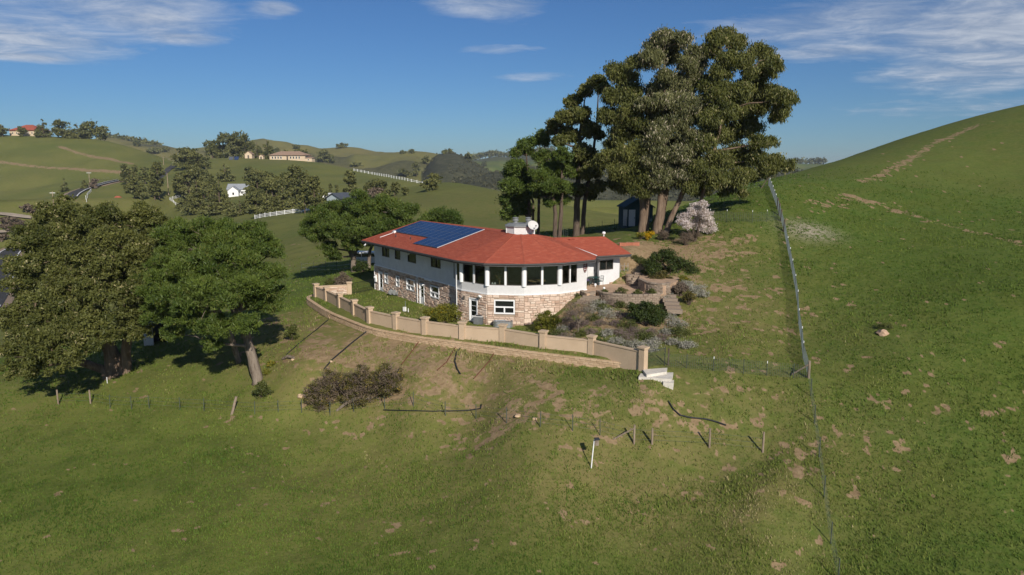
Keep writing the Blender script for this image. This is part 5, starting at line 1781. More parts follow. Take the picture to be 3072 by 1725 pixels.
def uv(u, v):
    q = on_facet(*zs(u, v), f0) - f0[0]; return q @ ue, q @ ve
BRu, BRv = uv(1240, 855); TRu, TRv = uv(2365, 392); L2u, L2v = uv(130, 462); L3u, L3v = uv(690, 752); Ju, Jv = uv(1000, 600); TLu, TLv = uv(830, 185)
right = (BRu + TRu) / 2
rowv = [BRv, Jv * .5 + (BRv + (TRv - BRv) / 3) * .5, None, min(TRv, TLv, np.dot(f0[3] - f0[0], ve) - .25)]
rowv[2] = (rowv[1] + rowv[3]) / 2
left = (L2u + TLu) / 2; ncol = 11; pw = (right - left) / ncol
def panel(u0, u1, v0, v1):
    up_ = .10
    def pt(u, v, h): return f0[0] + ue * u + ve * v + nrm * h
    g = .012
    u0, u1, v0, v1 = u0 + g, u1 - g, v0 + g, v1 - g
    m = MB(); m.hexa([pt(u0, v0, up_ - .035), pt(u1, v0, up_ - .035), pt(u1, v1, up_ - .035), pt(u0, v1, up_ - .035)], [pt(u0, v0, up_), pt(u1, v0, up_), pt(u1, v1, up_), pt(u0, v1, up_)])
    fr = m.build('panel', M['panel_frame'], SA)
    b = .022
    me = bpy.data.meshes.new('cells')
    me.from_pydata([tuple(pt(u, v, up_ + .003) - ORG[SA.name]) for u, v in ((u0 + b, v0 + b), (u1 - b, v0 + b), (u1 - b, v1 - b), (u0 + b, v1 - b))], [], [(0, 1, 2, 3)])
    l = me.uv_layers.new(name='UVMap')
    for k, c in enumerate(((0, 0), (1, 0), (1, 1), (0, 1))): l.data[k].uv = c
    me.materials.append(M['solar'])
    link('cells', me, fr)
for j, (c0, c1) in enumerate(((ncol - 4, ncol), (0, ncol), (0, ncol))):
    for c in range(c0, c1):
        panel(left + pw * c, left + pw * (c + 1), rowv[j], rowv[j + 1])
def rail(u0, v0, u1, v1, nm, mat, w=.05, h=.07):
    a = f0[0] + ue * u0 + ve * v0 + nrm * h; b = f0[0] + ue * u1 + ve * v1 + nrm * h
    m = MB(); m.box((a + b) / 2, (np.linalg.norm(b - a), w, .05), b - a, None, nrm); m.build(nm, M[mat], SA)
rail(right + .05, rowv[0], right + .05, rowv[3], 'edge_rail', 'alu', .07, .09)
rail(left + pw * 7, rowv[0] - .03, right, rowv[0] - .03, 'skirt', 'darkmetal', .04, .04); rail(left, rowv[1] - .03, left + pw * 7, rowv[1] - .03, 'skirt', 'darkmetal', .04, .04)
q = on_facet(*zs(190, 470), f0); m = MB(); m.box(q + nrm * .12, (.38, .26, .2), ue, None, nrm); m.tube([q + nrm * .08, on_facet(*zs(100, 500), f0) + nrm * .05, on_facet(*zs(-160, 590), f0) + nrm * .05], .03, 5)
m.build('junction_box', M['white_trim'], SA)

# satellite dish
c = P(*zo2(962, 142), 65.3)
DI = empty('satellite_dish', tuple(c - (0, 0, .5)), 'grey satellite dish mounted beside the white chimney', 'satellite dish')
ax = np.array((.35, -.75, .45)); ax /= np.linalg.norm(ax)
u_ = np.cross(ax, (0, 0, 1)); u_ /= np.linalg.norm(u_); v_ = np.cross(u_, ax)
vs, fs = [c - ax * .09], []
NR, NA = 5, 24
for i in range(1, NR + 1):
    for k in range(NA):
        a = 2 * math.pi * k / NA; rr = .48 * i / NR
        vs.append(c + u_ * math.cos(a) * rr * 1.08 + v_ * math.sin(a) * rr * .95 + ax * (.09 * (i / NR) ** 2 - .09))
for k in range(NA):
    fs.append((0, 1 + k, 1 + (k + 1) % NA))
    for i in range(NR - 1):
        fs.append((1 + i * NA + k, 1 + (i + 1) * NA + k, 1 + (i + 1) * NA + (k + 1) % NA, 1 + i * NA + (k + 1) % NA))
m = MB(); m.add(vs, fs); m.build('reflector', M['soffit'], DI, smooth=True)
m = MB(); m.tube([c - v_ * .42, c - v_ * .3 + ax * .5], .02, 6); m.box(c - v_ * .3 + ax * .52, (.1, .14, .1), u_); m.build('feed_arm', M['grey_metal'], DI)
m = MB(); m.tube([c - ax * .1, c - ax * .2 + (0, 0, -.2), c - ax * .22 + (0, .1, -.75)], .04, 6); m.build('mast', M['grey_metal'], DI)

# air conditioner and stock tank beside the bay
q = Q(*zo2(310, 1345), -.15)
AC = empty('air_conditioner', tuple(q), 'dark square air conditioner unit beside the lower white door', 'air conditioner')
m = MB(); m.box(q + (0, .3, .36), (.78, .72, .70), (.93, -.3, 0)); m.build('cabinet', M['grey_metal'], AC)
for k in range(9):
    m = MB(); m.box(q + (0, .3, .08 + .07 * k), (.80, .74, .018), (.93, -.3, 0)); m.build('louvre', M['darkmetal'], AC)
m = MB(); m.box(q + (0, .3, .73), (.82, .76, .05), (.93, -.3, 0)); m.build('top', M['soffit'], AC)
m = MB(); m.lathe(q + (0, .3, .755), [(.30, 0), (.30, .03), (.08, .05)], 16); m.build('fan_grille', M['darkmetal'], AC)
q2 = q + (.62, .35, 0); m = MB(); m.box(q2 + (0, 0, .3), (.14, .3, .6), (.93, -.3, 0)); m.build('line_box', M['soffit'], AC)
q = Q(*zo2(598, 1375), -.2)
TK = empty('stock_tank', tuple(q), 'oval galvanised stock tank under the lower bay window', 'tank')
def oval(w, l, z, n=32):
    out = []
    for k in range(n):
        a = 2 * math.pi * k / n
        out.append(q + np.array((math.cos(a) * w + math.copysign(l, math.cos(a)), math.sin(a) * w, z)))
    return out
m = MB()
zsq = (0, .14, .16, .18, .34, .36, .38, .55, .57); ws = (.42, .42, .435, .42, .42, .435, .42, .42, .45)
vs = [p for z, w in zip(zsq, ws) for p in oval(w, .42, z)]; fs = []
for i in range(len(zsq) - 1):
    for k in range(32): fs.append((i * 32 + k, i * 32 + (k + 1) % 32, (i + 1) * 32 + (k + 1) % 32, (i + 1) * 32 + k))
vs += oval(.40, .42, .57); b = len(vs) - 32; t = b - 32
for k in range(32): fs.append((t + k, t + (k + 1) % 32, b + (k + 1) % 32, b + k))
m.add(vs, fs); m.build('tank_body', M['galv'], TK, smooth=False)
m = MB(); m.add(oval(.40, .42, .45), [tuple(range(32))]); m.build('lid_water', M['darkmetal'], TK)

# patio table, chairs, wall ornament, yard bits
M['teal'] = paint('teal_metal', (0.012, 0.055, 0.055), 0.5, 0.15)
M['purple'] = paint('purple_cloth', (0.10, 0.07, 0.16), 0.8, 0.2)
tq = Q(*zo2(1690, 862), PZ)
TB = empty('patio_table', tuple(tq), 'round dark green metal patio table by the entry door', 'table')
m = MB(); m.lathe(tq + (0, 0, .70), [(.05, -.02), (.52, 0), (.52, .03), (.05, .035)], 20); m.build('tabletop', M['teal'], TB)
for k in range(4):
    a = k * math.pi / 2 + .4; m = MB(); m.tube([tq + (.08 * math.cos(a), .08 * math.sin(a), .7), tq + (.2 * math.cos(a), .2 * math.sin(a), .35), tq + (.42 * math.cos(a), .42 * math.sin(a), 0)], .018, 5); m.build('leg', M['teal'], TB)
def chair(dx_, dy_, ang, label):
    base = tq + (dx_, dy_, 0)
    ch = empty('patio_chair', tuple(base), label, 'chair', 'green patio chairs')
    ca, sa = math.cos(ang), math.sin(ang)
    f = lambda x, y, z: base + (x * ca - y * sa, x * sa + y * ca, z)
    m = MB(); m.hexa([f(-.25, -.25, .42), f(.25, -.25, .42), f(.25, .25, .42), f(-.25, .25, .42)], [f(-.25, -.25, .46), f(.25, -.25, .46), f(.25, .25, .46), f(-.25, .25, .46)]); m.build('seat', M['teal'], ch)
    for k in range(5):
        x = -.22 + .11 * k; m = MB(); m.tube([f(x, .25, .44), f(x, .33, .95 + .05 * (k == 2))], .012, 4); m.build('back_slat', M['teal'], ch)
    m = MB(); m.tube([f(-.25, .25, .44), f(-.25, .34, .95), f(0, .35, 1.02), f(.25, .34, .95), f(.25, .25, .44)], .018, 5); m.build('back_frame', M['teal'], ch)
    for x, y in ((-.23, -.23), (.23, -.23), (-.23, .23), (.23, .23)):
        m = MB(); m.tube([f(x, y, .43), f(x * 1.1, y * 1.1, 0)], .015, 4); m.build('leg', M['teal'], ch)
    for s in (-1, 1):
        m = MB(); m.tube([f(.27 * s, .27, .66), f(.28 * s, -.2, .66), f(.27 * s, -.24, .44)], .015, 4); m.build('armrest', M['teal'], ch)
chair(-.62, -.15, 1.4, 'green metal patio chair left of the patio table'); chair(.45, -.55, -2.6, 'green metal patio chair in front of the patio table'); chair(.35, .55, -.5, 'green metal patio chair behind the patio table near the door')
m = MB(); cq = tq + (-.6, -.2, .5); m.box(cq, (.42, .42, .09), (.2, 1, 0)); tag(m.build('cushion', M['purple'], at=tuple(cq)), 'purple cushion on the left patio chair', 'cushion')
M['rustred'] = paint('dark_red_metal', (0.15, 0.03, 0.025), 0.6, 0.3, 8)
s, z = wall_hit(*zo2(1584, 640), B3, B4); d = (B4 - B3) / np.linalg.norm(B4 - B3); n = np.array((d[1], -d[0])); q = B3 + d * s + n * .06
OR = empty('wall_ornament', (*q, z), 'dark red oval metal ornament on the white bay wall', 'ornament')
ringp = [(*(q + d * .17 * math.cos(a)), z + .50 * math.sin(a)) for a in np.linspace(0, 2 * math.pi, 21)]
m = MB(); m.tube(ringp, .035, 6); m.build('rim', M['rustred'], OR)
for k in range(5):
    zz_ = z - .34 + .17 * k; w = .15 * math.cos((k - 2) * .5); m = MB(); m.tube([(*(q - d * w), zz_), (*(q + n * .04), zz_ + .04), (*(q + d * w), zz_)], .03, 5); m.build('bar', M['rustred'], OR)
def small_lamp(px, py, label):
    q = Q(px, py, PZ + .05)
    m = MB(); m.lathe(q, [(.02, -.3), (.02, .05), (.10, .07), (.11, .2), (.06, .26)], 10); tag(m.build('path_light', M['white_trim'], at=tuple(q)), label, 'light')
small_lamp(1812, 870, 'small white path light on the left end of the terrace wall')
small_lamp(1786, 859, 'small white path light by the patio table')
# trellis, blue bin and reddish low wall beside the right wing
q = Q(1872, 832, 2.9)
TR = empty('trellis', tuple(q), 'pale metal garden trellis beside the right wing corner', 'trellis')
for x in (-.35, .0, .35):
    m = MB(); m.tube([q + (x, 0, -.1), q + (x, 0, 1.35)], .018, 5); m.build('upright', M['galv'], TR)
for z in (.3, .7, 1.1):
    m = MB(); m.tube([q + (-.4, 0, z), q + (.4, 0, z)], .014, 5); m.build('crossbar', M['galv'], TR)
M['red_brick'] = pieces('red_brick', ((0, (.30, .10, .06)), (1, (.42, .16, .10))), .9)
q = G(1876, 737); LW = empty('brick_edging', tuple(q), 'low red brick edging behind the roof of the right wing', 'edging')
for k in range(9):
    m = MB(); m.cur = k * .11; m.box(q + (-.5 + .23 * k, .05 * k, .12), (.22, .2, .34), (1, .2, 0)); m.build('brick', M['red_brick'], LW)
q = Q(*zo2(2420 if False else 2050, 800), 3.0)
# bench-like slab and pot at the right end of the upper wall
q = Q(2018, 862, PZ + .3)
BN = empty('garden_bench', tuple(q - (0, 0, .6)), 'grey slab bench at the right end of the upper terrace wall', 'bench')
m = MB(); m.box(q + (0, 0, .05), (1.0, .45, .09), (.9, -.2, 0)); m.build('seat', M['concrete'], BN)
for x in (-.35, .35):
    m = MB(); m.box(q + (x, -.05 * x, -.3), (.16, .4, .62), (.9, -.2, 0)); m.build('leg', M['darkmetal'], BN)
q = Q(2032, 872, PZ - .1); m = MB(); m.lathe(q, [(.14, -.2), (.22, .1), (.24, .22), (.2, .22), (.18, .12)], 12); tag(m.build('flower_pot', M['red_brick'], at=tuple(q)), 'terracotta flower pot beside the slab bench', 'pot')
# lawn bits: covered air units, utility box, hose bib
q = Q(1185, 885, -.1)
for k, (dx_, lab) in enumerate(((-.45, 'left grey ribbed water barrel lying by the stone wall'), (.0, 'middle grey ribbed water barrel lying by the stone wall'), (.45, 'right grey ribbed water barrel lying by the stone wall'))):
    c = q + (dx_, -.6 * dx_, .28)
    m = MB(); m.tube([c + (.0, -.22, 0), c + (.0, -.2, 0), c + (0, .45, 0), c + (0, .47, 0)], [.2, .27, .27, .2], 12)
    tag(m.build('barrel', M['grey_metal'], at=tuple(c)), lab, 'barrel', 'barrels by the stone wall')
q = Q(1214, 934, -.2)
UB = empty('utility_box', tuple(q), 'small white irrigation box with pipe on the lower lawn', 'utility box')
m = MB(); m.box(q + (0, 0, .22), (.26, .2, .4), (.8, -.5, 0)); m.build('box', M['white_trim'], UB)
m = MB(); m.tube([q + (.08, 0, 0), q + (.08, 0, 1.0)], .025, 6); m.build('pipe', M['galv'], UB)
q = Q(1225, 936, -.2); m = MB(); m.tube([q, q + (0, 0, .35)], .04, 6); tag(m.build('marker_stake', M['white_trim'], at=tuple(q)), 'short white stake on the lower lawn next to the irrigation box', 'stake')
q = Q(1012, 880, -.2) + (0, 0, 0)
FP = empty('fire_pit', tuple(q), 'dark slab barbecue pit in the corner of the lawn wall', 'barbecue')
m = MB(); m.box(q + (0, 0, .3), (1.3, .8, .6), (1, -.2, 0)); m.build('base', M['block'], FP); m = MB(); m.box(q + (0, 0, .64), (1.4, .9, .07), (1, -.2, 0)); m.build('slab', M['darkmetal'], FP)

# --- nest box on its pole
b = G(1773, 1404); t = P(1783, 1318, b[1] + .05)
NB = empty('nest_box', tuple(b), 'wooden nest box on a leaning white pole in the lower field', 'nest box')
m = MB(); m.tube([b - (0, 0, .2), (b + t) / 2, t], .035, 8); m.build('pole', M['white_trim'], NB)
M['oldwood'] = bark('weathered_wood', (0.16, 0.125, 0.095), (0.34, 0.28, 0.22), 6)
c = t + (.13, -.02, -.16); m = MB(); m.box(c, (.20, .22, .36), (1, .15, 0)); nb = m.build('box', M['oldwood'], NB)
m = MB(); m.box(c + (.02, -.03, .21), (.28, .34, .04), (1, .15, 0), None, (.15, 0, 1)); m.build('roof', M['darkmetal'], nb)
m = MB(); m.tube([c + (0, -.115, .06), c + (0, -.13, .06)], .025, 8); m.build('entrance_hole', M['iron'], nb)

# --- sheds
M['shed_teal'] = paint('teal_siding', (0.022, 0.055, 0.062), 0.8, 0.15, 2)
q = P(1905, 683, 89); q[2] = ground_z(q[0], q[1])
SH = empty('garden_shed', tuple(q), 'dark teal garden shed with pale door under the tall gum trees', 'shed')
def shed(root, q, w, dp, h, rise, body, roofm, doorm, doorx, dw, dh, ang):
    ca, sa = math.cos(ang), math.sin(ang)
    f = lambda x, y, z: q + np.array((x * ca - y * sa, x * sa + y * ca, z))
    m = MB(); m.hexa([f(-w / 2, -dp / 2, -.4), f(w / 2, -dp / 2, -.4), f(w / 2, dp / 2, -.4), f(-w / 2, dp / 2, -.4)], [f(-w / 2, -dp / 2, h), f(w / 2, -dp / 2, h), f(w / 2, dp / 2, h), f(-w / 2, dp / 2, h)])
    m.add([f(-w / 2, -dp / 2, h), f(w / 2, -dp / 2, h), f(0, -dp / 2, h + rise), f(-w / 2, dp / 2, h), f(w / 2, dp / 2, h), f(0, dp / 2, h + rise)], [(0, 1, 2), (3, 5, 4)])
    m.build('wall', M[body], root)
    o = .22
    for s in (-1, 1):
        m = MB(); a, b_, c_, d_ = f(s * (w / 2 + o), -dp / 2 - o, h - rise * o / (w / 2)), f(s * (w / 2 + o), dp / 2 + o, h - rise * o / (w / 2)), f(0, dp / 2 + o, h + rise), f(0, -dp / 2 - o, h + rise)
        m.hexa([a, b_, c_, d_], [v + (0, 0, .09) for v in (a, b_, c_, d_)]); m.build('roof', M[roofm], root)
    m = MB(); m.hexa([f(doorx - dw / 2, -dp / 2 - .05, 0), f(doorx + dw / 2, -dp / 2 - .05, 0), f(doorx + dw / 2, -dp / 2, 0), f(doorx - dw / 2, -dp / 2, 0)], [f(doorx - dw / 2, -dp / 2 - .05, dh), f(doorx + dw / 2, -dp / 2 - .05, dh), f(doorx + dw / 2, -dp / 2, dh), f(doorx - dw / 2, -dp / 2, dh)])
    dr = m.build('door', M[doorm], root)
    m = MB(); m.box(f(doorx + dw * .38, -dp / 2 - .08, dh * .5), (.05, .06, .16)); m.build('handle', M['iron'], dr)
shed(SH, q, 3.4, 3.2, 2.35, 1.0, 'shed_teal', 'shed_teal', 'white', -.9, .8, 2.0, .12)
m = MB(); ca = math.cos(.12); m.box(q + (-1.55, -1.9, 1.05), (.5, .06, 1.95), (1, .12, 0)); m.build('side_panel', M['soffit'], SH)
q = P(482, 1030, 70); q[2] = ground_z(q[0], q[1])
M['blue_tarp'] = paint('blue_metal_roof', (0.04, 0.10, 0.24), 0.5, 0.2)
S2 = empty('pump_shed', tuple(q), 'small open shed with blue roof in the shade between eucalyptus and pine', 'shed')
m = MB()
for x in (-1.15, 1.15):
    m = MB(); m.box(q + (x, 0, .9), (.12, 1.8, 2.2)); m.build('side_wall', M['white'], S2)
m = MB(); m.box(q + (0, .85, .9), (2.2, .1, 2.2)); m.build('back_wall', M['darkmetal'], S2)
m = MB(); m.box(q + (-.7, -.85, .9), (.85, .06, 2.1)); m.build('door', M['white'], S2)
m = MB(); m.box(q + (.1, -.1, 2.12), (2.9, 2.5, .12), (1, 0, 0), None, (0, .12, 1)); m.build('roof', M['blue_tarp'], S2)

# --- black drain pipes, rusty rods and stones on the slope below the wall
def ground_pipe(name, label, cat, pxs, r, mat, lift=.06, group=None):
    pts = []
    for a, b in zip(pxs[:-1], pxs[1:]):
        for k in range(5):
            q = G(a[0] + (b[0] - a[0]) * k / 5, a[1] + (b[1] - a[1]) * k / 5); pts.append(q + (0, 0, lift))
    pts.append(G(*pxs[-1]) + (0, 0, lift))
    m = MB(); m.tube(pts, r, 7)
    return tag(m.build(name, M[mat], at=tuple(pts[0])), label, cat, group)
M['black_pipe'] = paint('black_plastic_pipe', (0.02, 0.022, 0.024), 0.6, 0.3, 6)
M['rust'] = paint('rusty_steel', (0.13, 0.05, 0.03), 0.85, 0.3, 12)
gd = 'drain pipes running down the slope'
ground_pipe('drain_pipe', 'long straight black drain pipe running down from the retaining wall to the large bush', 'pipe', [(1101, 995), (1050, 1035), (995, 1082), (972, 1110)], .06, 'black_pipe', group=gd)
ground_pipe('drain_pipe', 'curved black drain pipe below the middle of the retaining wall', 'pipe', [(1386, 1040), (1370, 1058), (1364, 1085), (1371, 1108), (1381, 1124)], .06, 'black_pipe', group=gd)
ground_pipe('drain_pipe', 'thin dark pipe left of the long straight drain pipe on the slope', 'pipe', [(985, 960), (950, 990), (905, 1025), (860, 1065)], .035, 'black_pipe', group=gd)
ground_pipe('drain_pipe', 'black hose lying along the lower fence right of the large bush', 'pipe', [(1150, 1232), (1220, 1234), (1300, 1236), (1400, 1234), (1442, 1228), (1444, 1215)], .04, 'black_pipe', group=gd)
ground_pipe('drain_pipe', 'wavy black hose lying in the grass beyond the wooden corner post', 'pipe', [(2005, 1205), (2020, 1230), (2040, 1248), (2070, 1255), (2120, 1260), (2150, 1268), (2178, 1278)], .05, 'black_pipe', group=gd)
gr = 'rusty brace rods below the retaining wall'
ground_pipe('brace_rod', 'leftmost rusty brace rod leaning on the retaining wall', 'rod', [(1262, 1022), (1235, 1060), (1205, 1098)], .04, 'rust', .15, gr)
ground_pipe('brace_rod', 'rusty brace rod beside the curved drain pipe', 'rod', [(1374, 1030), (1364, 1050), (1340, 1090), (1312, 1115)], .035, 'rust', .12, gr)
ground_pipe('brace_rod', 'rightmost rusty brace rod below the retaining wall', 'rod', [(1492, 1046), (1470, 1085), (1440, 1120), (1422, 1140)], .035, 'rust', .12, gr)
for px, py, s, lab in ((902, 1190, .28, 'pale boulder at the left foot of the large bush'), (920, 1173, .18, 'small pale stone just above the boulder by the large bush'), (878, 1080, .14, 'small pale stone beside the thin dark pipe'), (993, 1086, .16, 'pale stone on the long straight drain pipe'), (1553, 1250, .22, 'pale grey rock left of the hidden post in the lower field'), (1604, 1258, .16, 'brownish rock on the lower fence line'), (2648, 1003, .42, 'orange earth mound beside the bunch of grass on the right slope')):
    q = G(px, py); r = random.Random(px)
    m = MB(); bm = bmesh.new(); bmesh.ops.create_icosphere(bm, subdivisions=2, radius=s)
    for v in bm.verts: v.co *= r.uniform(.8, 1.15); v.co.z *= .65
    me = bpy.data.meshes.new('boulder'); bm.to_mesh(me); bm.free(); me.materials.append(M['tan_block'] if px < 2600 else M['patio'])
    o = link('boulder', me, None, at=tuple(q + (0, 0, s * .2))); tag(o, lab, 'rock', 'stones on the slopes')
# fallen branch by the pine
q0, q1 = G(848, 1080), G(882, 1078)
m = MB(); m.tube([q0 + (0, 0, .1), (q0 + q1) / 2 + (0, 0, .3), q1 + (0, 0, .12)], [.1, .13, .1], 8); tag(m.build('fallen_log', M['bark_pine'], at=tuple(q0)), 'short cut log lying on the slope right of the leaning pine', 'log')
# ------------------------------------------------------------------ shrubs near the house
def shrub(name, label, cat, rows, Y, mat, n, size, seed, aspect=.5, stems=6, stem_mat='bark_dark', base=None, lumps=(5, .5), group=None, **kw):
    blobs = px_blobs(rows, Y, seed, kw.pop('depth', .3), kw.pop('squash', .85))
    if base is None:
        bx_, by_ = np.mean([b[0][0] for b in blobs]), np.mean([b[0][1] for b in blobs])
    else:
        q = P(*base, Y); bx_, by_ = q[0], q[1]
    root = empty(name, (bx_, by_, ground_z(bx_, by_)), label, cat, group)
    foliage('foliage', root, mat, blobs, n, size, aspect, seed, lumps=lumps, **kw)
    m = MB(); r = random.Random(seed); b0 = ORG[root.name]
    for k in range(stems):
        c = np.array(r.choice(blobs)[0]) + np.array([r.uniform(-.3, .3) for _ in range(3)])
        limb(m, b0 + (r.uniform(-.1, .1), r.uniform(-.1, .1), -.1), c, .05, .015, r, n=4)
    m.build('stems', M[stem_mat], root)
    return root
def Yof(px, py): return float(G(px, py)[1])
y = Yof(1065, 1232)
rows = [(955, 1165, 34), (1000, 1150, 40), (1050, 1150, 42), (1100, 1148, 42), (1150, 1140, 40), (1190, 1130, 28), (960, 1205, 36), (1010, 1195, 40), (1070, 1195, 40), (1130, 1185, 40), (1170, 1170, 32), (930, 1190, 22), (1040, 1225, 24), (1110, 1215, 24), (985, 1120, 20), (1090, 1110, 22), (1160, 1105, 20)]
r0 = shrub('large_bush', 'wide sprawling olive brown bush on the slope below the retaining wall', 'bush', rows, y + .8, 'leaf_olive', 14000, .13, 301, base=(1065, 1232), stems=16, lumps=(7, .42), spread=.3, per=18, vmean=.3, depth=.8)
foliage('twigs', r0, 'leaf_brown', px_blobs(rows, y + .8, 301, .8), 9000, .30, .12, 302, spread=.4, per=14, lumps=(6, .5))
m = MB(); a, b, c_ = G(1010, 1232), G(1045, 1225) + (0, 0, .5), G(1085, 1218) + (0, 0, .7); m.tube([a, b, c_], [.09, .12, .08], 7); m.build('low_branch', M['bark_pine'], r0)
shrub('bush', 'small dark twiggy bush at the foot of the leaning pine', 'bush', [(785, 1165, 20), (775, 1180, 16), (798, 1178, 15)], Yof(785, 1192), 'leaf_bush', 2600, .12, 303, lumps=(5, .5), spread=.25, per=14, base=(785, 1192), vmean=.3)
shrub('bush', 'small green bush alone on the slope right of the pine crown', 'bush', [(877, 990, 18), (872, 1005, 16), (884, 1008, 14)], Yof(877, 1020), 'leaf_bush', 2600, .14, 304, lumps=(5, .5), spread=.28, per=14, base=(877, 1020))
shrub('bush', 'yellow green rounded bush on the lawn beside the downspout', 'bush', [(1290, 942, 22), (1318, 932, 24), (1345, 932, 24), (1368, 945, 18), (1325, 950, 24), (1350, 955, 20)], Yof(1325, 968), 'leaf_yellow', 9000, .12, 305, lumps=(6, .45), spread=.26, per=16, base=(1325, 968), accent=.006)
shrub('bush', 'rounded yellow green bush between the bay wall and the garden wall', 'bush', [(1620, 965, 22), (1640, 952, 24), (1662, 962, 22), (1638, 978, 24), (1660, 985, 16), (1615, 985, 14)], Yof(1640, 995), 'leaf_yellow', 9000, .11, 306, lumps=(6, .45), spread=.26, per=16, base=(1640, 995), vmean=.32, accent=.004)
shrub('bush', 'large dense dark green bush in the bed below the terrace wall', 'bush', [(1905, 935, 24), (1930, 925, 28), (1960, 930, 28), (1980, 945, 20), (1920, 950, 26), (1950, 955, 26), (1972, 962, 18), (1895, 920, 14)], Yof(1940, 976), 'leaf_dark', 14000, .12, 307, lumps=(6, .45), spread=.26, per=16, base=(1940, 976))
shrub('large_shrub', 'largest dark shrub growing above the upper terrace wall', 'bush', [(1955, 800, 30), (1985, 780, 32), (2020, 785, 32), (2055, 800, 30), (2080, 815, 24), (1970, 825, 28), (2010, 820, 32), (2050, 830, 26), (1940, 825, 22), (2000, 760, 20), (1965, 770, 18)], 66, 'leaf_dark', 19000, .14, 308, lumps=(6, .45), spread=.3, per=16, base=(2010, 850), depth=.8, vmean=.5)
shrub('bush', 'olive lower bush in front of the largest shrub above the wall', 'bush', [(1960, 835, 15), (1985, 830, 18), (2005, 838, 14)], 64.2, 'leaf_olive', 3500, .11, 309, lumps=(5, .5), spread=.25, per=14, base=(1985, 850), vmean=.3)
shrub('bush', 'low grey green bush behind the right wing corner', 'bush', [(1885, 785, 16), (1908, 780, 17), (1928, 787, 15), (1870, 795, 10)], 68.5, 'leaf_bush', 4500, .12, 310, lumps=(5, .5), spread=.26, per=14, base=(1905, 800))
for k, (px, py, r_, lab) in enumerate(((1815, 873, 8, 'leftmost small plant on the terrace wall'), (1866, 872, 15, 'largest small plant in the middle of the terrace wall'), (1912, 877, 11, 'third small plant from the left on the terrace wall'), (1955, 875, 13, 'rightmost small plant on the terrace wall'), (1757, 849, 10, 'small bright plant in the planter at the bay corner'), (1735, 888, 13, 'dark plant in the lower stepped planter beside the stairs'))):
    z = PZ if k < 5 else 1.9
    q = Q(px, py + r_ * .7, z - .05)
    bl = [(tuple(q + (0, .1, r_ * .027 * .55)), r_ * .027 * 1.15, r_ * .027, r_ * .027 * .8)]
    root = empty('terrace_plant', tuple(q), lab, 'plant', 'terrace plants')
    foliage('foliage', root, 'leaf_bush', bl, 900, .11, .4, 320 + k, spread=.22, per=12, lumps=(5, .5), vmean=.5)
    m = MB(); m.tube([q - (0, 0, .1), q + (0, .1, .2)], .025, 5); m.build('stem', M['bark_dark'], root)
# bed of low shrubs on the slope
r = random.Random(77)
kinds = {'mauve': ('leaf_mauve', 'low mauve brown dormant shrub in the sloping bed', 'mauve shrubs in the bed'), 'silver': ('leaf_silver', 'low silvery grey shrub in the sloping bed', 'silver shrubs in the bed'), 'green': ('leaf_bush', 'low green shrub in the sloping bed', 'green shrubs in the bed')}
spots = [(1700, 965, 'mauve'), (1725, 985, 'mauve'), (1690, 995, 'silver'), (1755, 975, 'mauve'), (1745, 1005, 'green'), (1780, 960, 'green'), (1800, 975, 'mauve'), (1770, 1000, 'mauve'), (1825, 950, 'silver'), (1845, 975, 'mauve'), (1860, 1000, 'mauve'), (1820, 1005, 'silver'), (1790, 1030, 'green'), (1850, 1030, 'silver'), (1880, 1020, 'mauve'), (1905, 1000, 'mauve'), (1930, 1015, 'green'), (1900, 1040, 'silver'), (1950, 1000, 'mauve'), (1960, 1035, 'silver'), (1985, 1020, 'mauve'), (2000, 1000, 'silver'), (2020, 1030, 'silver'), (1810, 930, 'green'), (1835, 915, 'mauve'), (1860, 920, 'green'), (1790, 915, 'silver'), (1770, 935, 'silver'), (2030, 980, 'silver'), (2045, 1005, 'green'), (2010, 955, 'silver'), (1885, 985, 'green'), (2060, 1040, 'silver'), (1720, 945, 'mauve'), (1675, 1010, 'green'), (1940, 1050, 'silver'), (1840, 1050, 'green'), (1870, 955, 'mauve'), (2000, 905, 'silver'), (1700, 1022, 'mauve')]
spots = sorted(spots); cnt = {}
for k, (px, py, kd) in enumerate(spots):
    q = G(px, py); mt_, lab, gr = kinds[kd]
    cnt[kd] = cnt.get(kd, -1) + 1
    lab = lab.replace('low ', '%s low ' % ORD[cnt[kd]]).replace('shrub in', 'shrub from the left in')
    w = r.uniform(.45, .85); h = w * r.uniform(.35, .6)
    root = empty('low_shrub', tuple(q), lab, 'shrub', gr)
    foliage('foliage', root, mt_, [(tuple(q + (0, 0, h * .45)), w, w * .9, h)], 1500, .10 if kd != 'green' else .11, .28 if kd == 'mauve' else .45, 400 + k, spread=.36, per=8, lumps=(7, .48), vmean=.45, accent=.03)
for px, py, kd, s in ((2078, 872, 'middle', 1.1), (2100, 890, 'rightmost', .9), (2060, 860, 'leftmost', .7)):
    q = G(px, py); mt_, lab, gr = kinds['silver']
    root = empty('silver_ground_cover', tuple(q), kd + ' pale silvery ground cover plant right of the terrace steps', 'plant', 'silver ground cover by the steps')
    foliage('foliage', root, mt_, [(tuple(q + (0, 0, .2)), s, s * .8, .35)], 1800, .10, .45, 460 + px, spread=.26, per=12, lumps=(7, .4), vmean=.6)
for px, py, rr, mt_, lab in ((2040, 868, 20, 'leaf_brown', 'brown bare shrub right of the slab bench'), (2068, 897, 18, 'leaf_olive', 'olive shrub at the right of the terrace steps'), (2050, 843, 12, 'leaf_yellow', 'small bright green shrub above the slab bench')):
    shrub('bush', lab, 'bush', [(px - rr * .4, py, rr * .7), (px + rr * .4, py - 3, rr * .7), (px, py - rr * .5, rr * .7)], Yof(px, py + rr), mt_, 2600, .12, 480 + px, lumps=(5, .5), spread=.26, per=12, base=(px, py + rr))
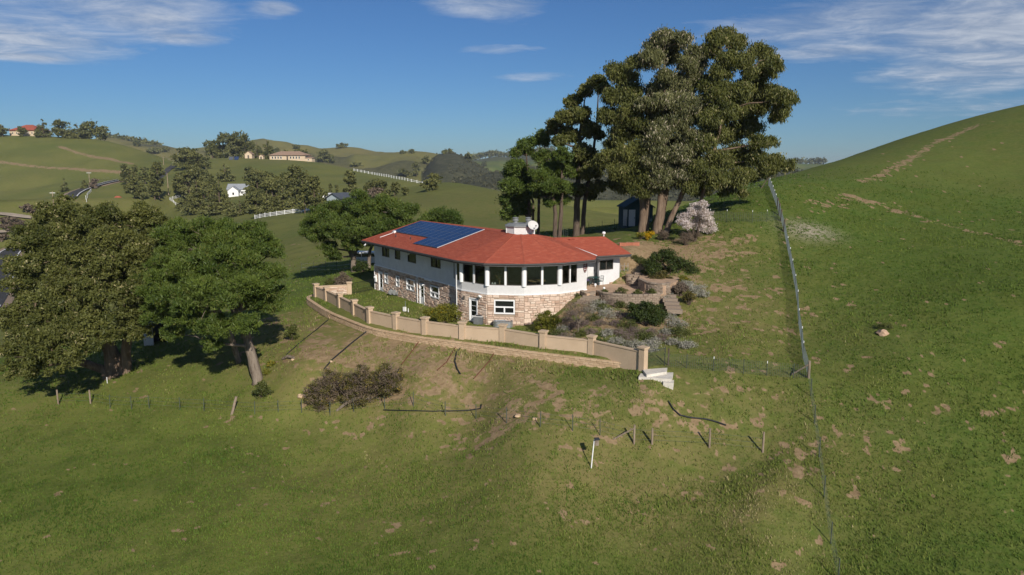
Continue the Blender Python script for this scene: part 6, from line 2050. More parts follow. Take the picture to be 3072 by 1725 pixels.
# gold and green bushes by the gum trees
y = Yof(1930, 718)
shrub('flower_bush', 'bright golden flowering bush at the foot of the gum trunks', 'bush', [(1938, 706, 9), (1952, 702, 10), (1945, 711, 9)], y, 'leaf_gold', 2600, .12, 501, lumps=(5, .5), spread=.25, per=12, base=(1946, 717), vmean=.55)
shrub('flower_bush', 'green bush with few yellow flowers left of the golden bush', 'bush', [(1918, 708, 9), (1926, 704, 8)], y, 'leaf_yellow', 1800, .12, 502, lumps=(5, .5), spread=.25, per=12, base=(1921, 718))
# blossom tree
y = 73.5; q = P(2062, 735, y)
rows = [(2055, 655, 18), (2075, 640, 20), (2100, 620, 18), (2115, 645, 20), (2090, 665, 22), (2060, 675, 18), (2125, 670, 18), (2135, 688, 14), (2100, 685, 16), (2040, 668, 12), (2110, 610, 10), (2085, 620, 12)]
rt = shrub('blossom_tree', 'pale pink white blossoming tree right of the gum trunks', 'tree', rows, y, 'blossom', 16000, .13, 510, base=(2085, 715), stems=14, lumps=(6, .5), spread=.35, per=12, depth=1.2, vmean=.55)
for px, py, rr, lab in ((1992, 712, 15, 'brown bare shrub between gum trunk and blossom tree'), (2058, 722, 22, 'brown twiggy shrub under the blossom tree'), (2085, 712, 14, 'small brown twiggy shrub right under the blossoms')):
    shrub('bare_shrub', lab, 'shrub', [(px - rr * .4, py - 4, rr * .7), (px + rr * .4, py - 6, rr * .7), (px, py - rr * .6, rr * .7)], Yof(px, py + rr * .6), 'leaf_brown', 1800, .22, 520 + px, aspect=.12, lumps=(5, .55), spread=.4, per=10, base=(px, py + rr * .6), stems=10)
# bare little tree in the bed
q = G(1733, 1008)
BT = empty('bare_tree', tuple(q), 'small leafless tree rising from the sloping bed behind the garden wall', 'tree')
m = MB(); r = random.Random(5)
m.tube([q - (0, 0, .2), q + (.05, 0, .8), q + (.02, .1, 1.3)], [.06, .05, .04], 6)
for k in range(16):
    a = r.uniform(0, 6.28); t0 = q + (.04, .05, r.uniform(.8, 1.3)); t1 = t0 + (math.cos(a) * r.uniform(.4, 1.0), math.sin(a) * r.uniform(.4, 1.0), r.uniform(.6, 1.4))
    limb(m, t0, t1, .025, .008, r, n=4)
m.build('trunk', M['bark_pine'], BT)
foliage('twigs', BT, 'leaf_brown', [(tuple(q + (0, .1, 2.0)), 1.1, 1.0, .8)], 1600, .26, .07, 530, spread=.4, per=10)
# shrubs behind the far corner of the lawn
for px, py, rr, mt_, lab in ((1030, 845, 22, 'leaf_brown', 'brown hedge shrub left of the far wing corner'), (1085, 802, 20, 'leaf_dark', 'dark bush between the two pine trunks behind the wing'), (990, 852, 14, 'leaf_bush', 'low green shrub behind the far garden wall pillar')):
    shrub('bush', lab, 'bush', [(px - rr * .5, py, rr * .7), (px + rr * .5, py, rr * .7), (px, py - rr * .5, rr * .75)], Yof(px, py + rr * .7), mt_, 2600, .15, 540 + px, lumps=(5, .5), spread=.3, per=12, base=(px, py + rr * .7))
for px, py, s, lab in ((812, 1098, .35, 'upper small bright green weed right of the pine trunk'), (802, 1121, .3, 'lower small bright green weed right of the pine trunk'), (2655, 988, .5, 'dark grass clump on the right slope beside the earth mound')):
    q = G(px, py); root = empty('weed', tuple(q), lab, 'plant'); foliage('foliage', root, 'leaf_yellow' if px < 2000 else 'leaf_bush', [(tuple(q + (0, 0, s * .4)), s, s, s * .6)], 500, .14, .3, 560 + px, spread=.25, per=10)
# ------------------------------------------------------------------ fences
M['post_wood'] = bark('fence_post_wood', (0.15, 0.11, 0.08), (0.36, 0.29, 0.22), 6)
M['tpost'] = paint('green_steel_post', (0.07, 0.085, 0.07), 0.6, 0.2)
M['wire'] = paint('galvanised_wire', (0.10, 0.125, 0.125), 0.6, 0.1)
def tpost(q, h, parent, tip=True, lean=(0, 0)):
    m = MB(); q = np.array(q, float); t = q + (lean[0], lean[1], h)
    m.tube([q - (0, 0, .2), t - (0, 0, .16 if tip else 0)], .028, 5)
    p = m.build('post', M['tpost'], parent)
    if tip:
        m = MB(); m.tube([t - (0, 0, .16), t], .030, 5); m.build('white_tip', M['white_trim'], p)
def woodpost(q, h, parent, r=.075, lean=(0, 0), mat='post_wood'):
    m = MB(); q = np.array(q, float); t = q + (lean[0], lean[1], h)
    m.tube([q - (0, 0, .25), (q + t) / 2, t], [r * 1.05, r, r * .95], 8); m.build('post', M[mat], parent)
def run_mesh(parent, pts, h, dx_=.15, dz_=.12, r=.006, mat='wire', sag=0):
    m = MB()
    nz = int(h / dz_)
    for a, b in zip(pts[:-1], pts[1:]):
        a = np.array(a); b = np.array(b)
        L = np.linalg.norm(b - a); nx = max(1, int(L / dx_))
        for k in range(nz + 1):
            z = h * k / nz
            m.tube([a + (0, 0, z), (a + b) / 2 + (0, 0, z - sag), b + (0, 0, z)], r, 3, False)
        for k in range(nx):
            q = a + (b - a) * k / nx
            m.tube([q, q + (0, 0, h)], r, 3, False)
    return tag(m.build('wire_mesh', M[mat], parent), kind='stuff')
# right yard fence up the slope
rows = [(2425, 1137), (2408, 1074), (2404, 1028), (2395, 972), (2392, 914), (2385, 865), (2376, 817), (2369, 781), (2362, 747), (2352, 695), (2343, 663)]
q = [G(*r_) for r_ in rows]
end = G(2305, 556)
for k in range(1, 9):
    t = k / 8; c = q[10] * (1 - t) + end * t; c[2] = ground_z(c[0], c[1]); q.append(c)
YF = empty('wire_fence', tuple(q[4]), 'long wire mesh yard fence climbing the slope right of the house', 'fence')
for k, c in enumerate(q):
    if k == 0: woodpost(c, 1.25, YF, .09)
    elif 9 <= k <= 12: woodpost(c, 1.25, YF, .09, mat='bark_dark')
    elif k == len(q) - 1: woodpost(c, 1.3, YF, .09, mat='bark_dark')
    else: tpost(c, 1.25, YF)
run_mesh(YF, [c + (0, 0, .03) for c in q], 1.05, .10, .09, .0065, 'wire')
m = MB(); m.tube([q[0] + (-.05, 0, 1.0), G(2375, 1128) + (0, 0, .1)], .05, 6); m.build('brace', M['post_wood'], YF)
# lower fence of the yard, from the mesh gate to the corner
rows = [(1998, 1100), (2060, 1104), (2140, 1112), (2230, 1120), (2300, 1126), (2380, 1133), (2425, 1137)]
q = [G(*r_) for r_ in rows]
LF = empty('wire_fence', tuple(q[3]), 'low wire mesh fence between the mesh gate and the corner post', 'fence')
for k, c in enumerate(q[1:-1]):
    tpost(c, 1.0, LF, k in (1, 3))
run_mesh(LF, [c + (0, 0, .02) for c in q], .9, .12, .11, .005, 'wire')
# cross fence behind the blossom tree
rows = [(2130, 662), (2180, 665), (2256, 668), (2300, 666), (2343, 663)]
q = [G(*r_) for r_ in rows]
XF = empty('wire_fence', tuple(q[2]), 'thin wire cross fence behind the blossom tree', 'fence')
for c in q[:-1]: tpost(c, 1.3, XF)
run_mesh(XF, [c + (0, 0, .02) for c in q], 1.0, .2, .15, .007, 'wire')
# fence in the shade behind the house
rows = [(1690, 712), (1725, 705), (1766, 700), (1806, 694), (1843, 690), (1880, 684)]
q = [G(*r_) for r_ in rows]
BF = empty('wire_fence', tuple(q[2]), 'dark wire fence in the tree shade behind the right wing', 'fence')
for c in q: tpost(c, 1.3, BF, False)
run_mesh(BF, [c + (0, 0, .02) for c in q], 1.0, .25, .2, .007, 'wire')
# lower field fence with wire strands
LFN = empty('field_fence', tuple(G(1163, 1241)), 'sagging post and wire field fence across the lower slope', 'fence')
W_ = [(175, 1213, 1.25), (272, 1212, 1.2)]
T_ = [(330, 1222), (395, 1226), (448, 1224), (540, 1230), (612, 1233), (764, 1244), (835, 1240), (905, 1238), (990, 1247), (1062, 1236), (1155, 1226), (1240, 1218), (1336, 1247), (1428, 1256), (1520, 1268), (1620, 1282), (1718, 1292), (1800, 1305)]
E_ = [(1902, 1331, 1.2), (1956, 1334, 1.05), (2128, 1342, 1.2), (2288, 1358, 1.3)]
pts = []
for px, py, h in W_:
    c = G(px, py); woodpost(c, h, LFN, .065); pts.append(c)
for px, py in T_:
    c = G(px, py); tpost(c, 1.05, LFN, False, (random.Random(px).uniform(-.06, .06), 0)); pts.append(c)
for px, py, h in E_:
    c = G(px, py); woodpost(c, h, LFN, .065); pts.append(c)
pts.sort(key=lambda c: c[0])
for z in (.3, .6, .9):
    m = MB(); m.tube([c + (0, 0, z) for c in pts], .007, 3, False); m.build('wire', M['wire'], LFN)
a = G(1840, 1318); b = G(1902, 1331) + (0, 0, 1.0)
m = MB(); m.tube([a, b], .055, 6); m.build('brace', M['post_wood'], LFN)
c = G(695, 1243); m = MB(); m.tube([c - (.05, 0, .2), c + (.38, .15, 1.35)], .10, 8); tag(m.build('leaning_post', M['post_wood'], at=tuple(c)), 'thick grey wooden post leaning right on the field fence line', 'post')
for px, py, lab in ((322, 1150, 'short white stake nearest the eucalyptus trunk'), (352, 1130, 'white stake just right of the eucalyptus trunk')):
    c = G(px, py); m = MB(); m.tube([c, c + (0, 0, .55)], .03, 5); tag(m.build('marker_stake', M['white_trim'], at=tuple(c)), lab, 'stake')
# posts going down the right side of the field
rows = [(2432, 1190), (2443, 1270), (2457, 1370), (2472, 1490), (2492, 1632), (2514, 1745)]
q = [G(*r_) for r_ in rows]
q.insert(0, G(2425, 1140))
RF = empty('wire_fence', tuple(q[3]), 'sparse steel post fence running down the right side of the lower field', 'fence')
for c in q[1:]: tpost(c, 1.2, RF, False)
run_mesh(RF, [c + (0, 0, .05) for c in q], .9, .45, .225, .0035, 'wire')
# upper crossing fence beyond the crest
rows = [(2303, 556), (2262, 562), (2230, 570), (2195, 580)]
q = [G(*r_) for r_ in rows]
UF = empty('wire_fence', tuple(q[1]), 'short wire fence along the crest under the gum branches', 'fence')
for c in q[1:]: tpost(c, 1.35, UF)
run_mesh(UF, [c + (0, 0, .05) for c in q], .9, .5, .3, .006, 'wire')
m = MB(); m.tube([q[0] + (0, 0, 1.0), G(2283, 566)], .06, 6); m.build('brace', M['bark_dark'], UF)
# wire fence in the meadow behind the pine
rows = [(905, 815), (942, 812), (977, 811), (1010, 810), (1050, 806)]
q = [G(*r_) for r_ in rows]
MF = empty('wire_fence', tuple(q[2]), 'thin meadow fence left of the pine behind the wing', 'fence')
for c in q: tpost(c, 1.3, MF, False)
for z in (.1, .6, 1.1):
    m = MB(); m.tube([c + (0, 0, z) for c in q], .012, 3, False); m.build('wire', M['soffit'], MF)
# ------------------------------------------------------------------ valley: road, houses, trees
M['asphalt'] = paint('asphalt', (0.060, 0.060, 0.060), 0.95, 0.2, 0.4, spec=0.05)
M['shoulder'] = paint('road_shoulder', (0.26, 0.19, 0.13), 0.95, 0.2, 0.3)
M['gravel'] = paint('pale_gravel', (0.36, 0.30, 0.23), 0.95, 0.2, 0.3)
M['tileroof'] = paint('red_tile_roof', (0.33, 0.085, 0.05), 0.85, 0.15, 0.8)
M['tanroof'] = paint('tan_tile_roof', (0.30, 0.20, 0.14), 0.85, 0.15, 0.8)
M['greyroof'] = paint('grey_roof', (0.28, 0.30, 0.32), 0.8, 0.12, 0.8)
M['darkroof'] = paint('dark_roof', (0.07, 0.08, 0.10), 0.7, 0.15, 0.8)
M['cream'] = paint('cream_wall', (0.58, 0.46, 0.32), 0.85, 0.08)
M['bluewall'] = paint('pale_blue_wall', (0.36, 0.42, 0.45), 0.8, 0.08)
M['vinyl'] = paint('white_vinyl', (0.78, 0.78, 0.77), 0.5, 0.04)
M['leaf_chap'] = leafmat('chaparral_leaf', (0.045, 0.050, 0.026), (0.115, 0.112, 0.062), trans=0.1)
M['pole'] = bark('pole_wood', (0.20, 0.15, 0.10), (0.42, 0.33, 0.24), 2)

def strip(pts, w, lift, name, mat, kind='structure', side=0.0):
    """a ribbon laid over the land along world points, following its cross fall"""
    P_ = resample(smooth_line([p[:2] for p in pts], 2), max(w * .5, 2.0) if w > 1 else 3.0)
    nc = 5 if w > 1 else 2
    rows = []
    for i, p in enumerate(P_):
        d = P_[min(i + 1, len(P_) - 1)] - P_[max(i - 1, 0)]; d = d / np.linalg.norm(d); n = np.array((d[1], -d[0]))
        rows.append([p + n * (side + w * (k / (nc - 1) - .5)) for k in range(nc)])
    A = np.array(rows)
    z = land(A[..., 0].ravel(), A[..., 1].ravel())[0].reshape(A.shape[:2])
    z = z.mean(1, keepdims=True) * .6 + z * .4 + lift
    V = [(A[i, k, 0], A[i, k, 1], z[i, k]) for i in range(len(A)) for k in range(nc)]
    m = MB(); m.add(V, [(i * nc + k, i * nc + k + 1, (i + 1) * nc + k + 1, (i + 1) * nc + k) for i in range(len(A) - 1) for k in range(nc - 1)])
    return tag(m.build(name, M[mat]), kind=kind)
R1 = [G(*q) for q in ((-60, 930), (-20, 880), (3, 832), (14, 785), (24, 764), (40, 750), (75, 735))]
strip(R1, 10.5, .12, 'road_shoulder', 'shoulder'); strip(R1, 7.2, .25, 'road', 'asphalt')
strip(R1, .35, .32, 'road_marking', 'vinyl', side=3.2); strip(R1, .35, .32, 'road_marking', 'vinyl', side=-3.2)
R2 = [P(*q) for q in ((192, 640, 385), (196, 628, 395), (200, 612, 407), (208, 597, 420), (222, 584, 437), (248, 571, 455), (290, 559, 470), (330, 549, 480), (365, 541, 490))]
strip(R2, 14, .35, 'road_shoulder', 'shoulder'); strip(R2, 8.0, .8, 'road', 'asphalt')
strip(R2, .5, 1.0, 'road_marking', 'vinyl', side=3.6); strip(R2, .5, 1.0, 'road_marking', 'vinyl', side=-3.6)
R3 = [P(*q) for q in ((470, 526, 500), (482, 520, 515), (500, 508, 540), (518, 499, 565), (530, 491, 590))]
strip(R3, 4.5, .5, 'road', 'asphalt')
strip([G(*q) for q in ((-40, 640), (20, 643), (60, 650), (110, 655))], 6, .4, 'path', 'gravel'); strip([G(*q) for q in ((-40, 697), (10, 696), (45, 692), (70, 684))], 7, .4, 'path', 'gravel')

def far_house(name, label, q, ang, w, d, h, rise, wallm, roofm, kind='hip', over=.8, wins=(), winh=1.3, chimney=None, doors=(), cat='house'):
    """q = base centre of the front; wins = x positions of the front windows"""
    q = np.array(q, float); q[2] = min(ground_z(*q[:2]), q[2])
    root = empty(name, tuple(q), label, cat)
    ca, sa = math.cos(ang), math.sin(ang)
    f = lambda x, y, z: q + np.array((x * ca - y * sa, x * sa + y * ca, z))
    m = MB(); m.hexa([f(-w / 2, 0, -3), f(w / 2, 0, -3), f(w / 2, d, -3), f(-w / 2, d, -3)], [f(-w / 2, 0, h), f(w / 2, 0, h), f(w / 2, d, h), f(-w / 2, d, h)])
    if kind == 'gable_front':
        m.add([f(-w / 2, 0, h), f(w / 2, 0, h), f(0, 0, h + rise), f(-w / 2, d, h), f(w / 2, d, h), f(0, d, h + rise)], [(0, 1, 2), (3, 5, 4)])
    m.build('wall', M[wallm], root)
    o = over; e = h - .1
    m = MB()
    A = [f(-w / 2 - o, -o, e), f(w / 2 + o, -o, e), f(w / 2 + o, d + o, e), f(-w / 2 - o, d + o, e)]
    if kind == 'hip':
        i_ = min(d / 2, w / 2 * .8)
        r1, r2 = f(-w / 2 + i_, d / 2, e + rise), f(w / 2 - i_, d / 2, e + rise)
        m.add(A + [r1, r2], [(0, 1, 5, 4), (1, 2, 5), (2, 3, 4, 5), (3, 0, 4), (3, 2, 1, 0)])
    elif kind == 'gable':
        r1, r2 = f(-w / 2 - o, d / 2, e + rise), f(w / 2 + o, d / 2, e + rise)
        m.add(A + [r1, r2], [(0, 1, 5, 4), (1, 2, 5), (2, 3, 4, 5), (3, 0, 4), (3, 2, 1, 0)])
    else:
        r1, r2 = f(0, -o, e + rise + .15), f(0, d + o, e + rise + .15)
        m.hexa([A[0], r1, r2, A[3]], [v + (0, 0, .25) for v in (A[0], r1, r2, A[3])]); m.hexa([r1, A[1], A[2], r2], [v + (0, 0, .25) for v in (r1, A[1], A[2], r2)])
    ro = m.build('roof', M[roofm], root)
    if chimney is not None:
        m = MB(); m.box(f(chimney, d * .4, h + rise), (1.2, 1.2, rise + 1.5), (ca, sa, 0)); m.build('chimney', M[wallm], ro)
    for x in wins:
        x, ww = (x if isinstance(x, tuple) else (x, 1.1))
        m = MB(); m.box(f(x, -.05, h * .5), (ww, .12, winh), (ca, sa, 0)); wo = m.build('window', M['white_trim'], root)
        m = MB(); m.box(f(x, -.13, h * .5), (ww * .8, .06, winh * .84), (ca, sa, 0)); m.build('pane', M['dark_glass'], wo)
    for x in doors:
        m = MB(); m.box(f(x, -.06, h * .4), (1.3, .14, h * .8), (ca, sa, 0)); m.build('door', M['bronze'], root)
    return root
S_ = lambda q: np.hypot(q[0], q[1]) / F
q = P(68, 404, 708); q[2] = ground_z(*q[:2]); k = 708 / F
far_house('hilltop_house', 'red tiled house with cream walls on top of the left green hill', q, -.1, 82 * k, 20, 5.2, 5.8, 'cream', 'tileroof', 'hip', 1.4, [-10, -6, 2, 6, 10], 1.8, doors=(-2,))
q = P(862, 475, 622); q[2] = ground_z(*q[:2]); k = 622 / F
far_house('ranch_house', 'long low house with tan tiled roof and arched porch on the middle hill', q, -.08, 108 * k, 14, 4.0, 3.6, 'cream', 'tanroof', 'hip', 1.2, [(-13, 1.3), (-10.5, 1.3), (-8, 1.3), (-5.5, 1.3), (3, 1.3), (5.5, 1.3), (8, 1.3), (10.5, 1.3)], 2.2, doors=(0,))
q = P(925, 474, 612); q[2] = ground_z(*q[:2]); far_house('garage', 'small cream annex right of the long tan-roofed house', q, -.1, 6, 7, 3.0, 1.2, 'cream', 'tanroof', 'hip', .6, [0], cat='garage')
q = P(745, 470, 630); q[2] = ground_z(*q[:2]); far_house('barn', 'small cream barn with rounded gable left of the long tan-roofed house', q, .1, 6, 9, 3.4, 2.4, 'cream', 'tanroof', 'gable_front', .4, [], doors=(0,), cat='barn')
q = P(783, 472, 625); q[2] = ground_z(*q[:2]); far_house('shed', 'tiny cream shed between the barn and the long tan-roofed house', q, 0, 3.5, 4, 2.6, .9, 'cream', 'tanroof', 'gable_front', .3, [], doors=(0,), cat='shed')
q = P(712, 583, 395); q[2] = ground_z(*q[:2])
far_house('white_house', 'white house with pale grey roof among the valley conifers', q, .15, 10, 9, 3.4, 3.0, 'vinyl', 'greyroof', 'gable', .6, [-3, 2.5], 1.5, doors=(0,))
q = P(700, 584, 390); q[2] = ground_z(*q[:2]); far_house('house_wing', 'gabled white wing in front of the grey-roofed valley house', q, .15, 5.2, 4, 3.2, 2.2, 'vinyl', 'greyroof', 'gable_front', .5, [0], 1.5)
q = P(347, 603, 400); q[2] = ground_z(*q[:2]); k = 400 / F
far_house('red_roofed_cottage', 'small white cottage with red roof just above the eucalyptus crown', q, .05, 42 * k, 6, 2.4, 3.2, 'vinyl', 'tileroof', 'hip', .6, [2.2], 1.0)
q = P(975, 585, 310); q[2] = ground_z(*q[:2]); far_house('long_white_barn', 'low white flat roofed barn behind the pine crown', q, 0, 8.5, 6, 2.0, .5, 'vinyl', 'vinyl', 'gable', .6, [-2.5, 0, 2.5], .9, cat='barn')
q = P(1000, 608, 255); q[2] = ground_z(*q[:2]); far_house('gabled_house', 'pale blue gabled house with dark roof peeping over the pine', q, -.5, 6, 8, 2.0, 1.7, 'bluewall', 'darkroof', 'gable_front', .6, [0], 1.0)
q = P(560, 462, 900); q[2] = ground_z(*q[:2])
for kx, (px, lab) in enumerate(((694, 'left ground mounted solar panel on the middle hillside'), (710, 'right ground mounted solar panel on the middle hillside'))):
    q = P(px, 484, 600); q[2] = ground_z(*q[:2]); root = empty('solar_rack', tuple(q), lab, 'solar panel', 'ground mounted panels')
    m = MB(); m.box(q + (0, 0, 1.4), (3.6, .1, 3.0), (1, 0, 0), None, (0, .5, .86)); m.build('panel', M['solar'] if kx else M['darkroof'], root)
    m = MB(); m.tube([q, q + (0, .4, 1.2)], .12, 5); m.build('post', M['galv'], root)

def rail_fence(name, label, pxs, h, rails, spacing, mat='vinyl', pw=.14, rw=.16, maxposts=60):
    pts = resample([G(*q)[:2] for q in pxs], spacing)
    zz_ = land([p[0] for p in pts], [p[1] for p in pts])[0]
    root = empty(name, (*pts[0], zz_[0]), label, 'fence')
    for p, z in zip(pts, zz_):
        m = MB(); m.box((*p, z + h / 2), (pw, pw, h + .3)); m.build('post', M[mat], root)
    for rr in range(rails):
        zr = h * (rr + .6) / rails
        m = MB()
        for (a, za), (b, zb) in zip(zip(pts[:-1], zz_[:-1]), zip(pts[1:], zz_[1:])):
            d = b - a; n = np.array((d[1], -d[0])) / np.linalg.norm(d) * .04
            m.hexa([(*(a + n), za + zr - rw / 2), (*(b + n), zb + zr - rw / 2), (*(b - n), zb + zr - rw / 2), (*(a - n), za + zr - rw / 2)], [(*(a + n), za + zr + rw / 2), (*(b + n), zb + zr + rw / 2), (*(b - n), zb + zr + rw / 2), (*(a - n), za + zr + rw / 2)])
        m.build('rail', M[mat], root)
rail_fence('rail_fence', 'white rail fence along the meadow edge right of the pine crown', [(765, 657), (820, 648), (870, 641), (905, 637)], 1.3, 3, 3.2)
rail_fence('rail_fence', 'white rail fence of the corral below the valley conifers', [(508, 600), (520, 607), (530, 618), (550, 617), (575, 614)], 1.5, 3, 3.5)
rail_fence('rail_fence', 'short white rail fence behind the corral', [(508, 600), (530, 595), (548, 591)], 1.5, 3, 3.5)
rail_fence('rail_fence', 'long white rail fence running down the ridge of the middle hill', [(1062, 513), (1120, 524), (1180, 535), (1230, 545), (1268, 554)], 1.7, 2, 5.0, pw=.3, rw=.22)
rail_fence('rail_fence', 'white wall-like fence in front of the hilltop house', [(84, 407), (110, 408), (140, 408), (164, 408)], 2.2, 3, 6.0, rw=.66)
rail_fence('guard_rail', 'curved white guard rail beside the valley road', [(260, 606), (258, 598), (262, 588), (270, 579), (274, 574)], 1.6, 1, 4.0, rw=.7)
rail_fence('rail_fence', 'short white fence by the valley house at the meadow corner', [(905, 636), (925, 632), (950, 626)], 2.4, 3, 3.0, rw=.7)
def utility_pole(px, py, h, label, arm=True, wires=0):
    q = G(px, py); root = empty('utility_pole', tuple(q), label, 'utility pole')
    m = MB(); m.tube([q - (0, 0, .5), q + (0, 0, h)], [.22, .16], 7); m.build('pole', M['pole'], root)
    if arm:
        m = MB(); m.box(q + (0, 0, h - .6), (h * .28, .2, .22)); m.build('crossarm', M['vinyl'], root)
utility_pole(163, 632, 8.8, 'utility pole with crossarm above the left tree crown'); utility_pole(271, 566, 10.5, 'utility pole beside the bend of the valley road')
utility_pole(491, 494, 6.0, 'short pole beside the upper road', False); utility_pole(506, 585, 12, 'pole among the left valley trees', False); utility_pole(755, 470, 20, 'tall thin mast by the hilltop conifers', False)

# --- trees of the valley and the hills
def conifer(px, top, base, wpx, label, kind='cone', seed=0, name='conifer_tree', mat='leaf_conifer', Y=None, group=None):
    q = G(px, base) if Y is None else P(px, base, Y)
    q = np.array(q); q[2] = ground_z(*q[:2])
    f = q[1] * math.cos(PITCH) + (ZC - q[2]) * math.sin(PITCH)
    h = (base - top) * f / F; w = wpx * f / F / 2 * (1.2 if base - top > 40 else 1.05)
    root = empty(name, tuple(q), label, 'tree', group)
    r = random.Random(seed); nr_ = np.random.default_rng(seed)
    m = MB(); m.tube([q - (0, 0, .5), q + (0, 0, h * .5), q + (0, 0, h * .93)], [h * .022 + .05, h * .016, h * .004], 6)
    blobs = []
    if kind == 'cone':
        nl = 9
        for i in range(nl):
            t = i / (nl - 1); z = h * (.07 + .88 * t); rr = w * (1 - t) ** .8 + w * .08
            for j in range(max(1, int(6 * (1 - t) + 1))):
                a = r.uniform(0, 6.28); g = rr * r.uniform(.45, .75)
                blobs.append(((q[0] + math.cos(a) * g, q[1] + math.sin(a) * g, q[2] + z + r.uniform(-.03, .03) * h), rr * .5, rr * .5, h * .045))
    elif kind == 'pine':
        for i in range(30):
            t = .16 + .78 * (i + r.random()) / 30; rr = w * (1.05 - abs(t - .45) * 1.1)
            a = r.uniform(0, 6.28); g = rr * r.uniform(.3, .8)
            blobs.append(((q[0] + math.cos(a) * g, q[1] + math.sin(a) * g, q[2] + h * t), w * .36, w * .36, h * .06))
        blobs.append(((q[0], q[1], q[2] + h * .93), w * .35, w * .35, h * .08))
    elif kind == 'slim':
        for i in range(8):
            blobs.append(((q[0], q[1], q[2] + h * (.12 + .8 * i / 7)), w, w, h * .09))
    else:
        for i in range(12):
            a = r.uniform(0, 6.28); g = w * r.uniform(.1, .62); t = r.uniform(.16, .82)
            blobs.append(((q[0] + math.cos(a) * g, q[1] + math.sin(a) * g, q[2] + h * t), w * .45, w * .45, h * .2))
    for b in blobs[::2]:
        m.tube([np.array((q[0], q[1], min(b[0][2], q[2] + h * .85) - h * .03)), np.array(b[0])], [h * .008, h * .003], 4)
    m.build('trunk', M['bark_dark'], root)
    n = int(np.clip((base - top) * wpx * .8, 400, 4200))
    V, Fc, v, cc = leaves(blobs, n, max(f / F * 5.2, .35), .75, nr_, spread=.34 * max(1, f / 300), shell=.4, per=8, vmean=.42, up=.5)
    link('crown', npmesh('crown', V - q, Fc, M[mat], {'v': v}), root)
    return root
vg = 'conifers of the valley grove'
GROVE = ((571, 496, 606, 74, 'pine'), (622, 494, 578, 48, 'cone'), (595, 540, 640, 62, 'cone'), (661, 536, 642, 66, 'cone'), (756, 502, 560, 46, 'pine'), (790, 513, 606, 86, 'pine'), (803, 566, 646, 88, 'cone'), (893, 495, 616, 84, 'pine'), (850, 556, 638, 62, 'cone'), (722, 596, 646, 46, 'cone'), (945, 528, 640, 50, 'pine'), (872, 588, 634, 56, 'cone'), (560, 570, 628, 46, 'cone'), (628, 575, 644, 46, 'cone'), (690, 600, 644, 40, 'round'), (770, 575, 640, 50, 'pine'), (832, 530, 600, 50, 'pine'), (915, 560, 640, 44, 'pine'), (540, 520, 590, 40, 'pine'), (640, 530, 600, 36, 'pine'), (602, 505, 600, 56, 'pine'), (820, 540, 630, 66, 'pine'), (910, 520, 618, 60, 'pine'), (700, 612, 648, 46, 'cone'), (757, 560, 636, 56, 'pine'), (585, 575, 640, 64, 'cone'), (615, 545, 632, 62, 'pine'), (650, 560, 636, 58, 'pine'), (775, 530, 612, 66, 'pine'), (860, 520, 612, 66, 'pine'), (935, 560, 626, 52, 'cone'), (965, 568, 612, 44, 'pine'))
ORD += ['twenty-first', 'twenty-second', 'twenty-third', 'twenty-fourth', 'twenty-fifth', 'twenty-sixth', 'twenty-seventh', 'twenty-eighth', 'twenty-ninth', 'thirtieth', 'thirty-first', 'thirty-second', 'thirty-third', 'thirty-fourth']
vl = {q[0]: '%s conifer from the left in the dark valley grove' % ORD[k] for k, q in enumerate(sorted(GROVE))}
for i, (px, t, b, w, kd) in enumerate(GROVE):
    conifer(px, t, b, w, vl[px], kd, 600 + i, group=vg)
conifer(676, 490, 543, 46, 'single dark conifer standing behind the grey-roofed white house', 'cone', 640)
conifer(1298, 521, 571, 68, 'lone bushy conifer on the crest of the meadow behind the house', 'round', 641)
conifer(1050, 512, 592, 42, 'thin open tree between the valley grove and the brown trees', 'pine', 642, 'valley_tree')
conifer(1115, 530, 592, 44, 'leftmost green tree of the clump behind the rear pine', 'round', 643, 'valley_tree'); conifer(1148, 542, 592, 50, 'middle green tree of the clump behind the rear pine', 'round', 644, 'valley_tree'); conifer(1184, 546, 588, 36, 'right green tree of the clump behind the rear pine', 'round', 645, 'valley_tree'); conifer(1217, 560, 586, 26, 'smallest shrub at the right end of the clump behind the rear pine', 'round', 646, 'valley_tree')
conifer(1122, 558, 596, 64, 'reddish brown bare tree in front of the clump behind the rear pine', 'round', 647, 'bare_tree', 'leaf_brown')
conifer(992, 553, 592, 9, 'left of two slim cypresses behind the gabled house', 'slim', 648, 'cypress_tree'); conifer(1011, 556, 592, 8, 'right of two slim cypresses behind the gabled house', 'slim', 649, 'cypress_tree')
lg = 'trees along the left valley road'
ROADP = ((381, 494, 556, 30, 'pine'), (407, 496, 552, 28, 'pine'), (404, 528, 596, 48, 'pine'), (436, 502, 552, 28, 'pine'), (478, 486, 596, 38, 'pine'), (465, 520, 600, 34, 'pine'), (425, 545, 600, 30, 'pine'))
ll = {q[0]: '%s open pine from the left beside the valley road bend' % ORD[k] for k, q in enumerate(sorted(ROADP))}
for i, (px, t, b, w, kd) in enumerate(ROADP):
    conifer(px, t, b, w, ll[px], kd, 660 + i, 'pine_tree', group=lg)
conifer(195, 536, 575, 26, 'single dark conifer alone on the left hillside', 'cone', 670); conifer(256, 536, 568, 22, 'dark conifer next to the utility pole at the road bend', 'cone', 671); conifer(284, 534, 566, 30, 'bare brown tree at the road bend', 'round', 672, 'bare_tree', 'leaf_brown')
conifer(90, 604, 640, 46, 'grey brown bush on the left slope', 'round', 673, 'bush', 'leaf_brown'); conifer(30, 652, 694, 90, 'wide brown thicket between the two pale tracks', 'round', 674, 'thicket', 'leaf_brown'); conifer(5, 702, 722, 50, 'brown bush left of the road at the photo edge', 'round', 675, 'bush', 'leaf_brown')
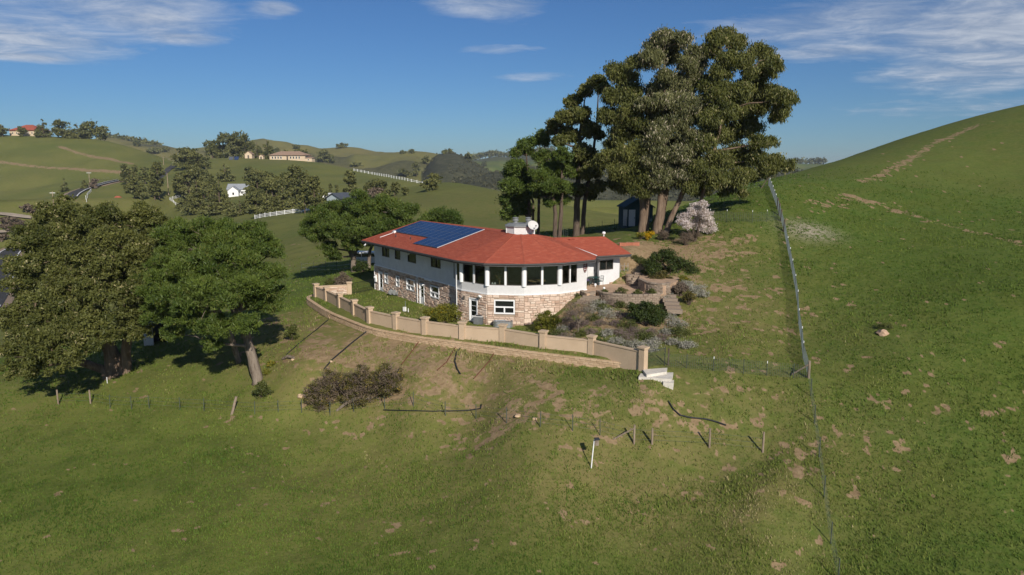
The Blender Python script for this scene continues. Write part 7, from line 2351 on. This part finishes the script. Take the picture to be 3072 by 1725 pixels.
for i, (px, t, b, w, kd, lab) in enumerate(((8, 366, 406, 32, 'round', 'dark tree left of the hilltop red-roofed house'), (67, 380, 410, 26, 'round', 'round tree in front of the hilltop red-roofed house'), (132, 355, 408, 42, 'cone', 'pointed conifer right of the hilltop red-roofed house'), (187, 360, 414, 48, 'round', 'first dense tree of the hilltop row right of the pointed conifer'), (213, 370, 414, 30, 'cone', 'narrow conifer second in the hilltop row'), (234, 366, 414, 28, 'cone', 'narrow conifer in the middle of the hilltop row'), (252, 363, 416, 30, 'cone', 'narrow conifer fourth in the hilltop row'), (270, 366, 418, 60, 'round', 'widest round tree of the hilltop row'), (302, 378, 424, 48, 'round', 'last round tree at the right end of the hilltop row'))):
    conifer(px, t, b, w, lab, kd, 680 + i, 'hilltop_tree', Y=700)
for i, (px, t, b, w, kd, lab) in enumerate(((637, 402, 470, 50, 'round', 'leftmost rounded tree of the hilltop conifers'), (662, 422, 472, 38, 'round', 'low tree second from left in the hilltop conifers'), (700, 390, 476, 84, 'round', 'tallest broad conifer of the hilltop conifers'), (735, 400, 474, 54, 'round', 'dense conifer right of the tallest hilltop conifer'), (772, 414, 474, 40, 'cone', 'narrow conifer left of the pointed hilltop conifer'), (802, 402, 474, 48, 'cone', 'pointed conifer behind the long tan-roofed house'), (852, 430, 472, 44, 'round', 'green tree behind the middle of the long tan-roofed house'), (893, 414, 470, 66, 'round', 'wide dark tree behind the right end of the long tan-roofed house'), (920, 418, 474, 42, 'cone', 'dark conifer at the right end of the long tan-roofed house'), (968, 450, 488, 44, 'round', 'grey bush right of the cream annex'), (990, 464, 490, 34, 'round', 'lower grey bush right of the cream annex'), (566, 444, 510, 82, 'pine', 'broad pine where the upper road meets the middle hill'), (598, 466, 510, 62, 'pine', 'spreading pine right of the upper road'), (830, 440, 472, 34, 'round', 'small tree behind the left porch of the long tan-roofed house'))):
    conifer(px, t, b, w, lab, kd, 700 + i, 'hilltop_tree', Y=652 if b < 480 and i < 9 else None)
for i, (px, t, b, w, lab) in enumerate(((495, 438, 456, 34, 'far dark bush left of the upper road'), (460, 445, 460, 50, 'far dark bush clump on the left ridge'), (410, 422, 438, 26, 'far small tree on the left ridge'), (1002, 430, 441, 26, 'left round oak on the rolling skyline'), (1024, 430, 444, 40, 'wide round oak on the rolling skyline'), (1208, 453, 461, 16, 'left small oak on the skyline before the dark hill'), (1234, 448, 460, 16, 'right small oak on the skyline before the dark hill'), (1332, 449, 462, 18, 'left tree on top of the dark hill'), (1351, 447, 460, 14, 'right tree on top of the dark hill'), (1277, 468, 494, 24, 'dark oak on the left flank of the dark hill'), (1250, 488, 530, 26, 'tall oak in the gully left of the dark hill'), (1215, 506, 530, 44, 'bush clump at the gully left of the dark hill'), (1068, 488, 500, 40, 'scrub patch above the ridge fence'), (890, 360 + 75, 446, 20, 'small far bush on the rolling skyline'), (1405, 460, 480, 30, 'tree clump right of the dark hill top'), (1450, 487, 500, 20, 'bush below the far wooded skyline'))):
    conifer(px, t, b, w, lab, 'round', 720 + i, 'far_oak', 'leaf_conifer')
# wooded far skyline: individual clumps read as one mass
blobs = []
r = random.Random(4)
for px in range(1420, 1660, 9):
    b = P(px, np.interp(px, (1420, 1480, 1520, 1560, 1660), (476, 466, 470, 463, 456)), 2190); blobs.append(((b[0], b[1], b[2] + 4), 10, 10, r.uniform(7, 13)))
for px in range(330, 480, 9):
    b = P(px, np.interp(px, (330, 410, 480), (413, 427, 441)), 1478); blobs.append(((b[0], b[1], b[2] + 2), 7, 7, r.uniform(4, 7)))
for px in list(range(2368, 2420, 8)) + [2436, 2452, 2460, 2470]:
    b = P(px, 489, 2095); blobs.append(((b[0], b[1], b[2] + 4), 9, 9, r.uniform(6, 12)))
V, Fc, v, cc = leaves(blobs, 9000, 5.0, .8, np.random.default_rng(3), spread=2.2, shell=.4, per=8)
o = link('far_woods', npmesh('far_woods', V, Fc, M['leaf_conifer'], {'v': v})); tag(o, 'dark far-off woods along the skyline ridges', 'woods', kind='stuff')
# parked white van behind the left wing
q = P(1106, 797, 97); q[2] = ground_z(*q[:2])
VN = empty('parked_van', tuple(q), 'white van parked behind the left wing of the house', 'van')
prof = [(-2.2, .35), (2.2, .35), (2.25, .9), (1.6, 1.05), (1.0, 1.75), (-2.1, 1.8), (-2.25, .9)]
m = MB(); m.hexa([q + (x, -.9, z) for x, z in prof], [q + (x, .9, z) for x, z in prof]); m.build('body', M['vinyl'], VN)
for x in (-1.4, 1.4):
    for y_ in (-.92, .92):
        m = MB(); m.tube([q + (x, y_ - .09, .33), q + (x, y_ + .09, .33)], .33, 14); wv = m.build('wheel', M['iron'], VN)
        m = MB(); m.tube([q + (x, y_ - .1, .33), q + (x, y_ + .1, .33)], .18, 10); m.build('rim', M['galv'], wv)
for x0, x1 in ((-1.9, -.8), (-.7, .3), (.4, 1.1)):
    m = MB(); m.hexa([q + (x0, -.92, 1.15), q + (x1, -.92, 1.15), q + (x1, -.9, 1.15), q + (x0, -.9, 1.15)], [q + (x0, -.92, 1.6), q + (x1 - .2 * (x1 > 1), -.92, 1.6), q + (x1 - .2 * (x1 > 1), -.9, 1.6), q + (x0, -.9, 1.6)]); m.build('window', M['dark_glass'], VN)

# chaparral cover on the dark hills
def chaparral(n, seed):
    r = np.random.default_rng(seed)
    th = r.uniform(HP[3][0][0] - .01, HP[4][0][-1], n); rr = r.uniform(470, 1030, n)
    x, y = np.sin(th) * rr, np.cos(th) * rr
    z, wh = land(x, y)
    k = np.isin(wh, (3, 4)) & (fbm(x * .02, y * .02, 3, 91) > -.10)
    return [((a, b, c + .6), w, w, w * .6) for a, b, c, w in zip(x[k], y[k], z[k], r.uniform(1.2, 3.4, k.sum()))]
bl = chaparral(5200, 8)
V, Fc, v, cc = leaves(bl, len(bl) * 12, 1.7, .8, np.random.default_rng(9), spread=.6, shell=.3, per=6, vmean=.4)
tag(link('chaparral', npmesh('chaparral', V, Fc, M['leaf_chap'], {'v': v})), 'grey green chaparral scrub covering the dark far hill', 'scrub', kind='stuff')
# ------------------------------------------------------------------ grass: tufts over the near slopes
def grass_mat():
    t = NT('grass_blades')
    v = t.attr('v')
    c = t.ramp(v, ((0.0, (0.062, 0.116, 0.016)), (0.5, (0.128, 0.186, 0.032)), (0.85, (0.205, 0.235, 0.052)), (1.0, (0.38, 0.32, 0.16))))
    p = t.bsdf(c, 0.8, 0, None, 0.15)
    tr = t.n('ShaderNodeBsdfTranslucent'); t.put(tr.inputs[0], c)
    mx = t.n('ShaderNodeMixShader'); mx.inputs[0].default_value = .25
    t.t.links.new(p, mx.inputs[1]); t.t.links.new(tr.outputs[0], mx.inputs[2])
    return t.done(mx.outputs[0])
M['grass'] = grass_mat()
def grass(n, seed):
    r = np.random.default_rng(seed)
    th = np.radians(r.uniform(-42, 42, n)); rr = 29 * (125 / 29) ** (r.random(n) ** 1.25)
    x, y = np.sin(th) * rr, np.cos(th) * rr
    # keep off the house, patio, beds and walls
    inside = (x > -18) & (x < 14.6) & (y > 58.6) & (y < 87)
    d, al, L = seg_dist(x, y, PILLARS)
    lawn = inside & (d > .35) & (x < -2) & ((x - W0[0]) * (W1 - W0)[1] - (y - W0[1]) * (W1 - W0)[0] > .6)
    keep = (~inside) | lawn
    keep &= np.abs(d) > .28
    dr = seg_dist(x, y, RETAIN)[0]
    keep &= ~((dr > -.2) & (dr < .35))
    cl = fbm(x * .5, y * .5, 4, 71)
    keep &= r.random(n) < np.clip(.75 + cl * 1.5, .15, 1) * (1 - sstep(85, 125, rr) * .8)
    front = (dr < 0) & (dr > -11) & (al > 0)
    keep &= ~(front & (r.random(n) < .45))
    bed = (d > 0) & (x > 3) & (x < 13) & (y < 60)
    keep &= ~(bed & (r.random(n) < .7))
    x, y, rr = x[keep], y[keep], rr[keep]
    dirt, dry = soil_weights(x, y)
    ok = r.random(len(x)) > soil_mask(x, y, dirt) * .80
    x, y, rr, dry = x[ok], y[ok], rr[ok], dry[ok]
    m = len(x)
    z = land(x, y)[0] + (1 - sstep(120, 260, np.hypot(x, y))) * fbm(x * 0.8, y * 0.8, 3, 21) * 0.16
    hgt = (.05 + .11 * np.clip(fbm(x * .35, y * .35, 3, 72) + .35, 0, 1)) * r.uniform(.6, 1.5, m) * (1 + rr / 160)
    strip_ = (np.abs(seg_dist(x, y, RETAIN)[0]) < 2) ; hgt = np.where(strip_, hgt * 1.7, hgt)
    wid = .023 * r.uniform(.6, 1.5, m) * (.6 + rr / 70)
    lush = sstep(13, 26, x - .12 * (y - 45))
    tone = np.clip(.42 - .17 * lush + np.clip(dry, 0, 1) * .26 + fbm(x * .07, y * .07, 3, 73) * .9 + fbm(x * .6, y * .6, 3, 74) * .7 + r.normal(0, .13, m), 0, 1)
    Vs, Fs, vs = [], [], []
    for b in range(2):
        a = r.uniform(0, 6.283, m); ln = r.uniform(.2, .9, m) * hgt
        ca, sa = np.cos(a), np.sin(a)
        ox, oy = x + r.normal(0, .08, m), y + r.normal(0, .08, m)
        p0 = np.c_[ox - sa * wid, oy + ca * wid, z - .03]; p1 = np.c_[ox + sa * wid, oy - ca * wid, z - .03]
        p2 = np.c_[ox + ca * ln, oy + sa * ln, z + hgt * r.uniform(.6, 1.1, m)]
        Vs.append(np.stack([p0, p1, p2], 1).reshape(-1, 3)); vs.append(np.repeat(np.clip(tone + r.normal(0, .06, m), 0, 1), 3))
    V = np.concatenate(Vs); v = np.concatenate(vs)
    o = link('grass', npmesh('grass', V, np.arange(len(V)).reshape(-1, 3), M['grass'], {'v': v}))
    tag(o, 'short green grass covering the near slopes', 'grass', kind='stuff')
grass(330000, 5)
# ------------------------------------------------------------------ the air
bpy.context.view_layer.update()
lo, hi = 1e9, -1e9
for o in bpy.data.objects:
    if o.type == 'MESH':
        zs_ = [(o.matrix_world @ Vector(c)).z for c in o.bound_box]
        lo = min(lo, min(zs_)); hi = max(hi, max(zs_))
m = MB(); m.box((0, 0, (lo - 1 + hi + 4) / 2), (12300, 12300, hi + 4 - lo + 1))
hz = m.build('haze', M['ground'])
hz.data.materials.clear()
hm = bpy.data.materials.new('haze_air'); hm.use_nodes = True
ht = hm.node_tree; ht.nodes.clear()
pv = ht.nodes.new('ShaderNodeVolumePrincipled')
pv.inputs['Color'].default_value = (0.84, 0.92, 1.0, 1)
pv.inputs['Density'].default_value = 0.00011
pv.inputs['Anisotropy'].default_value = 0.2
hout = ht.nodes.new('ShaderNodeOutputMaterial')
ht.links.new(pv.outputs[0], hout.inputs['Volume'])
hz.data.materials.append(hm)
tag(hz, 'thin pale blue haze in the air over the valley', 'haze', kind='stuff')
scene.cycles.volume_bounces = 0
